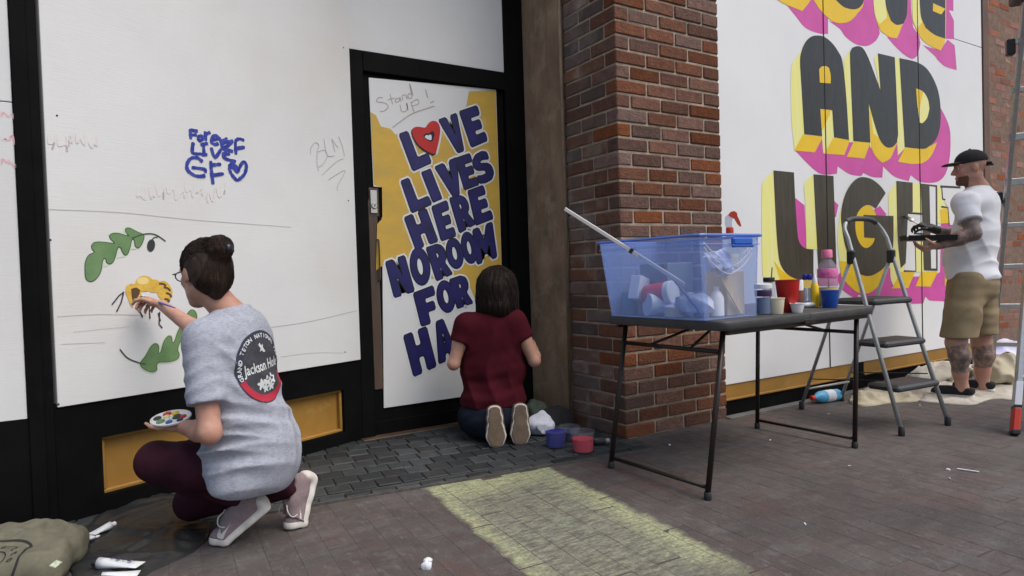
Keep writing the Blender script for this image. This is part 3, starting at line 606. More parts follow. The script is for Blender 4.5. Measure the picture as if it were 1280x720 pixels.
def letter(ch, cvt, quad, k):
    tl, tr, br, bl = [V(*cvt(*p)) for p in quad]
    polys = []
    for poly in glyph(ch):
        pp = []
        for x, y in (soft(poly, 0.05) if ch not in 'O' else poly):
            q = (tl * (1 - x) + tr * x) * (1 - y) + (bl * (1 - x) + br * x) * y; pp.append(PB.w(q[0], q[1]))
        polys.append(pp)
    d = 0.00002 * k
    paint('letter_halo', PB, [polys[0]], O2 + 0.0004 + d, MAT['halo'], dboard, 0.016)
    paint('letter_outline', PB, polys, O2 + 0.0016 + d, MAT['black_line'], dboard, 0.0050)
    return paint('painted_letter', PB, polys, O2 + 0.0026 + d, MAT['blue_ink'], dboard, -0.0022)
k = 0
for ch, cc, qd in (('L', cA, ((160, 432), (290, 385), (382, 628), (255, 685))), ('V', cA, ((432, 334), (556, 287), (640, 530), (532, 575))), ('E', cA, ((576, 275), (698, 234), (770, 474), (660, 521))),
                   ('L', cB, ((172, 148), (292, 98), (385, 305), (247, 366))), ('I', cB, ((315, 88), (376, 64), (455, 266), (394, 292))), ('V', cB, ((405, 50), (556, -16), (610, 228), (500, 272))), ('E', cB, ((548, -10), (648, -44), (712, 170), (612, 207))), ('S', cB, ((655, -14), (760, -76), (828, 128), (712, 176))),
                   ('H', cB, ((195, 400), (345, 335), (428, 562), (275, 618))), ('E', cB, ((385, 325), (488, 282), (552, 525), (452, 560))), ('R', cB, ((508, 266), (612, 236), (690, 440), (578, 505))), ('E', cB, ((635, 215), (740, 177), (810, 405), (690, 452))),
                   ('N', cC, ((50, 75), (150, 40), (202, 228), (97, 262))), ('O', cC, ((165, 20), (262, -18), (300, 178), (203, 212))), ('R', cC, ((265, 0), (350, -30), (404, 136), (320, 174))), ('O', cB, ((468, 562), (572, 525), (622, 730), (512, 768))), ('O', cB, ((572, 520), (668, 484), (716, 698), (618, 730))), ('M', cB, ((668, 486), (802, 430), (836, 672), (700, 722))),
                   ('F', cC, ((197, 240), (300, 200), (344, 378), (240, 414))), ('O', cC, ((308, 190), (396, 160), (430, 326), (342, 352))), ('R', cC, ((388, 168), (474, 138), (512, 290), (430, 320))),
                   ('H', cC, ((145, 465), (265, 416), (318, 625), (200, 680))), ('A', cC, ((290, 402), (380, 365), (432, 572), (332, 612)))):
    letter(ch, cc, qd, k); k += 1
hp = [(245, 404), (258, 384), (292, 378), (345, 390), (358, 356), (390, 336), (425, 345), (445, 385), (440, 450), (425, 520), (410, 576), (350, 550), (290, 505), (258, 455)]
hq = chaikin([PB.w(*cA(*p)) for p in hp], 2); hs = chaikin([PB.w(*cA(x - 4, y + 9)) for x, y in hp], 1)
paint('letter_halo', PB, [hq], O2 + 0.0014, MAT['halo'], dboard, 0.013); paint('letter_outline', PB, [hs], O2 + 0.0032, MAT['black_line'], dboard, 0.002)
paint('painted_heart', PB, [hq], O2 + 0.0038, MAT['heart_red'], dboard)
hi = chaikin([PB.w(*cA(*p)) for p in ((325, 444), (345, 424), (364, 430), (388, 408), (402, 425), (400, 450), (386, 486), (350, 470))], 1)
paint('letter_outline', PB, [hi], O2 + 0.0043, MAT['black_line'], dboard, 0.0015)
paint('painted_heart', PB, [chaikin([PB.w(*cA(*p)) for p in ((333, 450), (346, 436), (362, 441), (376, 432), (384, 444), (382, 476), (352, 466))], 1)], O2 + 0.0048, MAT['halo'], dboard)
mb = MB()
for k, s_ in enumerate(([(48, 178), (15, 180), (5, 205), (60, 215), (85, 240), (60, 268), (25, 275)], [(95, 150), (115, 225)], [(80, 195), (130, 180)], [(160, 180), (135, 190), (138, 210), (160, 200), (165, 175), (172, 205)], [(185, 195), (182, 165), (205, 160), (215, 190)], [(245, 150), (222, 155), (225, 180), (248, 172), (232, 80), (258, 165)],
            [(165, 225), (180, 275), (215, 262), (212, 215), (222, 265)], [(240, 210), (265, 282)], [(240, 215), (285, 190), (295, 220), (252, 235)], [(342, 120), (360, 180)], [(375, 215), (402, 200)], [(115, 385), (180, 335), (260, 285), (405, 236)])):
    ribbon(mb, PB, dense([PB.w(*cA(*p)) for p in s_]), 0.006 if k < 11 else 0.007, O2 + 0.0003 + 0.00004 * k, 0.4)
mb.build('pencil_scrawl', MAT['pencil_brown'], dboard)
# lock
lx, lz = PD.w(467, 252)
lk = wbox(MB(), PD, lx - 0.034, lx + 0.030, lz - 0.095, lz + 0.085, 0.0065, 0.014, 0.004).build('lock_recess', MAT['worn_wood'], door)
lp = wbox(MB(), PD, lx - 0.028, lx + 0.018, lz - 0.075, lz + 0.070, 0.0145, 0.021, 0.006).build('lock_plate', MAT['steel'], door)
MB().lathe(PD.p(lx - 0.004, lz - 0.028, 0.021), [(0.020, 0), (0.020, 0.006), (0.016, 0.010), (0.008, 0.010), (0.0075, 0.006)], n=20, axis=PD.n).build('lock_cylinder', MAT['steel'], lp, angle=40)
MB().box(PD.p(lx - 0.004, lz - 0.028, 0.0285), (0.003, 0.003, 0.010)).build('keyhole', MAT['black_line'], lp)
mb = MB(); mb.tube(dense([PD.p(1.428, 0.98, 0.014), PD.p(1.432, 0.99, 0.030), PD.p(1.432, 1.10, 0.034), PD.p(1.432, 1.22, 0.030), PD.p(1.428, 1.23, 0.014)], 4), 0.005, n=8); mb.build('pull_handle', MAT['worn_wood'], door, smooth=True)

# ------------------------------------------------------------------ right return of the entry: boarding, conduit, brick pier
rev = thing('entry_return', 'brown weathered boarding lining the right side of the doorway', 'wall', (2.55, 3.68, 0))
mb = MB(); mb.box((2.60, 3.68, TOP / 2), (0.10, 0.47, TOP), bev=0.003); mb.build('backing', MAT['reveal'], rev)
for y0, y1 in ((3.455, 3.60), (3.603, 3.75), (3.753, 3.893)):
    me = MB(); me.box((2.543, (y0 + y1) / 2, TOP / 2), (0.016, y1 - y0, TOP), bev=0.002); me.build('board', MAT['reveal'], rev)
cond = MB(); cond.tube([(2.526, 3.435, 0.02), (2.526, 3.435, TOP)], 0.011, n=12); cond = cond.build('conduit', MAT['conduit'], None, smooth=True, loc=(2.526, 3.435, 0.02))
tag(cond, 'thin brown conduit pipe running up beside the brick pier', 'pipe')
pier = thing('brick_pier', 'red brick pier with pale mortar behind the folding table', 'pier', (2.98, 3.2, 0))
PX0, PX1, PYF, PYB = 2.545, 3.415, 2.925, 3.435; CH = 0.0845; BH = CH - 0.012
MB().box(((PX0 + PX1) / 2, (PYF + PYB) / 2, TOP / 2), (PX1 - PX0 - 0.014, PYB - PYF - 0.014, TOP)).build('mortar', MAT['mortar'], pier)
cache = {}
def brick(parent, cx, cy, cz, sx, sy, sz, mat, jit=0.0016, bev=0.006):
    key = (round(sx, 3), round(sy, 3), round(sz, 3), mat, random.randint(0, 3))
    if key not in cache: cache[key] = bevel_box_mesh('brick', sx, sy, sz, bev, MAT[mat], jit, len(cache) + 11)
    o = link('brick', cache[key], parent); o.location = V(cx, cy, cz) - org(parent); return o
BL, MJ, DP = 0.232, 0.011, 0.10
for i in range(40):
    z = 0.004 + i * CH + BH / 2
    worn = i < 10
    # front: stretchers, half lap
    xs = []; x = PX0; first = BL if i % 2 == 0 else 0.101
    ln = first
    while x < PX1 - 0.02:
        e = min(x + ln, PX1)
        if PX1 - e < 0.04: e = PX1
        xs.append((x, e)); x = e + MJ; ln = BL
    for k, (a, b_) in enumerate(xs):
        dpt = DP if k else (0.101 if i % 2 == 0 else BL)
        brick(pier, (a + b_) / 2, PYF + dpt / 2 + random.uniform(-.0025, .0025), z, b_ - a, dpt, BH, 'brick')
    y = PYF + (0.101 if i % 2 == 0 else BL) + MJ
    while y < PYB - 0.02:
        e = min(y + BL, PYB)
        if PYB - e < 0.04: e = PYB
        brick(pier, PX0 + 0.05 + random.uniform(-.004, .002), (y + e) / 2, z, DP, e - y, BH, 'brick_worn', 0.002); y = e + MJ
# ------------------------------------------------------------------ mural wall right of the pier
MY = 2.955; PM = Plane((0, MY, 0), (1, 0))
mural = thing('mural_wall', 'white boarded shop window with yellow and pink mural reading LOVE AND LIGHT', 'mural', (5.2, MY, 0))
MT = 4.2
wbox(MB(), PM, 3.42, 7.10, 0, MT, -0.12, -0.05).build('backing_wall', MAT['vent'], mural)
wbox(MB(), PM, 3.418, 7.10, 0.0, 0.105, -0.05, -0.012, 0.003).build('base', MAT['black_paint'], mural)
bx = [3.42, 4.90, 4.98, 5.98, 6.04, 7.10]
for a0, a1 in ((3.432, 4.93), (5.05, 7.09)):
    g = wbox(MB(), PM, a0, a1, 0.105, 0.212, -0.05, -0.008, 0.002).build('ochre_trim', MAT['gold'], mural)
    wbox(MB(), PM, a0, a1, 0.105, 0.120, -0.008, 0.002, 0.003).build('trim_lip', MAT['gold'], mural)
wbox(MB(), PM, 4.935, 5.045, 0.0, 0.208, -0.05, -0.004, 0.002).build('trim_post', MAT['black_paint'], mural)
wbox(MB(), PM, 3.42, 7.10, -0.01, 0.006, -0.012, 0.055).build('concrete_sill', MAT['concrete'], mural)
s1 = PM.w(1030, 90)[0]; s2 = PM.w(1148, 120)[0]; sz = PM.w(1210, 54)[1]; XR = 7.065
sheets = []
for a0, a1, z0, z1 in ((3.425, s1 - 0.002, 0.214, MT), (s1 + 0.002, s2 - 0.002, 0.214, MT), (s2 + 0.002, XR, 0.214, sz - 0.003), (s2 + 0.002, XR, sz + 0.003, MT)):
    sheets.append(wbox(MB(), PM, a0, a1, z0, z1, -0.05, 0.0, 0.002).build('mural_board', MAT['white_mural'], mural))
c1, c2 = cv((940, 0), 3.6), cv((940, 190), 3.6)
LAY = {'pink': 0.0008, 'lemon': 0.0014, 'yellow': 0.0020, 'ink': 0.0028, 'ink_wet': 0.0028}
cnt = [0]
def mp(cc, poly, mat, sm=0, lay=None, name='painted_shape', offset=0.0):
    q = [PM.w(*cc(*p)) for p in poly]
    q = chaikin(q, sm) if sm else curvy(q)
    cnt[0] += 1
    return paint(name, PM, [q], (LAY[mat] if lay is None else lay) + 0.00001 * cnt[0], MAT[mat], mural, offset)
# LOVE, cut by the picture's edge: drawn on upwards as the same strokes
mp(c1, [(120, -20), (190, 65), (240, 125), (300, 150), (342, 153), (342, 70), (300, 30), (290, -60)], 'pink')
mp(c1, [(345, 95), (395, 130), (420, 165), (470, 200), (520, 206), (558, 182), (575, 150), (562, 80), (548, 0), (545, -80), (480, -40), (470, 60), (400, 100)], 'pink')
mp(c1, [(608, 168), (650, 215), (690, 250), (722, 265), (745, 250), (758, 195), (750, 162), (725, 122), (716, 40), (712, -90), (690, -60), (680, 110)], 'pink')
mp(c1, [(768, 203), (825, 255), (835, 270), (870, 300), (921, 315), (912, 205), (880, 178), (840, 220)], 'pink')
mp(c1, [(860, -170), (905, -150), (906, 50), (885, 45), (908, 92), (909, 176), (860, 174)], 'pink')
mp(c1, [(50, -130), (100, -10), (150, 20), (225, 50), (262, 0), (270, -60), (262, -130)], 'yellow'); mp(c1, [(66, -130), (105, -12), (130, -8), (120, -130)], 'lemon', lay=0.0025)
mp(c1, [(268, -130), (275, 0), (310, 50), (360, 95), (400, 105), (442, 94), (474, 60), (500, 20), (510, -130)], 'yellow')
mp(c1, [(536, -150), (550, 60), (578, 140), (620, 168), (652, 172), (674, 115), (690, 60), (690, -150)], 'yellow'); mp(c1, [(536, -150), (550, 60), (572, 110), (606, 80), (600, 20), (586, -150)], 'lemon', lay=0.0025)
mp(c1, [(712, -170), (722, 95), (758, 170), (800, 206), (848, 228), (870, 172), (872, -150)], 'yellow'); mp(c1, [(712, -170), (722, 90), (740, 130), (765, 100), (756, 60), (750, -170)], 'lemon', lay=0.0025)
mp(c1, [(110, -150), (118, -30), (180, -15), (250, -40), (250, -150)], 'ink')
mp(c1, [(372, -150), (376, 0), (410, 30), (450, 42), (482, 34), (502, 0), (508, -150)], 'ink')
mp(c1, [(584, -160), (600, 20), (624, 94), (650, 112), (680, 106), (696, 60), (700, -160)], 'ink')
mp(c1, [(748, -180), (756, 60), (780, 125), (820, 156), (868, 174), (869, -150)], 'ink'); mp(c1, [(813, 15), (868, 40), (850, 66), (812, 50)], 'yellow', lay=0.0034)
# AND
mp(c2, [(195, -5), (300, 95), (382, 98), (385, 64), (440, 100), (492, 108), (500, 94), (540, 112), (586, 115), (590, 64), (640, 110), (705, 131), (714, 104), (760, 135), (830, 135), (870, 100), (890, 20), (892, -84), (878, -140), (850, -196), (600, -70), (300, -60)], 'pink')
mp(c1, [(176, 300), (196, 262), (222, 225), (250, 400), (240, 603), (228, 612), (190, 676), (176, 520)], 'lemon')
mp(c1, [(413, 268), (432, 235), (462, 240), (470, 560), (460, 640), (428, 640), (418, 440)], 'lemon'); mp(c1, [(548, 260), (568, 242), (600, 300), (590, 420), (575, 410)], 'lemon')
mp(c1, [(640, 262), (668, 262), (692, 662), (655, 700), (648, 480)], 'lemon'); mp(c1, [(300, 470), (370, 480), (372, 620), (345, 690), (320, 690)], 'lemon'); mp(c1, [(520, 440), (600, 640), (560, 700), (530, 660)], 'lemon')
mp(c1, [(228, 605), (318, 615), (282, 686), (190, 678)], 'yellow'); mp(c1, [(300, 500), (345, 480), (352, 500), (330, 560), (312, 590)], 'yellow'); mp(c1, [(325, 692), (366, 618), (440, 630), (414, 698)], 'yellow')
mp(c1, [(425, 706), (458, 634), (532, 640), (505, 714)], 'yellow')
mp(c1, [(530, 470), (545, 600), (600, 640), (655, 640), (640, 672), (620, 714), (585, 733), (552, 700), (534, 650)], 'yellow')
mp(c1, [(655, 728), (690, 660), (770, 668), (832, 640), (806, 700), (770, 732), (720, 738)], 'yellow')
mp(c1, [(215, 270), (225, 220), (245, 182), (275, 162), (318, 164), (355, 190), (385, 230), (404, 270), (420, 400), (435, 630), (368, 618), (360, 496), (306, 490), (314, 612), (234, 603), (222, 400)], 'ink', name='painted_letter')
mp(c1, [(300, 312), (312, 300), (330, 298), (344, 306), (352, 340), (352, 376), (303, 372)], 'yellow', lay=0.0036); mp(c1, [(318, 490), (345, 490), (350, 515), (338, 535)], 'yellow', lay=0.0024)
mp(c1, [(440, 240), (450, 215), (475, 208), (500, 220), (525, 268), (556, 350), (577, 408), (565, 240), (641, 258), (656, 600), (650, 642), (630, 662), (600, 660), (570, 620), (524, 465), (531, 642), (455, 635), (445, 400)], 'ink', name='painted_letter')
mp(c1, [(662, 262), (740, 280), (790, 315), (830, 390), (846, 470), (846, 560), (830, 620), (800, 655), (770, 670), (686, 662)], 'ink', name='painted_letter')
mp(c1, [(736, 398), (770, 415), (790, 450), (796, 490), (786, 530), (765, 554), (751, 550)], 'lemon', lay=0.0036); mp(c1, [(736, 398), (768, 414), (760, 450), (750, 500), (742, 480)], 'yellow', lay=0.0039)
# LIGHT, the H and T still being painted
mp(c2, [(192, 205), (236, 240), (246, 440), (222, 436), (205, 390)], 'pink'); mp(c2, [(362, 212), (388, 238), (378, 290), (366, 300)], 'pink'); mp(c2, [(545, 262), (575, 242), (604, 280), (588, 300), (540, 300)], 'pink')
mp(c2, [(380, 560), (400, 612), (440, 645), (470, 660), (480, 640), (560, 690), (640, 672), (700, 682), (770, 682), (780, 650), (800, 668), (862, 672), (900, 680), (900, 300), (850, 310), (846, 540), (800, 560), (735, 560), (690, 560), (600, 515), (560, 540), (430, 520)], 'pink')
mp(c2, [(44, 152), (60, 118), (100, 83), (125, 350), (135, 500), (200, 560), (110, 590), (60, 582), (46, 540)], 'lemon'); mp(c2, [(232, 152), (250, 120), (280, 100), (292, 300), (300, 440), (244, 438), (240, 250)], 'lemon')
mp(c2, [(388, 330), (400, 250), (440, 300), (450, 520), (400, 540), (385, 420)], 'lemon'); mp(c2, [(612, 192), (630, 160), (655, 130), (672, 400), (690, 520), (640, 612), (622, 560)], 'lemon')
mp(c2, [(718, 140), (762, 144), (775, 276), (720, 272)], 'lemon'); mp(c2, [(826, 152), (856, 155), (884, 320), (848, 322), (834, 320)], 'lemon'); mp(c2, [(728, 385), (776, 388), (778, 540), (735, 540)], 'lemon')
mp(c2, [(98, 490), (130, 530), (175, 562), (220, 575), (275, 568), (300, 575), (300, 648), (200, 652), (135, 606)], 'yellow')
mp(c2, [(392, 490), (450, 498), (480, 545), (520, 558), (560, 545), (598, 512), (575, 590), (532, 632), (480, 634), (436, 602), (400, 560)], 'yellow')
mp(c2, [(668, 540), (732, 540), (702, 612), (628, 614)], 'yellow'); mp(c2, [(762, 538), (836, 538), (802, 606), (735, 604)], 'yellow'); mp(c2, [(845, 258), (884, 252), (886, 320), (850, 322)], 'yellow', lay=0.0024); mp(c2, [(866, 540), (900, 540), (900, 600), (866, 602)], 'yellow')
mp(c2, [(95, 83), (187, 92), (195, 250), (205, 380), (216, 414), (240, 434), (275, 438), (275, 570), (220, 576), (175, 561), (140, 530), (120, 480), (108, 350)], 'ink_wet', name='painted_letter')
mp(c2, [(275, 100), (365, 108), (378, 500), (380, 570), (300, 562), (285, 300)], 'ink_wet', name='painted_letter')
mp(c2, [(500, 113), (540, 124), (575, 152), (600, 185), (556, 254), (535, 240), (510, 240), (485, 258), (468, 290), (463, 330), (470, 380), (490, 420), (515, 432), (540, 415), (552, 388), (503, 385), (500, 283), (635, 288), (632, 440), (600, 510), (560, 545), (520, 558), (480, 545), (450, 500), (420, 430), (402, 330), (400, 270), (415, 200), (440, 150), (470, 120)], 'ink_wet', name='painted_letter')
mp(c2, ell(512, 336, 52, 100, 30), 'yellow', lay=0.0022)
mp(c2, [(648, 130), (721, 138), (722, 268), (700, 275), (694, 420), (690, 500), (668, 522), (655, 400)], 'ink_wet', name='painted_letter')
mp(c2, [(700, 275), (770, 280), (776, 385), (730, 384), (734, 536), (682, 534), (690, 480)], 'white_mural', lay=0.0024)
mp(c2, [(758, 142), (832, 150), (834, 534), (772, 532)], 'ink_wet', name='painted_letter'); mp(c2, [(796, 154), (823, 158), (826, 524), (804, 524)], 'white_mural', lay=0.0038)
mp(c2, [(850, 160), (935, 164), (935, 330), (884, 328), (880, 250), (862, 214)], 'white_mural', lay=0.0024)
mb = MB()
for k, (s_, w) in enumerate((([(700, 274), (772, 279)], .016), ([(726, 366), (776, 370)], .016), ([(726, 384), (776, 388)], .012), ([(682, 535), (736, 536), (732, 384)], .013), ([(846, 155), (936, 160)], .018), ([(852, 155), (856, 212), (868, 214)], .014), ([(850, 246), (880, 250), (886, 330)], .014))):
    ribbon(mb, PM, [PM.w(*c2(*p)) for p in s_], w, 0.0040 + 0.00005 * k)
mb.build('letter_outline', MAT['ink'], mural)
for s_ in (s1, s2):
    wbox(MB(), PM, s_ - 0.0035, s_ + 0.0035, 0.216, MT, 0.0, 0.0052).build('seam_strip', MAT['seam'], mural)
# ------------------------------------------------------------------ brick wall at the far right
fw = thing('brick_wall', 'orange red brick wall beyond the mural, behind the aluminium ladder', 'wall', (8.4, 3.05, 0))
MB().box((8.68, 3.12, MT / 2), (3.10, 0.26, MT)).build('mortar', M('brown mortar', (0.22, 0.15, 0.11), (0.16, 0.10, 0.075), scale=20, rough=.95, bump=.5, bscale=120), fw)
MB().box((7.155, 3.005, MT / 2), (0.11, 0.10, MT), bev=0.004).build('corner_trim', MAT['worn_wood'] if False else M('brown pilaster', (0.16, 0.095, 0.07), (0.11, 0.07, 0.055), scale=6, stretch=(1, 1, .5), rough=0.8, bump=0.3, bscale=40), fw)
n = 0
for i in range(52):
    z = 0.006 + i * 0.073 + 0.031; x = 7.215 + (0.106 if i % 2 else 0) - (0.2 if False else 0)
    if i % 2: brick(fw, 7.215 + 0.047, 2.99 + 0.05, z, 0.094, 0.10, 0.062, 'brick_far'); n += 1
    while x < 8.30:
        brick(fw, x + 0.101, 2.99 + 0.05 + random.uniform(-.002, .002), z, 0.202, 0.10, 0.062, 'brick_far'); x += 0.213; n += 1
mb = MB()
for i in range(52):
    x = 7.215 + (0.106 if i % 2 else 0) + 0.213 * (5 if i % 2 else 6)
    while x < 10.2:
        mb.box((x + 0.101, 3.04, 0.006 + i * 0.073 + 0.031), (0.202, 0.10, 0.062), bev=0.005); x += 0.213
o = mb.build('brickwork', MAT['brick_far'], fw); o['kind'] = 'stuff'
# upper storey and soffit over the entry (unseen, added to shade the doorway)
up = thing('unseen_facade', 'unseen dark soffit and plain brick upper storey, added to shade the doorway', 'facade', (3, 3.4, TOP))
MB().box((1.0, 3.62, TOP + 0.06), (4.84, 1.40, 0.12)).build('soffit', MAT['black_paint'], up)
MB().box((3.9, 4.1, 6.4), (12.6, 2.2, 3.98)).build('wall', MAT['brick'], up)
MB().box((5.3, 3.2, 3.575), (3.75, 0.6, 0.645)).build('lintel', MAT['black_paint'], up) if False else None
# ------------------------------------------------------------------ smooth solid modelling (distance field -> one continuous surface)
class Field:
    def __init__(s, lo, hi, h):
        s.lo = V(*lo); s.h = h; s.n = np.maximum(((V(*hi) - s.lo) / h).astype(int) + 1, 4)
        s.d = np.full(s.n, 1.0, np.float32); s.id = np.zeros(s.n, np.int16); s.ax = [s.lo[k] + h * np.arange(s.n[k]) for k in range(3)]
    def _sl(s, lo, hi):
        a = np.clip(np.floor((lo - s.lo) / s.h).astype(int), 0, s.n); b = np.clip(np.ceil((hi - s.lo) / s.h).astype(int) + 1, 0, s.n); return tuple(slice(p, q) for p, q in zip(a, b))
    def _g(s, sl): return [s.ax[0][sl[0]][:, None, None], s.ax[1][sl[1]][None, :, None], s.ax[2][sl[2]][None, None, :]]
    def _put(s, sl, dn, k, i, op):
        d = s.d[sl]; dn = dn.astype(np.float32)
        if op == 'add':
            s.id[sl] = np.where(dn < d, i, s.id[sl])
            h = np.maximum(k - np.abs(d - dn), 0) / max(k, 1e-6); s.d[sl] = np.minimum(d, dn) - h * h * k * 0.25
        else:
            h = np.maximum(k - np.abs(d + dn), 0) / max(k, 1e-6); s.d[sl] = np.maximum(d, -dn) + h * h * k * 0.25
    def cone(s, a, ra, b, rb, k=0.02, i=0, op='add'):
        a, b = V(*a), V(*b); m = max(ra, rb) + k + 4 * s.h + 0.01; sl = s._sl(np.minimum(a, b) - m, np.maximum(a, b) + m)
        if any(q.stop <= q.start for q in sl): return s
        x, y, z = s._g(sl); ba = b - a; t = np.clip(((x - a[0]) * ba[0] + (y - a[1]) * ba[1] + (z - a[2]) * ba[2]) / (ba @ ba + 1e-12), 0, 1)
        dn = np.sqrt((x - a[0] - t * ba[0]) ** 2 + (y - a[1] - t * ba[1]) ** 2 + (z - a[2] - t * ba[2]) ** 2) - (ra + (rb - ra) * t)
        s._put(sl, dn, k, i, op); return s
    def chain(s, pts, rs, k=0.02, i=0):
        for q in range(len(pts) - 1): s.cone(pts[q], rs[q], pts[q + 1], rs[q + 1], k, i)
        return s
    def ell(s, c, r, ax=None, k=0.02, i=0, op='add'):
        c = V(*c); r = V(*r); A = np.eye(3) if ax is None else np.asarray(ax, float); m = max(r) + k + 4 * s.h + 0.01; sl = s._sl(c - m, c + m)
        if any(q.stop <= q.start for q in sl): return s
        x, y, z = s._g(sl); q = [((x - c[0]) * A[j][0] + (y - c[1]) * A[j][1] + (z - c[2]) * A[j][2]) / r[j] for j in range(3)]
        k0 = np.sqrt(q[0] ** 2 + q[1] ** 2 + q[2] ** 2); k1 = np.sqrt((q[0] / r[0]) ** 2 + (q[1] / r[1]) ** 2 + (q[2] / r[2]) ** 2) + 1e-9
        s._put(sl, k0 * (k0 - 1) / k1, k, i, op); return s
    def box(s, c, h_, ax=None, rd=0.01, k=0.01, i=0, op='add'):
        c = V(*c); h_ = V(*h_); A = np.eye(3) if ax is None else np.asarray(ax, float); m = np.linalg.norm(h_) + k + rd + 4 * s.h; sl = s._sl(c - m, c + m)
        if any(q.stop <= q.start for q in sl): return s
        x, y, z = s._g(sl); q = [np.abs((x - c[0]) * A[j][0] + (y - c[1]) * A[j][1] + (z - c[2]) * A[j][2]) - h_[j] + rd for j in range(3)]
        dn = np.sqrt(sum(np.maximum(w, 0) ** 2 for w in q)) + np.minimum(np.maximum(np.maximum(q[0], q[1]), q[2]), 0) - rd
        s._put(sl, dn, k, i, op); return s
    def cut(s, p, n, k=0.006, near=None):
        """takes away what lies on the +n side of the plane (within a ball, if given)"""
        p, n = V(*p), unit(n); sl = tuple(slice(0, q) for q in s.n)
        if near is not None: sl = s._sl(V(*near[0]) - near[1], V(*near[0]) + near[1])
        x, y, z = s._g(sl); pl = (x - p[0]) * n[0] + (y - p[1]) * n[1] + (z - p[2]) * n[2]
        if near is not None:
            c = V(*near[0]); out = np.sqrt((x - c[0]) ** 2 + (y - c[1]) ** 2 + (z - c[2]) ** 2) - near[1]; pl = np.where(out > 0, -1.0, pl)
        d = s.d[sl]; h = np.maximum(k - np.abs(d - pl), 0) / k; s.d[sl] = np.maximum(d, pl) + h * h * k * 0.25; return s
    def merge(s, o, k=0.03):
        h = np.maximum(k - np.abs(s.d - o.d), 0) / k; s.d = np.minimum(s.d, o.d) - h * h * k * 0.25; return s
    def like(s): q = Field.__new__(Field); q.lo, q.h, q.n, q.ax = s.lo, s.h, s.n, s.ax; q.d = np.full(s.n, 1.0, np.float32); q.id = np.zeros(s.n, np.int16); return q
    def disp(s, fn, amp):
        x, y, z = np.meshgrid(*s.ax, indexing='ij', sparse=True); s.d += (amp * fn(x, y, z)).astype(np.float32); return s
    def mesh(s):
        d = s.d; sg = d < 0; n = d.shape
        c = np.zeros((n[0] - 1, n[1] - 1, n[2] - 1), np.int8); acc = np.zeros((*c.shape, 3), np.float32); cntr = np.zeros(c.shape, np.float32)
        cs = sg.astype(np.int8)
        for i in (0, 1):
            for j in (0, 1):
                for k in (0, 1): c += cs[i:n[0] - 1 + i, j:n[1] - 1 + j, k:n[2] - 1 + k]
        act = (c > 0) & (c < 8); I = np.argwhere(act); vid = np.full(c.shape, -1, np.int64); vid[act] = np.arange(len(I))
        pos = np.zeros((len(I), 3)); w = np.zeros(len(I))
        i0, i1, i2 = I.T
        corner = [(a, b, e) for a in (0, 1) for b in (0, 1) for e in (0, 1)]
        for a in corner:
            for ax in range(3):
                if a[ax]: continue
                b = list(a); b[ax] = 1
                da = d[i0 + a[0], i1 + a[1], i2 + a[2]]; db = d[i0 + b[0], i1 + b[1], i2 + b[2]]; cr = (da < 0) != (db < 0)
                t = np.where(cr, da / np.where(cr, da - db, 1), 0)
                for q in range(3): pos[:, q] += np.where(cr, a[q] + (t if q == ax else 0), 0)
                w += cr
        v = (I + pos / np.maximum(w, 1)[:, None]) * s.h + s.lo
        F = []
        for ax in range(3):
            o1, o2 = (ax + 1) % 3, (ax + 2) % 3
            A = [slice(None)] * 3; B = [slice(None)] * 3; A[ax] = slice(0, -1); B[ax] = slice(1, None)
            cr = sg[tuple(A)] != sg[tuple(B)]; E = np.argwhere(cr)
            ok = np.all([(E[:, q] >= 1) & (E[:, q] < n[q] - 1) for q in (o1, o2)], axis=0); E = E[ok]
            def cell(d1, d2): q = E.copy(); q[:, o1] -= d1; q[:, o2] -= d2; return vid[q[:, 0], q[:, 1], q[:, 2]]
            quad = np.stack([cell(1, 1), cell(0, 1), cell(0, 0), cell(1, 0)], 1)
            flip = ~sg[E[:, 0], E[:, 1], E[:, 2]]; quad[flip] = quad[flip][:, ::-1]; F.append(quad)
        F = np.concatenate(F); ids = s.id[i0, i1, i2]
        return v, F[(F >= 0).all(1)], ids
    def build(s, name, mats, parent, pick=None, loc=None, relax=2):
        """mats: one material or a list; pick(ids, verts) -> material index for each vertex"""
        v, f, ids = s.mesh()
        for _ in range(relax):
            a = np.zeros_like(v); c = np.zeros(len(v))
            for q in range(4):
                np.add.at(a, f[:, q], v[f[:, (q + 1) % 4]]); np.add.at(a, f[:, q], v[f[:, (q + 3) % 4]]); np.add.at(c, f[:, q], 2)
            v = v * 0.45 + 0.55 * a / np.maximum(c, 1)[:, None]
        ml = mats if isinstance(mats, list) else [mats]
        off = org(parent) if parent is not None else (V(*loc) if loc is not None else V(0, 0, 0))
        me = bpy.data.meshes.new(name); me.vertices.add(len(v)); me.vertices.foreach_set('co', (v - off).astype(np.float32).ravel())
        me.loops.add(len(f) * 4); me.loops.foreach_set('vertex_index', f.astype(np.int32).ravel()); me.polygons.add(len(f)); me.polygons.foreach_set('loop_start', np.arange(0, len(f) * 4, 4, dtype=np.int32))
        me.polygons.foreach_set('use_smooth', np.ones(len(f), bool))
        for m in ml: me.materials.append(m)
        if pick is not None: me.polygons.foreach_set('material_index', np.asarray(pick(ids, v))[f[:, 0]].astype(np.int32))
        me.update(calc_edges=True); me.validate()
        o = link(name, me, parent)
        if parent is None and loc is not None: o.location = loc; ORG[o.name] = V(*loc)
        o['_n'] = len(f); del o['_n']
        return o
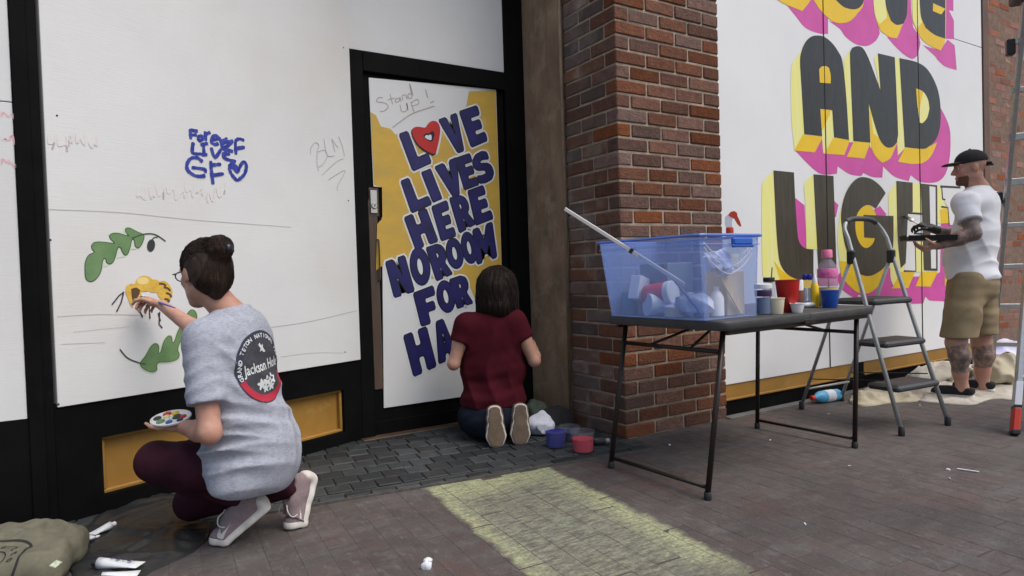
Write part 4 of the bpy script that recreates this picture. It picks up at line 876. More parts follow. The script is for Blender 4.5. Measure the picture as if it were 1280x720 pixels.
def waves(seed, f0, n=6, ani=None):
    r = np.random.default_rng(seed); K = r.normal(size=(n, 3)); K /= np.linalg.norm(K, axis=1)[:, None]; K *= f0 * r.uniform(0.6, 1.8, n)[:, None]; ph = r.uniform(0, 6.28, n)
    if ani is not None: K = K * np.asarray(ani)
    def fn(x, y, z):
        s_ = 0
        for q in range(n):
            warp = 1.2 * np.sin(0.5 * (K[(q + 1) % n][0] * x + K[(q + 1) % n][1] * y + K[(q + 1) % n][2] * z) + ph[(q + 2) % n])
            s_ = s_ + np.sin(K[q][0] * x + K[q][1] * y + K[q][2] * z + ph[q] + warp)
        return s_ / n ** 0.5
    return fn
def folds(p, d, across, wl, width, seed=0, sharp=False):
    """soft creases round point p that run along d and repeat across"""
    p, d, a = V(*p), unit(d), unit(across)
    def fn(x, y, z):
        u = (x - p[0]) * a[0] + (y - p[1]) * a[1] + (z - p[2]) * a[2]; t = (x - p[0]) * d[0] + (y - p[1]) * d[1] + (z - p[2]) * d[2]
        r2 = (x - p[0]) ** 2 + (y - p[1]) ** 2 + (z - p[2]) ** 2
        ph = 2 * math.pi * u / wl + 1.3 * np.sin(t * 14 + seed) + seed
        g = np.exp(-r2 / (width * width))
        return (np.abs(np.sin(ph / 2)) ** .75 * 2 - 1.2) * g if sharp else np.sin(ph) * g
    return fn
def foldlines(c, rx, ry, n, seed, w0=.012, w1=.03):
    """creases of thrown cloth: long soft ridges at random bearings over an area"""
    r = np.random.default_rng(seed); L = [(c[0] + r.uniform(-rx, rx), c[1] + r.uniform(-ry, ry), r.uniform(0, math.pi), r.uniform(w0, w1), r.uniform(.35, 1), r.uniform(.3, 1.0) * max(rx, ry)) for _ in range(n)]
    def fn(x, y):
        z = 0 * (x + y)
        for (cx, cy, a, w, h, l) in L:
            u = (x - cx) * math.cos(a) + (y - cy) * math.sin(a); v = -(x - cx) * math.sin(a) + (y - cy) * math.cos(a) + .25 * l * np.sin(u / l * 1.7)
            z = np.maximum(z, h * np.exp(-np.abs(v / w) ** 1.4) * np.exp(-(u / l) ** 4))
        return z
    return fn
def frame(fwd, up): f = unit(fwd); r = unit(np.cross(f, up)); u = np.cross(r, f); return np.array([r, f, u])      # rows: right, forward, up
def loc2(c, A, x, y, z): return V(*c) + A[0] * x + A[1] * y + A[2] * z
def head(fd, c, A, s=1.0, i=1):
    q = lambda x, y, z: loc2(c, A, x * s, y * s, z * s); R = lambda *r: [w * s for w in r]
    fd.ell(q(0, -.012, .035), R(.074, .094, .086), A, .02 * s, i).ell(q(0, .028, -.03), R(.060, .062, .082), A, .03 * s, i)
    for sx in (-1, 1):
        fd.cone(q(sx * .046, -.005, -.058), .020 * s, q(sx * .012, .066, -.092), .019 * s, .025 * s, i)
        fd.ell(q(sx * .075, -.012, -.004), R(.009, .021, .031), A, .008 * s, i); fd.ell(q(sx * .036, .066, -.018), R(.022, .018, .02), A, .02 * s, i)
        fd.ell(q(sx * .031, .092, .012), R(.016, .012, .011), A, .01 * s, i, 'sub')
    fd.cone(q(-.045, .072, .028), .013 * s, q(.045, .072, .028), .013 * s, .02 * s, i)
    fd.cone(q(0, .088, .018), .009 * s, q(0, .112, -.022), .013 * s, .012 * s, i); fd.ell(q(0, .098, -.026), R(.019, .012, .009), A, .008 * s, i)
    fd.ell(q(0, .087, -.056), R(.024, .011, .0065), A, .006 * s, i); fd.ell(q(0, .085, -.066), R(.022, .011, .007), A, .006 * s, i); fd.ell(q(0, .076, -.094), R(.022, .018, .016), A, .02 * s, i)
def eyes(parent, c, A, s=1.0):
    for sx in (-1, 1):
        e = MB(); e.lathe(loc2(c, A, sx * .031 * s, .076 * s, .012 * s), [(.0005, -.012 * s), (.008 * s, -.009 * s), (.012 * s, 0), (.010 * s, .0065 * s), (.006 * s, .010 * s)], n=14, axis=A[1]); o = e.build('eye', MAT['eye_white'], parent, smooth=True)
        e = MB(); e.lathe(loc2(c, A, sx * .031 * s, .076 * s, .012 * s), [(.0066 * s, .0085 * s), (.004 * s, .0115 * s), (.0005, .0125 * s)], n=14, axis=A[1]); e.build('iris', MAT['iris'], o, smooth=True)
def hand(fd, w, f, n, thumb, curl=(.5, .6, .65, .7), spread=.10, s=1.0, i=2, tcurl=0.5, tdir=0.9):
    """w wrist, f towards the fingers, n the way the palm looks, thumb = +1/-1 for the side of the thumb along f x n"""
    f = unit(f); n = unit(V(*n) - f * (V(*n) @ f)); sd = np.cross(f, n) * thumb
    fd.box(V(*w) + f * .045 * s, (.040 * s, .046 * s, .014 * s), np.array([sd, f, n]), .012 * s, .012 * s, i)
    fd.ell(V(*w) + f * .035 * s + sd * .024 * s + n * .010 * s, (.018 * s, .030 * s, .016 * s), np.array([sd, f, n]), .012 * s, i)
    for q, (o, L) in enumerate(((.031, .074), (.0105, .082), (-.0105, .076), (-.030, .060))):
        p = V(*w) + f * (.084 - .004 * abs(q - 1)) * s + sd * o * s; d = unit(f + sd * (o / .03) * spread); r = .0088 * s * (1 if q < 3 else .9); a = curl[q]; cur = 0.15
        p0 = p - f * .012 * s; fd.cone(p0, r * 1.05, p, r, .006 * s, i)
        for L_, r2 in ((.46, .95), (.30, .88), (.24, .78)):
            cur += a; dd = d * math.cos(cur) + n * math.sin(cur); e = p + dd * L * L_ * s; fd.cone(p, r, e, r * r2, .003 * s, i); p = e; r *= r2 ** .6
    p = V(*w) + f * .022 * s + sd * .034 * s + n * .006 * s; d = unit(f * .75 + sd * tdir); r = .0105 * s; cur = 0.1
    for L_, r2 in ((.040, .95), (.032, .85), (.026, .75)):
        dd = unit(d * math.cos(cur) + unit(n * .9 - sd * .7) * math.sin(cur)); e = p + dd * L_ * s; fd.cone(p, r, e, r * r2, .006 * s, i); p = e; r *= r2 ** .7; cur += tcurl
def place(verts, T): return (np.asarray(verts) @ T[:3, :3].T) + T[:3, 3]
def shoe_frame(toe, fwd, up): A = frame(fwd, up); T = np.eye(4); T[:3, 0] = A[1]; T[:3, 1] = -A[0]; T[:3, 2] = A[2]; T[:3, 3] = toe; return T      # local x = to the toe, y = left, z = up
def build_local(fd, name, mat, parent, T, bend=0.0, xb=-0.075, relax=2, cond=None):
    """mesh made in a shoe's own frame (toe tip at 0, heel at -0.27), bent at the ball, then placed"""
    v, f, ids = fd.mesh()
    for _ in range(relax):
        a = np.zeros_like(v); c = np.zeros(len(v))
        for q in range(4): np.add.at(a, f[:, q], v[f[:, (q + 1) % 4]]); np.add.at(a, f[:, q], v[f[:, (q + 3) % 4]]); np.add.at(c, f[:, q], 2)
        v = v * 0.45 + 0.55 * a / np.maximum(c, 1)[:, None]
    return mesh(name, place(bendv(v, bend, xb), T), f.tolist(), mat, parent, True)
def bendv(v, bend, xb):
    v = np.array(v, float)
    if bend:
        t = np.clip((xb + 0.03 - v[:, 0]) / 0.06, 0, 1); an = bend * t * t * (3 - 2 * t); x, z = v[:, 0] - xb, v[:, 2].copy()
        v[:, 0] = xb + x * np.cos(an) + z * np.sin(an); v[:, 2] = -x * np.sin(an) + z * np.cos(an)
    return v
def shoe(parent, T, kind, bend=0.0, sc=(1, 1, 1)):
    T = T.copy(); T[:3, 0] *= sc[0]; T[:3, 1] *= sc[1]; T[:3, 2] *= sc[2]
    h = 0.004; x = lambda v: v
    lo, hi = (-0.295, -0.07, -0.02), (0.02, 0.07, 0.15)
    plan = [(-.245, .030), (-.19, .031), (-.12, .036), (-.075, .042), (-.035, .036)]      # centre line x, half width
    sole = Field(lo, hi, h)
    for q in range(4): sole.cone((plan[q][0], 0, .015), plan[q][1], (plan[q + 1][0], 0, .015), plan[q + 1][1], .02)
    th = .034 if kind == 'run' else .022
    sole.cut((0, 0, th), (0, 0, 1), .008).cut((0, 0, 0), (0, 0, -1), .008)
    if kind == 'run': sole.ell((-.262, 0, .045), (.022, .034, .03), None, .02)
    sm = {'run': 'shoe_white', 'flat': 'shoe_white', 'slip': 'shoe_white'}[kind]
    so = build_local(sole, 'sole', MAT[sm], parent, T, bend)
    up_ = Field(lo, hi, h)
    for q in range(4):
        z = [.050, .048, .038, .030, .024][q]; z2 = [.050, .048, .038, .030, .024][q + 1]
        up_.cone((plan[q][0], 0, z), plan[q][1] * .96, (plan[q + 1][0], 0, z2), plan[q + 1][1] * .92, .03)
    if kind == 'run': up_.cone((-.232, 0, .085), .031, (-.165, 0, .082), .031, .03); up_.cone((-.165, 0, .085), .024, (-.09, 0, .055), .022, .03)
    else: up_.cone((-.235, 0, .062), .030, (-.13, 0, .055), .032, .03)
    top = .112 if kind == 'run' else .076
    up_.cut((0, 0, top), (0, 0, 1), .008).cut((0, 0, th - .008), (0, 0, -1), .006)
    up_.cone((-.225, 0, top + .012), .024, (-.165, 0, top + .012), .024, .01, 0, 'sub')
    um = {'run': 'shoe_mauve', 'flat': 'shoe_tan', 'slip': 'shoe_black'}[kind]
    uo = build_local(up_, 'upper', MAT[um], parent, T, bend)
    if kind == 'flat':
        of = Field(lo, hi, h)
        for q in range(4): of.cone((plan[q][0], 0, -.001), plan[q][1] * .86, (plan[q + 1][0], 0, -.001), plan[q + 1][1] * .86, .02)
        of.cut((0, 0, .006), (0, 0, 1), .004).cut((0, 0, -.004), (0, 0, -1), .003); build_local(of, 'outsole', MAT['shoe_tan'], so, T, bend)
    if kind == 'run':
        bv = BVHTree.FromPolygons([tuple(v.co) for v in uo.data.vertices], [tuple(p.vertices) for p in uo.data.polygons])
        sw = chaikin([(-.205, .040), (-.175, .036), (-.14, .044), (-.075, .078), (-.068, .082), (-.11, .060), (-.15, .055), (-.185, .066), (-.195, .072)][::-1], 2)
        sw = [(-.10 - (u + .14) * .98, w * .98 - .004) for u, w in sw]
        vv, ff = fill2d([ccw(sw)])
        bm = bmesh.new(); bvs = [bm.verts.new((u, 0, w)) for u, w in vv]
        for q in ff: bm.faces.new([bvs[a] for a in q])
        bmesh.ops.subdivide_edges(bm, edges=bm.edges[:], cuts=2); bm.verts.ensure_lookup_table()
        for sy in (-1, 1):
            pts = []; me_v = [v.co.copy() for v in bm.verts]; good = True
            raw = bendv([(v.x, sy * .12, v.z) for v in me_v], bend, -.075); raw2 = bendv([(v.x, 0, v.z) for v in me_v], bend, -.075)
            W0, W1 = place(raw, T) - org(uo), place(raw2, T) - org(uo)
            for a, b_ in zip(W0, W1):
                d = Vector(b_ - a).normalized(); hit = bv.ray_cast(Vector(a), d)
                pts.append(np.array(hit[0] - d * 0.0022) if hit[0] is not None else np.array(Vector(a) + d * .085))
            mesh('swoosh_mark', np.array(pts) + org(uo), [[v.index for v in f.verts] for f in bm.faces], MAT['shoe_white'], uo, True)
        bm.free()
        mb = MB()
        for q in range(4):
            xx = -.085 - q * .020; zt = .062 + q * .012; mb.tube(bendv([(xx, -.018, zt - .010), (xx, 0, zt + .004), (xx, .018, zt - .010)], bend, -.075), .0028, n=6)
        for sy in (-1, 1): mb.tube(bendv(dense([(-.148, sy * .004, .102), (-.120, sy * .030, .106), (-.100, sy * .038, .080), (-.120, sy * .034, .060), (-.140, sy * .012, .096)], 3), bend, -.075), .0024, n=6)
        mb.v = [tuple(q) for q in place(mb.v, T)]; mb.build('lace', MAT['shoe_white'], uo, smooth=True)
    return so, uo
def stamp(name, host, outlines, c, right, up_, look, mat, off, cuts=2):
    """print laid onto a garment: flat outlines pushed along `look` until they meet the cloth"""
    bv = BVHTree.FromPolygons([tuple(v.co) for v in host.data.vertices], [tuple(p.vertices) for p in host.data.polygons])
    vv, ff = fill2d([ccw(outlines[0])] + [ccw(h)[::-1] for h in outlines[1:]]) if isinstance(outlines, list) else outlines
    bm = bmesh.new(); bs = [bm.verts.new((u, w, 0)) for u, w in vv]
    for q in ff:
        try: bm.faces.new([bs[a] for a in q])
        except ValueError: pass
    if cuts: bmesh.ops.triangulate(bm, faces=bm.faces[:]); bmesh.ops.subdivide_edges(bm, edges=bm.edges[:], cuts=cuts, use_grid_fill=True)
    bm.verts.index_update(); o = org(host); look = unit(look); pts = []
    for v in bm.verts:
        p = V(*c) + V(*right) * v.co.x + V(*up_) * v.co.y - look * 0.30 - o
        hit = bv.ray_cast(Vector(p), Vector(look)); q = np.array(hit[0]) if hit[0] is not None else p + look * 0.30
        pts.append(q - look * off + o)
    r = mesh(name, pts, [[v.index for v in f.verts] for f in bm.faces], mat, host, True); bm.free(); return r
def text2d(s_, size, bold=0.0, font=None):
    cu = bpy.data.curves.new('tmp', 'FONT'); cu.body = s_; cu.size = size; cu.align_x = 'CENTER'; cu.align_y = 'CENTER'; cu.offset = bold; cu.resolution_u = 2
    o = bpy.data.objects.new('tmp', cu); me = o.to_mesh(); v = [tuple(q.co[:2]) for q in me.vertices]; f = [tuple(q.vertices) for q in me.polygons]
    o.to_mesh_clear(); bpy.data.objects.remove(o); bpy.data.curves.remove(cu); return v, f

def strands(host, c, A, n, start, end, seed, r=.0009, free=.0, steps=11, name='hair_strands', mat=None, parent=None, lift=.0022):
    """fine hairs combed over the mass of hair from start(t) to end(t) directions about the head centre"""
    bv = BVHTree.FromPolygons([tuple(v.co) for v in host.data.vertices], [tuple(p.vertices) for p in host.data.polygons]); rg = random.Random(seed); mb = MB(); o = org(host); c0 = V(*c) - o
    for k in range(n):
        a, b = start(rg), end(rg); pts = []; off = rg.uniform(-.0006, lift); wob = rg.uniform(-.05, .05)
        for i in range(steps):
            t = i / (steps - 1); d = V(*a) * (1 - t) + V(*b) * t; d = A.T @ d + A[0] * wob * math.sin(t * 3.1); d = unit(d)
            hit = bv.ray_cast(Vector(c0 + d * .4), Vector(-d), .4)
            if hit[0] is None: continue
            pts.append(np.array(hit[0]) + d * (off + .0012 * math.sin(i * 1.7 + k)) + o)
        if len(pts) < 4: continue
        if free:
            L = rg.uniform(.2, 1) * free; t_ = unit(pts[-1] - pts[-3]); pts += [pts[-1] + t_ * L * .5 + V(0, 0, -.2 * L), pts[-1] + t_ * L * .8 + V(rg.uniform(-.3, .3) * L, rg.uniform(-.3, .3) * L, -.7 * L)]
        mb.tube(pts, [r] * (len(pts) - 1) + [r * .4], n=4, cap=False)
    ob = mb.build(name, mat, parent, smooth=True); ob['kind'] = 'stuff'; return ob

# ------------------------------------------------------------------ woman in grey, crouching and painting the bee
g1 = on_floor(300, 668); gw = thing('person', 'person in grey T-shirt and plum leggings crouching and painting a bee', 'person', (g1[0], g1[1], 0))
SL, SR = P(253, 424, 2.34), P(308, 408, 2.61); PC = P(318, 566, 2.50); NB = P(291, 388, 2.47)
lat = unit(SR - SL); spine = unit(NB - PC); fwd = unit(np.cross(spine, lat)); spine2 = unit(np.cross(lat, fwd)); BA = np.array([lat, fwd, spine2])
HC = P(256, 343, 2.45); HA = frame(-RT * .80 + fh * .62 - V(0, 0, .16), V(0.02, 0.03, 1))
EL, WL = P(262, 541, 2.27), P(226, 533, 2.44)
ER, WR = P(262, 425, 2.82), P(202, 381, 2.905)
sk = Field(np.minimum.reduce([HC, WL, WR, EL, PC, SR]) - V(.22, .22, .30), np.maximum.reduce([HC, WL, WR, EL, PC, SR]) + V(.22, .22, .22), 0.0048)
head(sk, HC, HA, 1.0)
sk.cone(NB - spine * .03, .058, HC + HA[2] * -.06 - HA[1] * .02, .050, .03, 1)
sk.chain([NB - spine * .03, NB - spine * .25, PC + spine * .05, PC], [.05, .07, .07, .07], .03, 0)
sk.cone(SL, .045, NB - spine * .07, .045, .03, 0).cone(SR, .045, NB - spine * .07, .045, .03, 0)
sk.chain([SL, SL * .5 + EL * .5, EL], [.050, .043, .037], .02, 2).chain([EL, EL * .65 + WL * .35, WL], [.038, .037, .024], .02, 2)
sk.chain([SR, ER], [.048, .037], .02, 3).chain([ER, ER * .65 + WR * .35, WR], [.037, .036, .023], .02, 3)
hd = unit(P(176, 371, 2.985) - WR)
hand(sk, WR, hd, -UP * .6 + RT * -.6, 1, (.55, .65, .7, .75), .04, .95, 3, .45)
hd2 = unit(P(206, 529, 2.52) - WL); hand(sk, WL, hd2, UP * 1.0 - FW * .2, -1, (.18, .2, .22, .25), .10, .92, 2, .25)
sk.build('body', [MAT['skin']], gw)
eyes(gw, HC, HA)
# tee
tee = Field(np.minimum.reduce([SL, SR, PC, NB, EL]) - V(.26, .26, .24), np.maximum.reduce([SL, SR, PC, NB, EL]) + V(.28, .28, .10), 0.0062)
sp = lambda t: PC + (NB - PC) * t
tee.cone(SL - lat * -.01, .060, SR - lat * .01, .060, .05).ell(sp(.80), (.165, .100, .13), BA, .06).ell(sp(.60), (.170, .108, .17), BA, .06).ell(sp(.34), (.160, .115, .17), BA, .06)
tee.ell(sp(.08) - fwd * .02, (.165, .140, .17), BA, .06).ell(sp(-.04) - fwd * .03 + lat * .01, (.150, .125, .15), BA, .05).cone(sp(.10) - lat * .09 + fwd * .05, .095, sp(-.10) - lat * .10 + fwd * .03, .10, .05)
tee.cone(NB - spine * .06 - fwd * .01, .075, NB - spine * .005 - fwd * .005, .052, .05)
tee.cone(SL - spine * .10 + lat * .05, .085, sp(.25) - lat * .07 + fwd * .01, .10, .06)
e1 = SL * .30 + EL * .70; e2 = SR * .5 + ER * .5
tee.disp(folds(sp(.22) - lat * .12, lat * .8 + fwd * .5 - spine * .5, spine + lat * .5, .050, .11, 1.7, True), .013).disp(folds(sp(.70) - lat * .14 , lat - spine * .8, spine * .7 + lat, .055, .085, .3, True), .009)
tee.disp(folds(sp(.12) + lat * -.10, fwd + lat * .4, spine + lat * .35, .075, .15, 1.0, True), .012).disp(folds(sp(.40), lat - spine * .5, spine + lat * .6, .10, .20, 2.0, True), .009).disp(folds(sp(.05) + lat * .10 - fwd * .08, spine + lat * .6, lat - spine * .4, .07, .12, .8, True), .010).disp(folds(SL + (EL - SL) * .3, lat + fwd, spine, .055, .12, .4), .004).disp(waves(3, 22), .0022).disp(waves(5, 60), .0007)
for S_, E_, e_, r0_, r1_ in ((SL, EL, e1, .064, .071), (SR, ER, e2, .064, .068)):
    slv = tee.like(); slv.cone(S_, r0_, e_ + (E_ - S_) * .15, r1_, .04); slv.disp(folds(S_ * .5 + E_ * .5, lat + fwd, spine + fwd * .3, .055, .12, .4, True), .005).disp(waves(17, 30), .0018); slv.cut(e_, E_ - S_, .005); tee.merge(slv, .035)
tee.cut(NB + spine * .012, spine + fwd * .15, .01, (NB + spine * .06, .085))
hemn = unit(-spine * 1.0 + fwd * .42 + lat * .10); tee.cut(sp(-.19), hemn, .006)
tee_o = tee.build('t_shirt', [MAT['heather']], gw, relax=1)
# round print on the back
look = unit(fwd * .95 + FW * .25 + lat * .08); ec = sp(.60) + lat * .008
stp = lambda nm, out, m, off, cuts=2: stamp(nm, tee_o, out, ec, lat, spine2, look, MAT[m], off, cuts)
R0 = 0.132
def disc(r0_, r1_, a0=0, a1=2 * math.pi, n=48, m=5):
    vv = [((r0_ + (r1_ - r0_) * j / m) * math.cos(a0 + (a1 - a0) * i / n), (r0_ + (r1_ - r0_) * j / m) * 1.02 * math.sin(a0 + (a1 - a0) * i / n)) for i in range(n + 1) for j in range(m + 1)]
    return vv, [(i * (m + 1) + j, i * (m + 1) + j + 1, (i + 1) * (m + 1) + j + 1, (i + 1) * (m + 1) + j) for i in range(n) for j in range(m)]
emb = stp('print_disc', disc(.0, R0, n=56, m=14), 'emblem_navy', .0016, 0)
stp('print_disc', disc(.0, R0 * .78, m=10), 'emblem_dark', .0026, 0)
stp('print_band', disc(R0 * .78, R0 * .97, math.radians(196), math.radians(340), m=4), 'emblem_red', .0026, 0)
def arc_text(s_, rad, a0, a1, size, mat, off, bold=0.0, flip=False):
    vv, ff = [], []
    for i, ch in enumerate(s_):
        if ch == ' ': continue
        a = a0 + (a1 - a0) * i / (len(s_) - 1); v, f = text2d(ch, size, bold); rot = a - math.pi / 2 + (math.pi if flip else 0); n0 = len(vv)
        vv += [(rad * math.cos(a) + x * math.cos(rot) - y * math.sin(rot), rad * math.sin(a) + x * math.sin(rot) + y * math.cos(rot)) for x, y in v]; ff += [tuple(q + n0 for q in w) for w in f]
    return vv, ff
stp('print_lettering', arc_text('GRAND TETON NATIONAL PARK', R0 * .87, math.radians(192), math.radians(2), .022, 'emblem_white', 0, .0006), 'emblem_white', .0034, 0)
v, f = text2d('Jackson Hole', .046, .0008); stp('print_lettering', ([(x * .80, y * 1.15 + .002) for x, y in v], f), 'emblem_white', .0034, 1)
stp('print_figure', [[(-.012, .082), (-.004, .090), (.002, .078), (.012, .082), (.010, .070), (.022, .052), (.012, .050), (.004, .060), (-.008, .056), (-.002, .068)]], 'emblem_white', .0034, 1)
for k, (x, y, r) in enumerate(((-.030, -.062, .017), (-.002, -.055, .016), (.026, -.052, .017), (-.012, -.080, .013), (.016, -.078, .014))):
    w = [(x + r * (1 + .35 * math.sin(5 * t)) * math.cos(t), y + r * (1 + .35 * math.sin(5 * t)) * math.sin(t)) for t in np.linspace(0, 6.283, 24, endpoint=False)]
    stp('print_figure', [w], 'emblem_white', .0034 + .0002 * k, 0)
# shoes: toes on the ground, heels lifted; the ankles follow from them
sole_dir = unit(V(*on_floor(262, 684)) - V(*on_floor(340, 678))); SH1 = shoe_frame(V(*on_floor(262, 681)) + V(0, 0, 0.004), sole_dir, V(0, 0, 1)); B1 = math.radians(37)
d2 = unit(V(*on_floor(352, 664)) - V(*on_floor(392, 652))); SH2 = shoe_frame(V(*on_floor(356, 664)) + V(0, 0, 0.004), unit(d2 * .6 + np.array([fh[0], fh[1], 0]) * -.15), V(0, 0, 1)); B2 = math.radians(66)
shoe(gw, SH1, 'run', B1); shoe(gw, SH2, 'run', B2)
ank = lambda T_, b_, z_: place(bendv([(-.198, 0, z_)], b_, -.075), T_)[0]
# leggings
HL, HR = PC - lat * .070 - fwd * .0 - spine * .03, PC + lat * .070 - fwd * .0 - spine * .03
KL, AL = P(196, 577, 2.50), ank(SH1, B1, .105); KR, AR = P(240, 628, 2.70), ank(SH2, B2, .105); AL2, AR2 = ank(SH1, B1, .06), ank(SH2, B2, .06)
lg = Field(np.minimum.reduce([KL, KR, AL, AR, PC]) - V(.2, .2, .18), np.maximum.reduce([KL, KR, AL, AR, PC]) + V(.2, .2, .18), 0.0065)
lg.ell(PC - fwd * .02 - spine * .02, (.135, .105, .11), BA, .05)
lg.chain([HL, HL * .5 + KL * .5, KL], [.080, .088, .072], .04).chain([KL, KL * .6 + AL * .4, AL], [.070, .060, .034], .03)
lg.chain([HR, HR * .5 + KR * .5, KR], [.080, .086, .068], .04).chain([KR, KR * .6 + AR * .4, AR], [.066, .058, .034], .03)
lg.cone(AL, .030, AL2, .024, .01).cone(AR, .030, AR2, .024, .01); lg.disp(waves(8, 30), .0014); lg.disp(folds(KL * .6 + AL * .4, spine, KL - HL, .045, .12), .003)
lg.cut((0, 0, 0.012), (0, 0, -1)); lg.build('leggings', [MAT['plum']], gw)
# hair, bun, glasses
hr = Field(HC - .17, HC + .19, 0.0038)
q = lambda x, y, z: loc2(HC, HA, x, y, z)
hr.ell(q(0, -.020, .042), (.083, .104, .092), HA, .02).ell(q(0, -.055, -.012), (.074, .068, .075), HA, .03).cone(q(0, -.07, -.05), .040, q(0, -.075, -.085), .020, .03)
hr.cut(q(0, .062, .0), HA[1] * .9 - HA[2] * .42, .02); hr.cut(q(0, .012, -.028), HA[1] * .75 - HA[2] * .66, .015)
BUN = q(.006, -.112, .080)
hr.ell(BUN, (.050, .046, .047), HA, .004, 1)
aa = HA
hr.disp(lambda x, y, z: np.sin(((x - HC[0]) * aa[0][0] + (y - HC[1]) * aa[0][1] + (z - HC[2]) * aa[0][2]) * 420 + 3 * np.sin(z * 40)), .0010)
hr.disp(lambda x, y, z: np.sin(np.sqrt((x - BUN[0]) ** 2 + (y - BUN[1]) ** 2 + (z - BUN[2]) ** 2) * 330 + 2 * np.sin(x * 60) + 2 * np.sin(z * 70)) * np.exp(-((x - BUN[0]) ** 2 + (y - BUN[1]) ** 2 + (z - BUN[2]) ** 2) / .0026), .0042)
hair_o = hr.build('hair', MAT['hair_brown'], gw)
strands(hair_o, HC, HA, 260, lambda g: (g.uniform(-1, 1), g.uniform(.35, .62), g.uniform(-.1, .9)), lambda g: (g.uniform(-.25, .25), -.95, g.uniform(.45, .75)), 5, .0008, 0, 11, 'hair_strands', MAT['hair_brown'], gw)
strands(hair_o, HC, HA, 170, lambda g: (g.uniform(-.75, .75), g.uniform(-.75, -.25), g.uniform(-.95, -.6)), lambda g: (g.uniform(-.25, .25), -.95, g.uniform(.35, .65)), 6, .0008, 0, 10, 'hair_strands', MAT['hair_brown'], gw)
mb = MB(); mb.tube([BUN + HA[0] * .034 * math.cos(t) + HA[1] * .018 - HA[2] * .012 + HA[2] * .034 * math.sin(t) for t in np.linspace(0, 2 * math.pi, 21)], .008, n=8, cap=False); mb.box(BUN - HA[1] * .044 + HA[0] * .010 - HA[2] * .008, (.026, .018, .032), ax=HA, bev=.006); mb.build('hair_tie', MAT['glasses'], gw, smooth=True)
gl = MB()
for sx in (-1, 1):
    gl.tube([q(sx * .034 + .024 * math.cos(t), .108, .008 + .019 * math.sin(t)) for t in np.linspace(0, 2 * math.pi, 21)], .0022, n=6, cap=False); gl.tube([q(sx * .058, .108, .014), q(sx * .072, .098, .014), q(sx * .078, .0, .010), q(sx * .074, -.02, -.004)], .0022, n=6)
gl.tube([q(-.010, .110, .012), q(.010, .110, .012)], .0022, n=6); go = gl.build('glasses', MAT['glasses'], gw, smooth=True)
for sx in (-1, 1):
    mb = MB(); mb.add([q(sx * .034 + .023 * math.cos(t), .108, .008 + .018 * math.sin(t)) for t in np.linspace(0, 2 * math.pi, 16, endpoint=False)], [tuple(range(16))]); mb.build('lens', MAT['lens'], go)
# brush and palette she holds
b0, b1 = P(219, 385, 2.80), P(168, 367, 3.03)
pbr = thing('paint_brush', 'thin blue paint brush held by the crouching person at the bee', 'paint brush', tuple(b1))
MB().tube([b0, b0 * .7 + b1 * .3, b0 * .25 + b1 * .75], [.0024, .0048, .0038], n=8).build('handle', MAT['brush_blue'], pbr, smooth=True)
MB().tube([b0 * .25 + b1 * .75, b0 * .12 + b1 * .88], [.0042, .0044], n=8).build('ferrule', MAT['steel'], pbr, smooth=True)
MB().tube([b0 * .12 + b1 * .88, b1], [.0044, .0010], n=8).build('bristles', MAT['bristle'], pbr, smooth=True)
pc_, pa = P(214, 524, 2.46), frame(unit(RT * -.9 + FW * .5), UP * .86 - FW * .30)
pl = thing('paint_palette', 'white oval palette with paint dabs in the crouching person\'s hand', 'palette', tuple(pc_))
oval = [pc_ + pa[1] * .085 * math.cos(t) + pa[0] * .060 * math.sin(t) for t in np.linspace(0, 2 * math.pi, 30, endpoint=False)]
MB().prism(oval, pa[2] * .006).build('plate', MAT['white_plastic'], pl)
mb = MB(); mb.tube([p + pa[2] * .006 for p in oval] + [oval[0] + pa[2] * .006], .0034, n=6, cap=False); mb.build('rim', MAT['white_plastic'], pl, smooth=True)
for k, (x, y, r, m) in enumerate(((.05, .02, .016, 'heart_red'), (.055, -.018, .015, 'acorn'), (.02, .034, .014, 'yellow'), (.012, -.034, .016, 'leaf'), (-.02, .012, .018, 'rag_green'), (-.045, .02, .013, 'heart_red'), (-.03, -.028, .013, 'brush_blue'), (.028, .002, .012, 'bee_light'), (-.06, -.004, .012, 'acorn'), (-.005, .000, .010, 'leaf_glow'))):
    MB().lathe(pc_ + pa[1] * x + pa[0] * y + pa[2] * .006, [(r, 0), (r * .9, .003), (r * .4, .006), (.0005, .007)], n=12, axis=pa[2], sx=1.4).build('paint_dab', MAT[m], pl, smooth=True)

# ------------------------------------------------------------------ woman in maroon, kneeling at the door
r1 = on_floor(635, 560); rw = thing('person', 'person in maroon top kneeling with back turned at the painted door', 'person', (r1[0], r1[1], 0))
SL, SR = P(582, 405, 3.90), P(644, 401, 3.92); PC = P(617, 519, 3.95); NB = P(616, 381, 3.95); lat = unit(SR - SL); spine = unit(NB - PC); fwd = unit(np.cross(spine, lat)); spine = unit(np.cross(lat, fwd)); BA = np.array([lat, fwd, spine])
HC = P(621, 362, 3.98); HA = frame(fwd * 1.0 - V(0, 0, .35) + lat * .05, V(0, 0, 1))
EL, WL = P(567, 455, 3.88), P(578, 446, 4.11); ER, WR = P(668, 451, 3.93), P(668, 436, 4.16)
sk = Field(np.minimum.reduce([HC, WL, WR, PC]) - V(.3, .3, .2), np.maximum.reduce([HC, WL, WR, PC]) + V(.3, .25, .25), 0.006)
head(sk, HC, HA); sk.cone(NB - spine * .03, .058, HC - HA[2] * .06, .05, .03, 1)
sk.chain([NB - spine * .03, NB - spine * .25, PC], [.05, .08, .08], .03, 0).cone(SL, .042, NB - spine * .07, .05, .03, 0).cone(SR, .042, NB - spine * .07, .05, .03, 0)
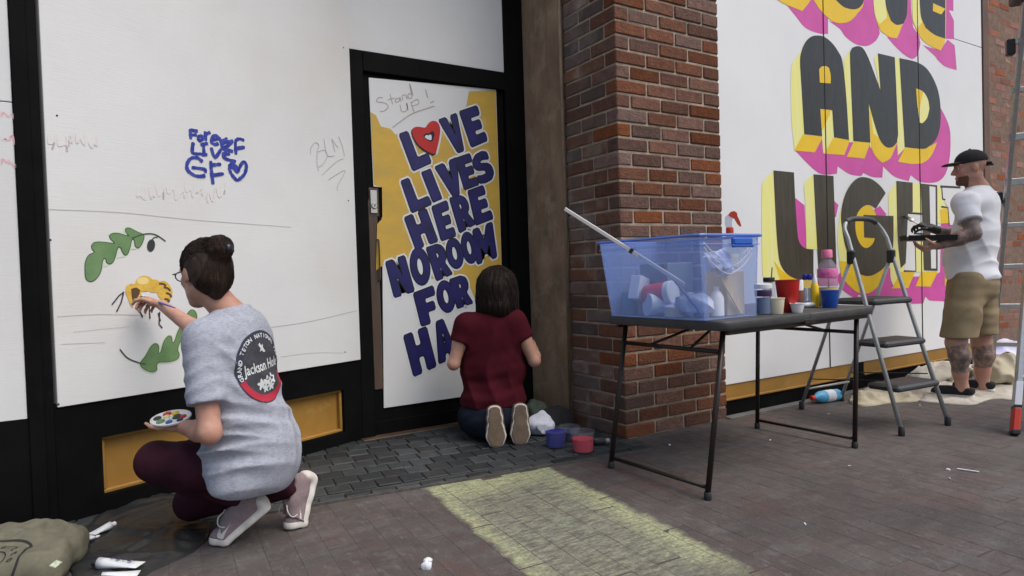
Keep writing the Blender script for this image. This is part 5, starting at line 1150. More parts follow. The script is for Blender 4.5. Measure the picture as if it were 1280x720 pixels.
for S, E_, W in ((SL, EL, WL), (SR, ER, WR)): sk.chain([S, S * .5 + E_ * .5, E_], [.050, .042, .035], .02, 2).chain([E_, E_ * .6 + W * .4, W], [.035, .036, .024], .02, 2)
hand(sk, WL, fwd + V(0, 0, .1), -V(0, 0, 1), -1, (.4, .5, .5, .6), .06, .95, 2); hand(sk, WR, fwd + V(0, 0, .2), lat * -1, -1, (.6, .7, .7, .8), .03, .95, 2)
sk.build('body', [MAT['skin_shaded']], rw); eyes(rw, HC, HA)
tp = Field(np.minimum.reduce([SL, SR, PC]) - V(.3, .3, .2), np.maximum.reduce([SL, SR, NB]) + V(.3, .3, .12), 0.0065); sp = lambda t: PC + (NB - PC) * t
tp.cone(SL + lat * .02, .060, SR - lat * .02, .060, .05).ell(sp(.70), (.200, .125, .17), BA, .06).ell(sp(.42), (.202, .13, .20), BA, .06).ell(sp(.14), (.205, .165, .15), BA, .05).cone(NB - spine * .06, .085, NB - spine * .0, .055, .05)
tp.disp(folds(sp(.30), spine + lat * .15, lat, .13, .26, .6, True), .012).disp(folds(sp(.62) + lat * .15, lat - spine, spine + lat, .06, .09, .2, True), .006).disp(folds(sp(.62) - lat * .15, lat + spine, spine - lat, .06, .09, .9, True), .006).disp(folds(sp(.15), lat + spine * .2, spine, .07, .2, 2), .004).disp(waves(14, 24), .0024)
for S, E_ in ((SL, EL), (SR, ER)): e = S * .54 + E_ * .46; slv = tp.like(); slv.cone(S, .066, S * .3 + E_ * .7, .062, .04); slv.disp(waves(19, 30), .002); slv.cut(e, E_ - S, .005); tp.merge(slv, .04)
tp.cut(sp(.125), -spine + fwd * .15, .006); tp.cut(NB + spine * .02, spine, .01, (NB + spine * .07, .10)); tp.build('blouse', MAT['maroon'], rw)
jn = Field(PC - V(.42, .42, .30), PC + V(.42, .55, .22), 0.0075)
HL, HR = PC - lat * .09, PC + lat * .09; KL, KR = V(*(HL + fwd * .30 - lat * .04)), V(*(HR + fwd * .30 + lat * .04)); KL[2] = KR[2] = .075
AL, AR = V(*on_floor(616, 551)) + V(0, 0, .10) + fwd * .10, V(*on_floor(655, 548)) + V(0, 0, .10) + fwd * .10
jn.ell(PC - fwd * .02, (.19, .155, .15), BA, .05)
for H_, K, A_ in ((HL, KL, AL), (HR, KR, AR)): jn.chain([H_, H_ * .5 + K * .5, K], [.115, .10, .08], .04).chain([K, K * .55 + A_ * .45, A_], [.076, .075, .052], .03)
jn.disp(folds(PC - spine * .05, lat, spine + fwd, .055, .25, 1), .004).disp(waves(21, 30), .002).cut((0, 0, .012), (0, 0, -1)); jn.build('jeans', MAT['denim'], rw)
for k, (px, py, tilt) in enumerate(((621, 561, -.03), (650, 558, .05))):
    toe = V(*on_floor(px, py)) + V(0, 0, .0); T = shoe_frame(toe + V(0, 0, .012) - fwd * .03, V(0, 0, -1) - fwd * .10 - lat * tilt, fwd + V(0, 0, -.10))
    shoe(rw, T, 'flat', 0.0, (.86, 1.28, 1))
hr = Field(HC - .25, HC + .22, 0.0045); q = lambda x, y, z: loc2(HC, HA, x, y, z)
hr.ell(q(0, -.018, .030), (.114, .114, .104), HA, .02).cone(q(0, -.055, .0), .100, HC - V(0, 0, .085) - fwd * .055, .112, .05).cone(HC - V(0, 0, .06) - fwd * .03 - lat * .05, .085, HC - V(0, 0, .125) - fwd * .045 - lat * .075, .050, .04).cone(HC - V(0, 0, .06) - fwd * .03 + lat * .05, .085, HC - V(0, 0, .125) - fwd * .05 + lat * .08, .05, .04)
hr.cut(q(0, .055, 0), HA[1] - HA[2] * .25, .02); hr.disp(lambda x, y, z: np.sin(((x - HC[0]) * lat[0] + (y - HC[1]) * lat[1]) * 260 + 3 * np.sin(z * 22) + 2 * np.sin(x * 31)), .0022).disp(waves(31, 34), .003); hair_o = hr.build('hair', MAT['hair_dark'], rw)
strands(hair_o, HC, np.array([lat, unit(V(fwd[0], fwd[1], 0)), V(0, 0, 1)]), 420, lambda g: (g.uniform(-.3, .3), g.uniform(-.35, .2), .95), lambda g: (g.uniform(-1, 1), g.uniform(-.75, .1), g.uniform(-1.25, -.8)), 8, .0011, .035, 12, 'hair_strands', MAT['hair_dark'], rw, .004)

# ------------------------------------------------------------------ man in cap, painting the H
m1 = on_floor(1200, 499); mw = thing('person', 'person in black cap, white T-shirt and khaki shorts painting the mural', 'person', (m1[0], m1[1], 0))
D0 = 4.76
PC = P(1216, 352, D0); NB = P(1223, 234, D0 + .02); SL, SR = P(1206, 254, D0 - .17), P(1236, 252, D0 + .20)
lat = unit(SR - SL); spine = unit(NB - PC); fwd = unit(np.cross(spine, lat)); spine = unit(np.cross(lat, fwd)); BA = np.array([lat, fwd, spine])
HC = P(1212, 211, D0 + .01); HA = frame(-RT * 1.0 + fh * .30 - V(0, 0, .12), V(0, 0, 1))
EL, WL = P(1217, 292, D0 - .27), P(1172, 307, D0 - .18); ER, WR = P(1210, 298, D0 + .22), P(1166, 286, D0 + .30)
sk = Field(np.minimum.reduce([HC, WL, WR, PC]) - V(.4, .4, .95), np.maximum.reduce([HC, WL, WR, PC]) + V(.4, .4, .25), 0.0062)
head(sk, HC, HA, 1.0, 1); sk.cone(NB - spine * .04, .066, HC - HA[2] * .06 - HA[1] * .015, .060, .03, 1)
sk.chain([NB - spine * .02, NB - spine * .25, PC], [.07, .09, .09], .03, 0).cone(SL, .05, NB - spine * .07, .055, .03, 0).cone(SR, .05, NB - spine * .07, .055, .03, 0)
sk.chain([SL, SL * .5 + EL * .5, EL], [.060, .056, .046], .02, 3).chain([EL, EL * .6 + WL * .4, WL], [.047, .049, .030], .02, 3)
sk.chain([SR, SR * .5 + ER * .5, ER], [.060, .054, .045], .02, 3).chain([ER, ER * .6 + WR * .4, WR], [.046, .046, .029], .02, 3)
hand(sk, WL, P(1147, 313, D0 - .16) - WL, V(0, 0, 1) * 1.0 + fh * .25, -1, (.35, .42, .45, .5), .06, 1.08, 2, .5)
hL, hR_ = PC - lat * .095, PC + lat * .095
kL, aL = P(1195, 428, D0 - .12), P(1203, 486, D0 - .10); kR, aR = P(1227, 428, D0 + .06), P(1229, 482, D0 + .10)
for H_, K, A_ in ((hL, kL, aL), (hR_, kR, aR)):
    sk.chain([H_, K], [.085, .064], .03, 4).chain([K, K * .72 + A_ * .28 - fwd * .012, K * .35 + A_ * .65, A_], [.062, .066, .046, .038], .03, 5); sk.cone(A_, .034, A_ + fwd * .03 - V(0, 0, .04), .028, .03, 6)
def mpick(ids, v):
    m = np.zeros(len(v), int); m[np.isin(ids, (3,))] = 1; sh = ids == 5; zr = v[:, 2]; m[sh & (zr > .20) & (zr < .42)] = 1
    hv = (v - HC); ya, za, xa = hv @ HA[1], hv @ HA[2], hv @ HA[0]
    m[(ids == 1) & (za < -.050) & (za > -.13) & (ya > .030) & (ya < .12) & ~((np.abs(xa) < .022) & (za > -.07) & (ya > .07))] = 2
    return m
sk.build('body', [MAT['skin'], MAT['tattoo'], MAT['beard']], mw, mpick); eyes(mw, HC, HA)
gv = Field(WR - .2, WR + .2, .0042); gd = unit(P(1146, 279, D0 + .36) - WR); gv.cone(WR - gd * .035, .033, WR + gd * .02, .034, .02); hand(gv, WR, gd, -V(0, 0, 1) + RT * .3, 1, (.55, .65, .7, .75), .03, 1.1, 2, .45); gv.build('glove', MAT['glove'], mw)
ts = Field(np.minimum.reduce([SL, SR, PC, EL]) - V(.3, .3, .22), np.maximum.reduce([SL, SR, NB, EL]) + V(.3, .3, .12), 0.007); sp = lambda t: PC + (NB - PC) * t
ts.cone(SL + lat * .01, .076, SR - lat * .01, .076, .05).ell(sp(.78), (.20, .13, .16), BA, .06).ell(sp(.50), (.195, .145, .19), BA, .06).ell(sp(.26) + fwd * .035, (.195, .165, .17), BA, .06).ell(sp(.05), (.195, .16, .14), BA, .05).cone(NB - spine * .07, .095, NB - spine * .005, .066, .05)
eL, eR = SL * .38 + EL * .62, SR * .38 + ER * .62
ts.disp(folds(sp(.2) - fwd * .1, lat + spine * .4, spine + fwd * .5, .11, .22, .3, True), .007).disp(folds(sp(.5) - lat * .1, spine + fwd * .7, fwd - spine * .6, .10, .22, 2.2, True), .006).disp(waves(41, 22), .003).disp(folds(SL + (EL - SL) * .4, fwd, spine, .06, .12, 1), .004)
for S, E_, e in ((SL, EL, eL), (SR, ER, eR)): slv = ts.like(); slv.cone(S, .074, e + (E_ - S) * .15, .080, .05); slv.disp(waves(23, 28), .003); slv.cut(e, E_ - S, .005); ts.merge(slv, .045)
ts.cut(sp(.03), -spine, .006); ts.cut(NB + spine * .016, spine - fwd * .1, .01, (NB + spine * .08, .11)); ts.build('t_shirt', MAT['tee_white'], mw)
so = Field(PC - V(.35, .35, .52), PC + V(.35, .35, .15), 0.0075)
so.ell(PC - spine * .03, (.185, .155, .15), BA, .05)
for H_, K in ((hL, kL), (hR_, kR)): so.chain([H_, H_ * .45 + K * .55, K - V(0, 0, .06)], [.120, .112, .116], .035)
so.disp(folds(PC - spine * .2, spine + fwd * .3, lat + fwd, .11, .3, .2, True), .008).disp(folds(PC - spine * .12, lat, spine, .07, .2, 1), .004).disp(waves(51, 26), .003).cut(kL * .97 + hL * .03 + V(0, 0, .02), V(0, 0, -1), .006); so_o = so.build('shorts', MAT['khaki'], mw)
for A_, px, py in ((aL, 1166, 498), (aR, 1206, 489)):
    fw_ = unit(V(*fwd[:2], 0)); toe = A_ * V(1, 1, 0) + fw_ * .20 + V(0, 0, .014); shoe(mw, shoe_frame(toe, fw_, V(0, 0, 1)), 'slip')
cp = Field(HC - .22, HC + .22, .0045); q = lambda x, y, z: loc2(HC, HA, x, y, z)
cp.ell(q(0, -.014, .050), (.084, .106, .088), HA, .01).cut(q(0, 0, .040), -HA[2] + HA[1] * -.06, .004)
cp.ell(q(0, .108, .045), (.068, .068, .014), HA, .006).cut(q(0, .1, .041), -HA[2] + HA[1] * .0, .003, (q(0, .15, .0), .085)); cp.cone(q(-.05, -.115, .018), .012, q(.05, -.115, .018), .012, .02).cone(q(0, -.11, .022), .014, q(0, -.145, .008), .008, .01)
cp.ell(q(0, -.014, .142), (.008, .008, .006), HA, .004); cp.build('cap', MAT['cap'], mw)
# tray and brush he holds
tc, ta = P(1160, 301, D0 - .15), frame(unit(-RT + fh * .35), V(0.02, 0, 1))
tr = thing('paint_tray', 'black paint tray held level by the person in the cap', 'paint tray', tuple(tc))
mb = MB(); L_, W_ = .155, .075
o_ = [tc + ta[1] * x + ta[0] * y for x, y in ((-L_, -W_), (L_ * .9, -W_), (L_, -W_ * .7), (L_, W_ * .7), (L_ * .9, W_), (-L_, W_))]
mb.prism(o_, ta[2] * .006); mb.build('base', MAT['black_plastic'], tr)
mb = MB()
for k in range(6):
    a, b_ = o_[k], o_[(k + 1) % 6]; mid = (a + b_) / 2; out = unit(mid - tc); mb.add([a, b_, b_ + ta[2] * .036 + out * .012, a + ta[2] * .036 + out * .012, a + out * .003, b_ + out * .003, b_ + ta[2] * .036 + out * .016, a + ta[2] * .036 + out * .016], [(0, 1, 2, 3), (5, 4, 7, 6), (3, 2, 6, 7), (0, 3, 7, 4), (1, 5, 6, 2), (0, 4, 5, 1)])
mb.build('rim', MAT['black_plastic'], tr); MB().prism([tc + (p - tc) * .7 + ta[2] * .007 for p in o_], ta[2] * .003).build('wet_paint', MAT['ink_wet'], tr)
b0, b1 = P(1156, 285, D0 + .31), on_y(1131, 270, MY - .006)
br = thing('paint_brush', 'flat paint brush with white handle in the gloved hand at the letter H', 'paint brush', tuple(b1))
MB().tube([b0, b0 * .55 + b1 * .45, b0 * .4 + b1 * .6], [.006, .009, .014], n=10, flat=.6).build('handle', MAT['white_plastic'], br, smooth=True); MB().tube([b0 * .4 + b1 * .6, b0 * .26 + b1 * .74], [.022, .022], n=10, flat=.5).build('ferrule', MAT['steel'], br, smooth=True); MB().tube([b0 * .26 + b1 * .74, b1], [.022, .017], n=10, flat=.4).build('bristles', MAT['black_plastic'], br, smooth=True)
# ------------------------------------------------------------------ folding table
ta_ = math.radians(3.0); TX, TY = V(math.cos(ta_), math.sin(ta_), 0), V(-math.sin(ta_), math.cos(ta_), 0); T0 = V(2.200, 1.885, 0); TZ = 0.765
def tb(x, y, z): return T0 + TX * x + TY * y + V(0, 0, z)
tab = thing('folding_table', 'dark folding table on the pavement holding the blue tub and painting supplies', 'table', tuple(tb(.63, .37, 0)))
def rounded(x0, x1, y0, y1, r, n=5):
    out = []
    for cx, cy, a0 in ((x1 - r, y0 + r, -90), (x1 - r, y1 - r, 0), (x0 + r, y1 - r, 90), (x0 + r, y0 + r, 180)):
        for k in range(n + 1): a = math.radians(a0 + 90 * k / n); out.append((cx + r * math.cos(a), cy + r * math.sin(a)))
    return out
def slab(poly, z0, z1, bev):
    """a plate with softened upper and lower edges"""
    mb = MB(); n = len(poly); c = V(*np.mean(poly, axis=0)); rows = []
    for ins, z in ((bev, z0), (0, z0 + bev), (0, z1 - bev), (bev * .3, z1 - bev * .3), (bev, z1)):
        rows.append([tb(*(V(*p) + unit(c - V(*p)) * ins), z) for p in poly])
    vv = [q for r in rows for q in r]; ff = [(i * n + j, i * n + (j + 1) % n, (i + 1) * n + (j + 1) % n, (i + 1) * n + j) for i in range(4) for j in range(n)]
    ff += [tuple(range(n))[::-1], tuple(4 * n + j for j in range(n))]; return mb.add(vv, ff)
for x0, x1 in ((0, .632), (.636, 1.25)):
    poly = rounded(0, 1.25, 0, .74, .045); poly = [p for p in poly if (p[0] <= .633 if x0 == 0 else p[0] >= .633)]
    poly = (poly[:] + []) if False else poly
    e = [(x1, 0), (x1, .74)] if x0 == 0 else [(x0, .74), (x0, 0)]
    if x0 == 0: poly = poly + e
    else: poly = poly + e
    slab(poly, TZ - .042, TZ, .008).build('table_top', MAT['table_top'], tab, angle=50)
for y in (.0, .74): MB().box(tb(.634, y + (.012 if y == 0 else -.012), TZ - .040), (.09, .03, .022), ax=[TX, TY, (0, 0, 1)], bev=.003).build('hinge', MAT['table_leg'], tab)
for xt, xf in ((.085, -.045), (1.195, 1.190)):
    for y in (.075, .675):
        yf = y if xf < 0 else y + .02
        lg_ = MB(); lg_.tube([tb(xf, yf, .02), tb(xt, y, TZ - .045)], .0125, n=12); lo_ = lg_.build('leg', MAT['table_leg'], tab, smooth=True)
        MB().lathe(tb(xf, yf, .0), [(.016, 0), (.017, .006), (.016, .030), (.0135, .034)], n=12).build('foot_cap', MAT['black_plastic'], lo_, angle=40)
    f = lambda t: (xf + (xt - xf) * t / (TZ - .045))
    MB().tube([tb(f(.05), .09, .05), tb(f(.05), .675, .05)], .009, n=10).build('foot_bar', MAT['table_leg'], tab, smooth=True)
    MB().tube([tb(f(.625), .08, .625), tb(f(.625), .675, .625)], .010, n=10).build('cross_bar', MAT['table_leg'], tab, smooth=True)
    s_ = 1 if xf < 0 else -1
    for y in (.25, .50): MB().tube([tb(f(.625), y, .625), tb(xt + s_ * .30, .375 + (y - .375) * .3, TZ - .048)], .007, n=8).build('brace', MAT['table_leg'], tab, smooth=True)
for y in (.035, .705): MB().box(tb(.634, y, TZ - .052), (1.16, .02, .022), ax=[TX, TY, (0, 0, 1)], bev=.003).build('rail', MAT['table_leg'], tab)

# ------------------------------------------------------------------ blue tub on the table
bs = [(2.175, 1.972), (2.555, 1.988), (2.528, 2.590), (2.150, 2.575)]; rm = [(2.135, 1.955), (2.560, 1.972), (2.532, 2.622), (2.107, 2.605)]; bz0, bz1 = TZ + .002, 1.142
tub = thing('storage_tub', 'large translucent blue storage tub full of supplies on the folding table', 'storage tub', (2.34, 2.27, bz0))
def lerp2(a, b, t): return (a[0] + (b[0] - a[0]) * t, a[1] + (b[1] - a[1]) * t)
def ring(t, inset=0.0):
    c = V(2.345, 2.28); out = []
    for k in range(4):
        p = V(*lerp2(bs[k], rm[k], t)); p = p + unit(c - p) * inset
        prv = V(*lerp2(bs[k - 1], rm[k - 1], t)); nxt = V(*lerp2(bs[(k + 1) % 4], rm[(k + 1) % 4], t))
        for q_ in (p + unit(prv - p) * .03, p + (unit(prv - p) + unit(nxt - p)) * .009, p + unit(nxt - p) * .03): out.append(q_)
    return out
def shell(t0, t1, sel, name, mat, parent):
    mb = MB(); rows = []
    for ins in (0, .003):
        for t in np.linspace(t0, t1, 5): rows.append([(*p, bz0 + (bz1 - bz0) * t) for p in ring(t, ins)])
    n = 12; vv = [q for r in rows for q in r]; ff = []
    for j in range(n):
        if j not in sel: continue
        for i in range(4): ff.append((i * n + j, i * n + (j + 1) % n, (i + 1) * n + (j + 1) % n, (i + 1) * n + j))
        for i in range(5, 9): ff.append((i * n + j, (i + 1) * n + j, (i + 1) * n + (j + 1) % n, i * n + (j + 1) % n))
    mb.add(vv, ff); return mb.build(name, mat, parent, smooth=False)
shell(0, 1, {0, 1, 3, 4, 5, 6, 7, 8, 9, 10, 11} - {2}, 'tub_wall', MAT['bin'], tub); shell(0, 1, {2}, 'tub_end', MAT['bin_clear'], tub)
mb = MB(); mb.add([(*p, bz0) for p in ring(0)] + [(*p, bz0 + .003) for p in ring(0)], [tuple(range(12))[::-1], tuple(range(12, 24))]); mb.build('tub_floor', MAT['bin'], tub)
mb = MB(); r_ = [(*p, bz1 - .006) for p in ring(.98, -.010)]; mb.tube(r_ + [r_[0], r_[1]], .0075, n=6, cap=False); mb.build('rim', glassy('blue rim', (0.45, 0.58, 1.0), 0.62, 0.25, (0.17, 0.29, 0.66)), tub)
mb = MB(); r_ = [(*p, bz1 - .045) for p in ring(.90, -.004)]; mb.tube(r_ + [r_[0], r_[1]], .0035, n=6, cap=False); mb.build('rib', MAT['bin'], tub)
lt = thing('tub_latch', 'x', 'x') if False else None
ex = unit(V(rm[1][0] - rm[0][0], rm[1][1] - rm[0][1], 0)); ey = V(ex[1], -ex[0], 0)
lc = V(*lerp2(rm[0], rm[1], .62), bz1 - .034); mb = MB(); mb.box(lc + ey * .016, (.135, .022, .034), ax=[ex, ey, (0, 0, 1)], bev=.007); mb.box(lc + ey * .020 + V(0, 0, -.020), (.15, .012, .014), ax=[ex, ey, (0, 0, 1)], bev=.004); mb.build('latch', MAT['blue_latch'], tub)
# what is in the tub
def tag1(o, l, c, g=None): return tag(o, l, c, g)
p0, p1 = P(706, 261, 3.30), P(856, 356, 2.98)
pole = thing('white_pole', 'long white wooden pole leaning out of the tub towards the doorway', 'pole', tuple(p1)); 
d_ = unit(p1 - p0); s1_ = unit(np.cross(d_, V(0, 0, 1))); s2_ = np.cross(s1_, d_)
MB().box((p0 + p1) / 2, (np.linalg.norm(p1 - p0), .008, .018), ax=[d_, s1_, s2_], bev=.002).build('stick', MAT['pole_white'], pole)
MB().box(p0 * .42 + p1 * .58, (.018, .014, .024), ax=[d_, s1_, s2_], bev=.003).build('clip', MAT['black_plastic'], pole)
a_, b_ = V(2.31, 2.02, 1.00), V(2.50, 2.04, .79); d_ = unit(b_ - a_); s1_ = unit(np.cross(d_, V(0, 1, 0))); s2_ = np.cross(s1_, d_)
tag(MB().box((a_ + b_) / 2, (np.linalg.norm(b_ - a_), .034, .006), ax=[d_, s1_, s2_], bev=.001).build('stir_stick', MAT['wood_pale'], None, loc=tuple(b_)), 'flat pale wooden stick standing inside the clear end of the tub', 'stick')
def heap(name, c, r, mat, label, cat, seed, h=.006, amp=.014, fq=55, ax=None, lumps=4, group=None, flat=True):
    f_ = Field(V(*c) - V(*r) - .05, V(*c) + V(*r) + .05, h); rg = random.Random(seed)
    f_.ell(c, (r[0], r[1], r[2]), ax, .02)
    for k in range(lumps): f_.ell(V(*c) + V(rg.uniform(-.6, .6) * r[0], rg.uniform(-.6, .6) * r[1], rg.uniform(-.3, .4) * r[2]), (r[0] * rg.uniform(.3, .6), r[1] * rg.uniform(.3, .6), r[2] * rg.uniform(.5, .9)), None, .015)
    w_ = waves(seed, fq * .7, 5); f_.disp(lambda x, y, z: np.abs(w_(x, y, z)) - .7, amp * 1.4).disp(waves(seed + 50, fq * 1.6, 6), amp * .16)
    if flat: f_.cut((0, 0, c[2] - r[2] * .55), (0, 0, -1), .004)
    return tag(f_.build(name, mat, None, loc=(c[0], c[1], c[2] - r[2] * .55), relax=1), label, cat, group)
heap('towel', (2.345, 2.04, 1.015), (.065, .05, .050), MAT['rag_blue'], 'bunched pale blue towel inside the tub behind its clear end', 'towel', 61, .0045, .016, 70, flat=False)
def lath(name, base, prof, mat, label, cat, axis=(0, 0, 1), n=20, group=None, sx=1.0): return tag(MB().lathe(base, prof, n, axis, sx=sx).build(name, mat, None, loc=tuple(base), angle=35), label, cat, group)
rj = thing('paint_jar', 'red jar with white lid lying on its side in the tub', 'jar', (2.27, 2.36, .86)); ja = unit(V(.25, -1, .12))
MB().lathe((2.265, 2.42, .865), [(.050, 0), (.054, .006), (.054, .110), (.048, .120)], 20, ja).build('body', MAT['paint_red'], rj, angle=35); MB().lathe(V(2.265, 2.42, .865) + ja * .120, [(.058, 0), (.058, .028), (.054, .031)], 20, ja).build('lid', MAT['white_plastic'], rj, angle=35)
bxm = MB(); bxm.box((2.26, 2.47, .90), (.085, .06, .12), ax=[(.94, .2, -.28), (-.2, .98, 0), (.28, .06, .96)], bev=.003); tag(bxm.build('carton', MAT['paper'], None, loc=(2.26, 2.47, .84)), 'white paint carton tilted beside the red jar in the tub', 'carton')
bxm = MB(); bxm.box((2.42, 2.44, .90), (.20, .18, .25), ax=[(.99, .1, 0), (-.1, .99, 0), (0, 0, 1)], bev=.004); tag(bxm.build('box', M('grey blue box', (.20, .23, .30), rough=.7), None, loc=(2.42, 2.44, .775)), 'grey blue box at the back of the tub', 'box')
lath('white_bottle', (2.36, 2.065, .772), [(.028, 0), (.032, .004), (.032, .085), (.020, .110), (.012, .118), (.012, .135)], MAT['white_plastic'], 'small white bottle standing behind the clear end of the tub', 'bottle')
lath('round_lid', (2.455, 2.10, .83), [(.060, 0), (.062, .003), (.062, .012), (.056, .015)], M('slate blue lid', (.10, .14, .22), rough=.4), 'slate blue round lid leaning inside the tub by its clear end', 'lid', axis=(-.3, -.9, .3))
lath('roll_of_tape', (2.25, 2.22, .772), [(.030, 0), (.050, 0), (.050, .045), (.030, .045), (.030, 0)], M('cream tape', (.55, .48, .34), rough=.6), 'cream roll of tape on the floor of the tub', 'tape')
heap('rag', (2.28, 2.13, .82), (.05, .10, .05), MAT['rag_white'], 'crumpled white rag on the floor of the tub beside the tape', 'rag', 63, .006, .014, 60); heap('rag', (2.30, 2.30, .80), (.07, .12, .03), MAT['lilac'], 'lilac rag under the red jar in the tub', 'rag', 64, .006, .012, 60)
cord = thing('string_bundle', 'loops of white string hanging inside the clear end of the tub', 'string', (2.36, 1.99, 1.03))
for k, (dz, sg) in enumerate(((.0, .06), (-.02, .085), (-.045, .10))):
    MB().tube(dense([V(2.20, 1.990, 1.105 + dz), V(2.26, 1.992, 1.075 + dz - sg * .2), V(2.36, 1.995, 1.045 + dz - sg * .35), V(2.46, 1.997, 1.065 + dz - sg * .2), V(2.525, 1.998, 1.10 + dz)], 6), .0028, n=6).build('loop', MAT['white_plastic'], cord, smooth=True)
lath('paint_jar', (2.24, 2.52, .772), [(.040, 0), (.042, .004), (.042, .10), (.036, .112)], M('teal jar', (.05, .17, .25), rough=.4), 'teal jar in the far corner of the tub', 'jar')
lath('paper_roll', (2.40, 2.30, .80), [(.018, 0), (.055, 0), (.055, .20), (.018, .20)], MAT['paper'], 'white paper towel roll lying across the middle of the tub', 'paper roll', axis=(-.75, .25, .10))
lath('tin_can', (2.30, 2.10, .772), [(.036, 0), (.038, .003), (.038, .085), (.036, .088)], M('dented tin', (.30, .31, .34), rough=.35, metal=.7), 'small grey tin behind the towel in the tub', 'tin')
hb = thing('brush_bundle', 'bundle of brush handles leaning against the tub wall', 'brushes', (2.23, 2.05, .78))
for k in range(4): MB().tube([(2.235 + .012 * k, 2.04 + .01 * k, .785), (2.20 + .016 * k, 2.20 + .03 * k, .97 + .015 * k)], [.0055, .0035], n=8).build('brush_handle', [MAT['brush_blue'], MAT['wood_pale'], MAT['cup_red'], MAT['black_plastic']][k], hb, smooth=True)
spb = thing('spray_bottle', 'clear spray bottle with red and white trigger standing up out of the tub', 'spray bottle', (2.50, 2.10, .985)); sb_ = V(2.500, 2.10, .985)
bxm = MB(); bxm.box((2.485, 2.13, .873), (.12, .14, .206), bev=.003); tag(bxm.build('box', M('cream carton', (.50, .42, .34), rough=.7), None, loc=(2.485, 2.13, .77)), 'cream carton in the tub under the spray bottle', 'box')
MB().lathe(sb_, [(.034, 0), (.038, .006), (.038, .10), (.034, .13), (.018, .165), (.014, .175)], 18).build('bottle', MAT['cloudy'], spb, angle=35)
MB().lathe(sb_, [(.033, .004), (.036, .008), (.036, .07)], 18).build('liquid', MAT['cup_white'], spb, angle=35)
MB().lathe(sb_ + V(0, 0, .17), [(.017, 0), (.018, .004), (.017, .024), (.012, .028)], 14).build('collar', MAT['trigger_red'], spb, angle=35)
tdir = unit(RT * 1.0 - FW * .3); tdir[2] = 0; tdir = unit(tdir); tn = np.cross(V(0, 0, 1), tdir)
hd_ = MB(); hd_.prism([sb_ + tdir * x + V(0, 0, z) - tn * .011 for x, z in ((-.016, .198), (-.022, .215), (-.020, .246), (-.006, .258), (.012, .262), (.026, .258), (.030, .244), (.012, .236), (.010, .198))], tn * .022); hd_.build('trigger_head', MAT['white_plastic'], spb)
hd_ = MB(); hd_.prism([sb_ + tdir * x + V(0, 0, z) - tn * .012 for x, z in ((-.006, .254), (.004, .268), (.022, .272), (.034, .262), (.036, .246), (.046, .222), (.052, .200), (.046, .198), (.034, .212), (.022, .236), (.004, .246))], tn * .024); hd_.build('trigger', MAT['trigger_red'], spb)
# supplies along the table
def stand(px, py): p = on_floor(px, py, TZ); return V(p[0], p[1], TZ + .001), float((p - CAM) @ FW) / F_PX
def cup(name, px, py, h, r0, r1, mat, label, cat, fillm=None, lvl=.8):
    b_, s_ = stand(px, py); h *= s_; r0 *= s_; r1 *= s_
    t = thing(name, label, cat, tuple(b_)); MB().lathe(b_, [(r0 * .96, 0), (r0, .002), (r1, h - .003), (r1 + .0022, h - .003), (r1 + .0022, h), (r1 - .0015, h), (r0 - .002, .004), (.0005, .004)], 24).build('wall', mat, t, angle=40)
    if fillm: rr = r0 + (r1 - r0) * lvl - .0025; MB().lathe(b_, [(r0 - .003, .005), (rr, h * lvl), (.0005, h * lvl)], 24).build('paint', fillm, t, angle=40)
    return t, b_, s_
j = thing('paint_tub', 'lidded paint tub with dark label touching the right end of the blue tub', 'paint tub', (2.64, 2.03, TZ)); b_ = V(2.640, 2.03, TZ + .001)
MB().lathe(b_, [(.034, 0), (.036, .004), (.038, .125)], 20).build('body', MAT['cloudy'], j, angle=35); MB().lathe(b_, [(.0365, .085), (.0385, .088), (.0388, .112), (.037, .114)], 20).build('label', MAT['label_dark'], j, angle=35); MB().lathe(b_, [(.040, .122), (.041, .126), (.041, .142), (.037, .145)], 20).build('lid', MAT['white_plastic'], j, angle=35)
MB().lathe(b_, [(.0325, .004), (.0345, .078), (.0005, .079)], 18).build('paint', M('grey blue paint', (.12, .17, .27), rough=.4), j, angle=35)
gj = thing('glass_jar', 'clear jar with a brush standing in it behind the cream cup', 'jar', tuple(stand(962, 388)[0])); b_, s_ = stand(962, 388)
MB().lathe(b_, [(.030, 0), (.032, .004), (.032, .13), (.027, .145), (.027, .17), (.0255, .17), (.0255, .145), (.030, .13), (.030, .006), (.0005, .006)], 20).build('wall', MAT['clear'], gj, angle=40); MB().lathe(b_, [(.0275, .146), (.0285, .15), (.0285, .165), (.0275, .168)], 20).build('band', MAT['black_plastic'], gj, angle=40)
tb2 = thing('paint_brush', 'dark brush standing upright in the clear jar on the table', 'paint brush', tuple(b_ + V(0, 0, .01))); MB().tube([b_ + V(0, 0, .02), b_ + V(.012, -.012, .22)], [.004, .003], n=8).build('handle', MAT['black_plastic'], tb2, smooth=True); MB().tube([b_ + V(-.001, 0, .008), b_ + V(0, 0, .035)], [.003, .007], n=8).build('bristles', MAT['bristle'], tb2, smooth=True)
cup('paper_cup', 970, 392.5, 20, 8.5, 10.5, MAT['cup_cream'], 'cream paper cup in front of the clear jar on the table', 'cup', MAT['bee_light'])
t, b_, s_ = cup('plastic_cup', 985, 390, 40, 10.5, 14.5, MAT['cup_red'], 'tall red plastic cup among the paints on the table', 'cup', MAT['label_dark'], .85)
cup('plastic_cup', 996.5, 391, 12, 6, 8.5, MAT['cup_white'], 'small white plastic cup in front of the red cup', 'cup', MAT['cup_white'])
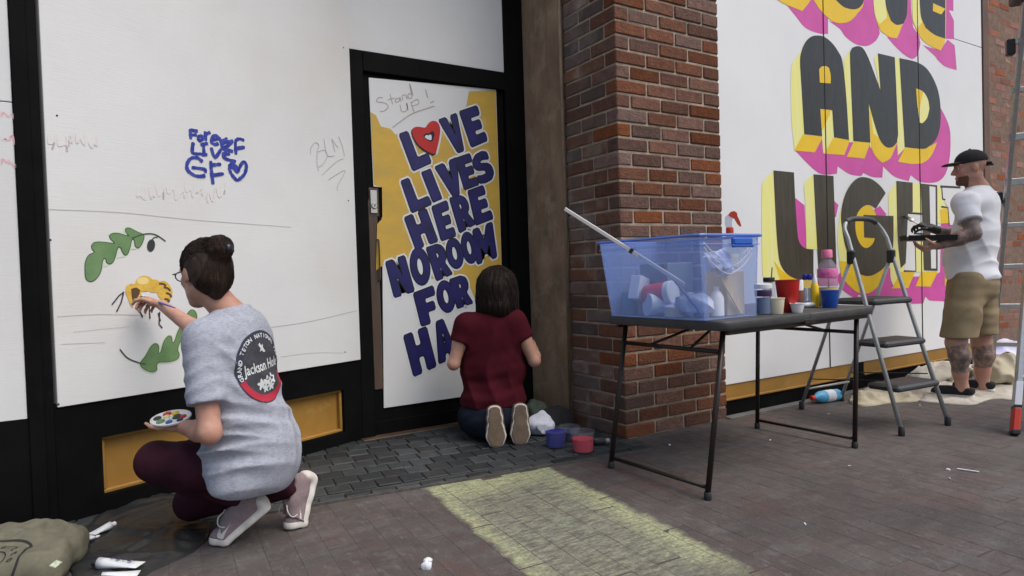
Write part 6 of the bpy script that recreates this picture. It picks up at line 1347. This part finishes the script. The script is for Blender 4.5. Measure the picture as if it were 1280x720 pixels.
b_, s_ = stand(998, 386); cn = thing('paint_can', 'small can with red and brown label right beside the red cup', 'can', tuple(b_)); MB().lathe(b_, [(6.2 * s_, 0), (6.4 * s_, .003), (6.4 * s_, 34 * s_), (5.8 * s_, 36 * s_)], 18).build('body', MAT['cup_white'], cn, angle=35); MB().lathe(b_, [(6.5 * s_, 7 * s_), (6.6 * s_, 8 * s_), (6.6 * s_, 22 * s_), (6.5 * s_, 23 * s_)], 18).build('label', M('brown red label', (.30, .05, .03), (.10, .06, .04), scale=60, rough=.5), cn, angle=35)
for k, (px, c_) in enumerate(((1007, 'clear tube bottle with blue cap, left of the pair beside the yellow squeeze bottle'), (1012.5, 'clear tube bottle with blue cap, right of the pair beside the yellow squeeze bottle'))):
    b_, s_ = stand(px, 384); t = thing('tube_bottle', c_, 'bottle', tuple(b_), 'clear tube bottles with blue caps'); MB().lathe(b_, [(2.4 * s_, 0), (2.6 * s_, .002), (2.6 * s_, 32 * s_), (2.2 * s_, 34 * s_)], 14).build('tube', MAT['clear'], t, angle=35); MB().lathe(b_, [(1.6 * s_, .002), (1.8 * s_, .004), (1.8 * s_, 24 * s_)], 12).build('liquid', M('pale blue liquid', (.45, .55, .75), rough=.3), t, angle=35); MB().lathe(b_ + V(0, 0, 34 * s_), [(3.2 * s_, 0), (3.4 * s_, .002), (3.4 * s_, 6 * s_), (2.8 * s_, 7 * s_)], 14).build('cap', MAT['paint_blue'], t, angle=35)
b_, s_ = stand(1019, 384); t = thing('squeeze_bottle', 'yellow squeeze bottle with white tip left of the pink bottle', 'bottle', tuple(b_)); MB().lathe(b_, [(4.2 * s_, 0), (4.6 * s_, .003), (4.6 * s_, 26 * s_), (3 * s_, 30 * s_)], 16).build('body', MAT['yellow'], t, angle=35); MB().lathe(b_ + V(0, 0, 30 * s_), [(3.2 * s_, 0), (3 * s_, 4 * s_), (1 * s_, 10 * s_), (.6 * s_, 11 * s_)], 14).build('tip', MAT['white_plastic'], t, angle=35)
a_, s_ = stand(1003, 385); b_, _ = stand(1020, 384); t = thing('paint_tube', 'crumpled white paint tube lying before the blue cup', 'paint tube', tuple(a_))
mb = MB(); mb.tube([a_ + V(0, 0, .014), a_ * .6 + b_ * .4 + V(0, 0, .014), b_ + V(0, 0, .014)], [.008, .015, .013], n=12, flat=.9); mb.build('body', MAT['tube_white'], t, smooth=True); e_ = unit(b_ - a_); MB().lathe(b_ + V(0, 0, .014), [(.013, 0), (.010, .004), (.010, .016), (.006, .017)], 12, e_).build('cap', MAT['paint_blue'], t, angle=35)
b_, s_ = stand(1035, 381.5); t = thing('water_bottle', 'clear plastic bottle with pink cap and pink label at the table end', 'bottle', tuple(b_))
pr = [(10, 0), (11.5, 2), (11.5, 14), (10.8, 16), (11.6, 18), (11.6, 44), (10, 50), (5, 57), (4.6, 60)]
MB().lathe(b_, [(r * s_, h * s_) for r, h in pr], 24).build('bottle', MAT['clear'], t, angle=40); MB().lathe(b_, [(11.7 * s_, 34 * s_), (11.9 * s_, 34.5 * s_), (11.9 * s_, 45 * s_), (11.7 * s_, 45.5 * s_)], 24).build('label', MAT['label_pink'], t, angle=40)
MB().lathe(b_, [(9.5 * s_, 1 * s_), (11 * s_, 3 * s_), (10.9 * s_, 22 * s_), (.01, 22 * s_)], 20).build('liquid', MAT['yellow_liquid'], t, angle=40); MB().lathe(b_, [(11.7 * s_, 24 * s_), (11.85 * s_, 24.5 * s_), (11.85 * s_, 33 * s_), (11.7 * s_, 33.5 * s_)], 24).build('label', glassy('pale pink label', (1.0, .72, .84), .35, .3, (.70, .34, .52)), t, angle=40)
MB().lathe(b_ + V(0, 0, 59 * s_), [(6 * s_, 0), (6.4 * s_, .001), (6.2 * s_, 9 * s_), (5.4 * s_, 10 * s_)], 18).build('cap', MAT['cap_pink'], t, angle=40)
cup('plastic_cup', 1037.5, 384.5, 21.5, 8.4, 10.8, MAT['cup_blue'], 'bright blue plastic cup in front of the pink capped bottle', 'cup', MAT['cup_blue'])
mb = MB(); mb.box(tb(1.10, .40, TZ + .012), (.20, .26, .022), ax=[TX, TY, (0, 0, 1)], bev=.006); tag(mb.build('folder', M('dark folder', (.028, .028, .028), rough=.6), None, loc=tuple(tb(1.10, .40, TZ + .001))), 'flat dark folder lying at the right end of the folding table', 'folder')

# ------------------------------------------------------------------ three step stool
st = thing('step_stool', 'grey three step folding stool with arched handle standing before the mural', 'step stool', (4.15, 2.4, 0))
FL, FR, BL_, BR_ = V(3.815, 2.025, 0), V(4.262, 1.99, 0), V(4.02, 2.80, 0), V(4.47, 2.79, 0)
HL_, HR_ = P(1057, 298, 4.06), P(1112, 306, 4.33)
HL_ = V(3.905, 2.375, 1.15); HR_ = V(4.285, 2.345, 1.15)
rl = lambda F_, H_, z: F_ + (H_ - F_) * (z / H_[2])
mb = MB(); arch = [FL + V(0, 0, .03), rl(FL, HL_, .6), HL_]
ap = dense([HL_, HL_ + V(.015, .03, .065), HL_ * .8 + HR_ * .2 + V(0, .045, .115), HL_ * .5 + HR_ * .5 + V(0, .05, .125), HL_ * .2 + HR_ * .8 + V(0, .045, .115), HR_ + V(-.015, .03, .065), HR_], 5)
mb.tube([FL + V(0, 0, .03), rl(FL, HL_, .6)] + ap + [rl(FR, HR_, .6), FR + V(0, 0, .03)], .0125, n=12); mb.build('front_frame', MAT['alu_grey'], st, smooth=True)
mb = MB(); mb.tube(ap[8:-8], .0165, n=12); mb.build('grip', MAT['grey_plastic'], st, smooth=True)
for B_, H_, F_ in ((BL_, HL_, FL), (BR_, HR_, FR)):
    top = rl(F_, H_, 1.02) + V(0, .02, 0); mb = MB(); mb.tube([B_ + V(0, 0, .03), top], .011, n=10); mb.build('rear_leg', MAT['alu_grey'], st, smooth=True)
    for Q in (B_, F_): MB().lathe(Q, [(.017, 0), (.018, .006), (.017, .05), (.0135, .055)], 12).build('foot', MAT['black_plastic'], st, angle=40)
    MB().box(rl(F_, H_, 1.03) + V(0, .012, 0), (.034, .05, .085), bev=.008).build('pivot', MAT['black_plastic'], st)
    mb = MB(); mb.tube([rl(F_, H_, .30) + V(0, .02, 0), B_ * .78 + top * .22], .004, n=6); mb.build('spreader', MAT['table_leg'], st, smooth=True)
mb = MB(); mb.tube([BL_ * .85 + (rl(FL, HL_, 1.02)) * .15, BR_ * .85 + rl(FR, HR_, 1.02) * .15], .008, n=8); mb.build('rear_bar', MAT['alu_grey'], st, smooth=True)
for z, dp in ((.255, .20), (.505, .20), (.755, .27)):
    a_, b_ = rl(FL, HL_, z), rl(FR, HR_, z); c_ = (a_ + b_) / 2; ux = unit(b_ - a_); uy = V(-ux[1], ux[0], 0)
    t = MB(); t.box(c_ + uy * (dp / 2 - .05), (np.linalg.norm(b_ - a_) - .030, dp, .036), ax=[ux, uy, (0, 0, 1)], bev=.012); to = t.build('step', MAT['grey_plastic'], st)
    r_ = MB(); r_.box(c_ + uy * (dp / 2 - .05) + V(0, 0, .0185), (np.linalg.norm(b_ - a_) - .07, dp - .04, .004), ax=[ux, uy, (0, 0, 1)], bev=.0015); r_.build('tread', MAT['black_plastic'], to)

# ------------------------------------------------------------------ tall aluminium ladder at the right edge
ld = thing('step_ladder', 'tall aluminium A-frame ladder with red labelled foot at the right edge', 'ladder', (5.3, 2.0, 0))
apx = V(5.30, 2.00, 2.72); bk = V(6.10, 2.525, 0); ft = V(4.30, 1.665, 0); pw = V(.545, -.84, 0)
def rail(a, b, w, m, nm):
    d_ = unit(b - a); s_ = unit(np.cross(d_, pw)); return MB().box((a + b) / 2, (np.linalg.norm(b - a), .030, w), ax=[d_, pw, s_], bev=.004).build(nm, m, ld)
for k in (0, 1):
    o_ = pw * (.50 if k else 0); i_ = pw * (.36 if k else .04)
    j_ = pw * (.46 if k else .17); rail(bk + o_, apx + i_, .062, MAT['alu'], 'rear_rail'); fr_ = rail(ft + pw * (.66 if k else 0), apx + j_ + V(-.02, -.01, 0), .075, MAT['alu'], 'front_rail')
    fpt = ft + pw * (.66 if k else 0); d_ = unit(apx + j_ - fpt); s_ = unit(np.cross(d_, pw))
    MB().box(fpt + d_ * .075, (.15, .036, .085), ax=[d_, pw, s_], bev=.006).build('foot_label', MAT['red_label'], fr_); MB().box(fpt + d_ * .23, (.15, .034, .080), ax=[d_, pw, s_], bev=.002).build('warning_sticker', MAT['paper'], fr_); MB().box(fpt + d_ * .16, (.016, .037, .087), ax=[d_, pw, s_], bev=.002).build('sticker_bar', MAT['black_plastic'], fr_); MB().box(fpt + d_ * .012, (.03, .042, .095), ax=[d_, pw, s_], bev=.006).build('foot', MAT['black_plastic'], fr_)
for i in range(1, 9):
    t = i * .31 / 2.72; a_ = bk + (apx - bk) * t; wd_ = .50 - .18 * t
    MB().box(a_ + pw * wd_ / 2, (wd_, .034, .050 if i in (5, 6) else .036), ax=[pw, np.cross(V(0, 0, 1), pw), (0, 0, 1)], bev=.003).build('rear_bar', MAT['alu'], ld)
    a_ = ft + (apx + pw * .17 - ft) * t; wd_ = .66 - .37 * t
    MB().box(a_ + pw * wd_ / 2, (wd_, .075, .028), ax=[pw, np.cross(V(0, 0, 1), pw), (0, 0, 1)], bev=.003).build('step', MAT['alu'], ld)
MB().box(apx + pw * .20 + V(0, 0, .03), (.46, .20, .06), ax=[pw, np.cross(V(0, 0, 1), pw), (0, 0, 1)], bev=.012).build('top_cap', MAT['black_plastic'], ld)
MB().box(bk + (apx - bk) * .90 - pw * .02, (.05, .06, .11), ax=[pw, np.cross(V(0, 0, 1), pw), (0, 0, 1)], bev=.008).build('bracket', MAT['black_plastic'], ld); MB().box(bk + (apx - bk) * .53 + pw * -.03, (.05, .05, .09), ax=[pw, np.cross(V(0, 0, 1), pw), (0, 0, 1)], bev=.008).build('bracket', MAT['black_plastic'], ld)

# ------------------------------------------------------------------ drop cloths and things by the mural
def cloth(name, outline, hgt, seed, mat, label, cat, res=.014, sharp=1.0):
    """rumpled sheet on the ground: a fine grid inside an outline, thrown into folds, with a hem of its own thickness"""
    pts = np.array(chaikin([tuple(on_floor(*p)[:2]) for p in outline], 2)); lo, hi = pts.min(0) - .02, pts.max(0) + .02; nx, ny = int((hi[0] - lo[0]) / res) + 2, int((hi[1] - lo[1]) / res) + 2
    X, Y = np.meshgrid(lo[0] + res * np.arange(nx), lo[1] + res * np.arange(ny), indexing='ij'); ins = np.zeros_like(X, bool); dist = np.full(X.shape, 9.0); NX, NY = X.copy(), Y.copy(); n = len(pts)
    for i in range(n):
        a, b = pts[i], pts[(i + 1) % n]
        cond = ((a[1] > Y) != (b[1] > Y)) & (X < (b[0] - a[0]) * (Y - a[1]) / (b[1] - a[1] + 1e-9) + a[0]); ins ^= cond
        t = np.clip(((X - a[0]) * (b[0] - a[0]) + (Y - a[1]) * (b[1] - a[1])) / ((b - a) @ (b - a)), 0, 1); qx, qy = a[0] + t * (b[0] - a[0]), a[1] + t * (b[1] - a[1]); dd = np.hypot(X - qx, Y - qy); nr = dd < dist; NX[nr] = qx[nr]; NY[nr] = qy[nr]; dist = np.minimum(dist, dd)
    ctr = pts.mean(0); rx, ry = (hi - lo) / 2; fl = foldlines(ctr, rx, ry, max(10, int(rx * ry * 260)), seed, .014, .034)(X, Y); w3 = waves(seed + 3, 6, 5)(X, Y, X * 0)
    z = hgt * (fl + .30 * np.maximum(w3, 0)) * np.clip(dist / .07, .25, 1) + .006
    z = np.where(ins, z, 0); idx = np.full(X.shape, -1); idx[ins] = np.arange(ins.sum()); jx = .1 * res * waves(seed + 4, 60)(X, Y, X * 0)
    sn = dist < res * .75; X = np.where(sn, NX, X); Y = np.where(sn, NY, Y); top = np.stack([X[ins] + jx[ins], Y[ins] + jx[ins], z[ins]], 1); f = []
    for i in range(nx - 1):
        for j in range(ny - 1):
            q = (idx[i, j], idx[i + 1, j], idx[i + 1, j + 1], idx[i, j + 1])
            if min(q) >= 0: f.append(q)
    c_ = (*pts.mean(0), 0); o = mesh(name, top, f, mat, None, True, c_)
    bm = bmesh.new(); bm.from_mesh(o.data); be = [e for e in bm.edges if len(e.link_faces) == 1]
    nb = {}
    for e in be:
        for v_, w_ in ((e.verts[0], e.verts[1]), (e.verts[1], e.verts[0])): nb.setdefault(v_, []).append(w_)
    for _ in range(6):
        new = {v_: v_.co * .4 + sum((w_.co for w_ in l_), Vector()) * (.6 / len(l_)) for v_, l_ in nb.items()}
        for v_, c__ in new.items(): v_.co = c__
    r = bmesh.ops.extrude_edge_only(bm, edges=be)
    for v in [g for g in r['geom'] if isinstance(g, bmesh.types.BMVert)]: v.co.z = .001
    bmesh.ops.recalc_face_normals(bm, faces=bm.faces); bm.to_mesh(o.data); bm.free(); o.data.polygons.foreach_set('use_smooth', [True] * len(o.data.polygons))
    return tag(o, label, cat)
cloth('drop_cloth', [(1135, 500), (1168, 505), (1222, 508), (1236, 498), (1272, 502), (1279, 486), (1268, 470), (1245, 462), (1222, 468), (1180, 474), (1150, 482)], .024, 5, MAT['canvas'], 'rumpled off white drop cloth under the feet of the person in the cap', 'drop cloth')
cloth('drop_cloth', [(1060, 506), (1082, 510), (1112, 504), (1150, 503), (1168, 494), (1150, 484), (1112, 488), (1078, 490), (1062, 497)], .085, 12, MAT['canvas_tan'], 'bunched cream drop cloth under the lowest step of the stool', 'drop cloth')
cl_ = on_floor(1170, 482); heap('drop_cloth', (cl_[0] + .2, 2.72, .06), (.42, .13, .075), MAT['canvas'], 'crumpled white drop cloth against the base of the mural', 'drop cloth', 71, .010, .035, 30, lumps=6)
q_ = on_floor(1270, 482); heap('drop_cloth', (q_[0] - .05, q_[1] + .1, .10), (.20, .13, .12), MAT['canvas_tan'], 'tan cloth bundle beside the aluminium ladder', 'drop cloth', 73, .009, .03, 30, lumps=5)
q_ = on_floor(1256, 468); heap('plastic_bag', (q_[0] + .15, q_[1] + .06, .12), (.36, .16, .13), MAT['lilac'], 'pale lilac plastic bag behind the legs of the person in the cap', 'bag', 75, .010, .03, 24, lumps=5)
a_, b_ = V(*on_floor(1018, 505)), V(*on_floor(1052, 500)); dv = unit(b_ - a_); t = thing('detergent_bottle', 'light blue bottle with red cap lying between the stool legs', 'bottle', tuple(a_)); L_ = .235; r_ = .042
base_ = a_ + V(0, 0, r_ + .002)
MB().lathe(base_, [(.012, 0), (.016, .01), (.034, .035), (r_, .06), (r_, L_ - .01), (r_ * .9, L_)], 20, dv).build('body', MAT['detergent'], t, angle=40); MB().lathe(base_, [(.018, 0), (.018, -.026), (.014, -.03)], 14, dv).build('cap', MAT['red_label'], t, angle=40); MB().lathe(base_, [(r_ + .0004, .10), (r_ + .0012, .102), (r_ + .0012, .175), (r_ + .0004, .177)], 20, dv).build('label', MAT['paper'], t, angle=40)

# ------------------------------------------------------------------ beside the kneeling person
def deli(px, py, hpx, rpx, fm, lvl, label):
    p = on_floor(px, py); s_ = float((p - CAM) @ FW) / F_PX; b_ = V(p[0], p[1], .014); h, r = hpx * s_, rpx * s_
    t = thing('deli_container', label, 'container', tuple(b_)); MB().lathe(b_, [(r * .80, 0), (r * .84, .003), (r * .97, h - .008), (r * 1.03, h - .008), (r * 1.03, h), (r * .95, h), (r * .81, .005), (.0005, .005)], 28).build('wall', MAT['cloudy'], t, angle=40)
    MB().lathe(b_, [(r * .805, .0055), (r * (.815 + .13 * lvl), h * lvl), (.0005, h * lvl)], 28).build('paint', fm, t, angle=40); return b_
deli(695, 561, 22, 14, MAT['paint_blue'], .85, 'plastic container of deep blue paint beside the kneeling person'); deli(729, 567, 26, 15, MAT['paint_red'], .62, 'plastic container of red paint by the pier corner'); deli(712, 553, 18, 13, M('dark blue grey paint', (.03, .035, .08), rough=.4), .6, 'plastic container of dark paint behind the blue and red ones')
p = on_floor(676, 545); heap('rag', (p[0], p[1], .055), (.075, .065, .07), MAT['rag_white'], 'crumpled white rag between the shoes and the blue container', 'rag', 81, .005, .018, 50, lumps=4)
p = on_floor(664, 534); heap('rag', (p[0] + .02, p[1], .06), (.09, .08, .10), MAT['rag_green'], 'dark green rag heaped behind the white rag', 'rag', 83, .006, .022, 45, lumps=4)
p = on_floor(705, 540); heap('black_cloth', (p[0] - .02, p[1] + .07, .05), (.14, .09, .08), MAT['black_cloth'], 'black cloth piled at the foot of the brown boarding', 'cloth', 85, .007, .022, 40, lumps=4)
p = V(*on_floor(748, 560)); t = thing('paint_bottle', 'small black bottle lying next to the container of red paint', 'bottle', tuple(p)); MB().lathe(p + V(-.02, .02, .034), [(.020, 0), (.024, .004), (.024, .06), (.014, .072)], 16, (1, -.35, 0)).build('body', MAT['black_plastic'], t, angle=40); MB().lathe(p + V(-.02, .02, .034) + unit(V(1, -.35, 0)) * .072, [(.013, 0), (.013, .022), (.011, .024)], 14, (1, -.35, 0)).build('cap', M('grey cap', (.25, .25, .26), rough=.4), t, angle=40)

# ------------------------------------------------------------------ bag and paint things, lower left
bag_c = V(-.375, 2.90, .055)
bf = Field(bag_c - V(.55, .36, .12), bag_c + V(.36, .36, .18), .0075); BX = frame(V(.35, 1, 0), V(0, 0, 1))
bf.box(bag_c + V(-.05, -.02, 0), (.30, .17, .060), BX, .05, .03).ell(bag_c + V(-.02, .06, .02), (.26, .12, .060), BX, .05).ell(bag_c + V(.12, .02, -.005), (.13, .14, .055), BX, .04).ell(bag_c + V(-.2, -.02, .015), (.18, .16, .058), BX, .05)
bf.disp(folds(bag_c + V(.12, 0, .05), V(-.6, 1, 0), V(1, .6, 0), .10, .24, .5), .008).disp(folds(bag_c + V(-.15, .06, .05), V(.5, 1, 0), V(1, -.3, 0), .13, .25, 2), .007).disp(lambda x, y, z: -foldlines(bag_c, .38, .24, 22, 93, .010, .026)(x, y) + 0 * z, .016).disp(waves(91, 13), .004).disp(waves(92, 55), .0012).cut((0, 0, .004), (0, 0, -1), .004)
bag = thing('tote_bag', 'olive canvas tote bag with round black print lying at lower left corner', 'bag', (bag_c[0], bag_c[1], 0)); bo = bf.build('body', MAT['olive'], bag)
rc = on_floor(2, 722, .11); ru, rv = unit(np.array([RT[0], RT[1], 0])), unit(np.array([fh[0], fh[1], 0]))
blk = unit(FW * .78 - V(0, 0, .62)); bup = unit(np.cross(ru, blk)); bup = bup if bup[2] > 0 else -bup; rc2 = P(17, 722, 2.26)
def bst(nm, out, m, off): return stamp(nm, bo, out, rc2, ru, bup, blk, MAT[m], off, 3 if nm in ('strap', 'seam') else 0)
bst('print_ring', disc(.102, .110, n=64, m=2), 'black_print', .0016); bst('print_ring', disc(.050, .054, n=48, m=1), 'black_print', .0016)
bst('print_lettering', arc_text('urtto', .079, math.radians(96), math.radians(10), .034, '', 0, .0006), 'black_print', .0018)
hl = MB(); hz = [(V(*rc) + ru * a + rv * b) * V(1, 1, 0) + V(0, 0, c) for a, b, c in ((.235, .06, .075), (.30, .10, .05), (.36, .09, .016), (.40, .02, .012), (.36, -.06, .014), (.28, -.07, .06))]; hl.tube(dense(hz, 5), .014, n=8, flat=.25); hl.build('handle', MAT['olive_dark'], bag, smooth=True)
tgq = P(70, 707, 2.23); p = on_floor(70, 712, .10); mb = MB(); mb.box(V(p[0], p[1], .118), (.030, .022, .003), ax=[unit(V(.6, .8, .2)), unit(V(-.8, .6, .3)), unit(np.cross(V(.6, .8, .2), V(-.8, .6, .3)))], bev=.0008); mb.build('fabric_label', M('woven label', (.55, .60, .48), (.25, .32, .2), scale=90, rough=.8), bag)
cloth('plastic_sheet', [(96, 652), (150, 634), (205, 612), (250, 628), (268, 662), (250, 690), (196, 712), (150, 740), (100, 748), (80, 700)], .020, 33, MAT['plastic_sheet'], 'black plastic sheet spread on the ground beside the crouching person', 'plastic sheet', .012)
def ptube(a, b, r, label, capm, name='paint_tube'):
    a, b = V(*a), V(*b); t = thing(name, label, 'paint tube', (a[0], a[1], 0)); d_ = unit(b - a); s_ = unit(np.cross(d_, V(0, 0, 1))); mb = MB(); n = 14; rows = []
    for k in range(6):
        u_ = k / 5; rr = r * (.9 + .35 * (1 - u_)); rz = r * (u_ * .92 + .08); rows.append([a + (b - a) * u_ + s_ * rr * math.cos(x) + V(0, 0, rz * math.sin(x)) for x in np.linspace(0, 2 * math.pi, n, endpoint=False)])
    mb.add([q for w in rows for q in w], [(i * n + j_, i * n + (j_ + 1) % n, (i + 1) * n + (j_ + 1) % n, (i + 1) * n + j_) for i in range(5) for j_ in range(n)] + [tuple(range(n))[::-1], tuple(5 * n + j_ for j_ in range(n))]); mb.build('body', MAT['tube_white'], t, smooth=True)
    MB().lathe(b, [(r * .8, 0), (r * .5, .006), (r * .55, .008), (r * .55, .022), (r * .4, .023)], 12, d_).build('cap', capm, t, angle=40); return t
a_, b_ = on_floor(114, 668, .03), on_floor(138, 657, .03); ptube(a_, b_, .017, 'white paint tube lying on the black plastic sheet behind the tote bag', MAT['white_plastic'])
a_, b_ = on_floor(176, 706, .028), on_floor(124, 704, .028); t = ptube(a_, b_, .021, 'large white paint tube with dark print at the bottom edge, before the tote bag', MAT['black_plastic'])
for k in range(4):
    c_ = V(*a_) * (.75 - .14 * k) + V(*b_) * (.25 + .14 * k); mb = MB(); mb.box(c_ + V(0, 0, .0155 + .0035 * k * .6), (.004 if k % 2 else .012, .016, .001), ax=[unit(V(*b_) - V(*a_)), unit(np.cross(unit(V(*b_) - V(*a_)), V(0, 0, 1))), (0, 0, 1)]); mb.build('print_mark', MAT['label_dark'], t)
a_, b_ = on_floor(174, 716, .026), on_floor(128, 722, .026); ptube(a_, b_, .018, 'white paint tube half out of the picture at the bottom edge', MAT['black_plastic'])
def scrap(px, py, s_, label, z=.004, crumple=True, g=None, mat='paper'):
    p = on_floor(px, py); f_ = Field(V(p[0], p[1], z) - s_ * 2 - .01, V(p[0], p[1], z) + s_ * 2 + .01, max(.0022, s_ * .12)); rg = random.Random(int(px * 7 + py))
    for k in range(7): f_.ell(V(p[0] + rg.uniform(-.8, .8) * s_, p[1] + rg.uniform(-.6, .6) * s_, z + s_ * .25), (s_ * rg.uniform(.4, .8), s_ * rg.uniform(.12, .3), s_ * rg.uniform(.15, .5)), frame(V(rg.uniform(-1, 1), 1, 0), V(0, 0, 1)), s_ * .15)
    f_.disp(waves(int(px), 2.6 / s_, 6), s_ * .16); return tag(f_.build('paper_scrap', MAT[mat], None, loc=(p[0], p[1], z), relax=1), label, 'paper scrap', g)
scrap(535, 708, .026, 'crumpled white tissue on the pavement left of the chalked yellow rectangle', .006)
scrap(117, 681, .024, 'small white paper scrap on the black plastic sheet next to the tote bag', .02)
for px, py, s_, lb in ((1185, 588, .010, 'white fleck just left of the thin paper strip'), (1187, 599, .008, 'white fleck just below the left end of the paper strip'), (1036, 518, .008, 'white fleck in front of the light blue bottle'), (962, 551, .009, 'white fleck by the far left foot of the table'),
                       (1006, 656, .007, 'lone white fleck on the pavement right of the yellow rectangle'), (837, 557, .010, 'white fleck at the foot of the brick pier under the table'), (731, 574, .008, 'white fleck on the metal edge before the red paint'), (1150, 507, .007, 'white fleck between the front feet of the stool'), (1062, 583, .008, 'white fleck in front of the near right table leg')):
    scrap(px, py, s_, lb, .002, g='white flecks on the pavement')
a_, b_ = V(*on_floor(1196, 587)), V(*on_floor(1224, 591)); mb = MB(); mb.box((a_ + b_) / 2 + V(0, 0, .005), (np.linalg.norm(b_ - a_), .008, .004), ax=[unit(b_ - a_), unit(np.cross(V(0, 0, 1), b_ - a_)), (0, 0, 1)], bev=.001); tag(mb.build('paper_strip', MAT['paper'], None, loc=tuple((a_ + b_) / 2)), 'thin white paper strip on the pavement at right', 'paper strip')
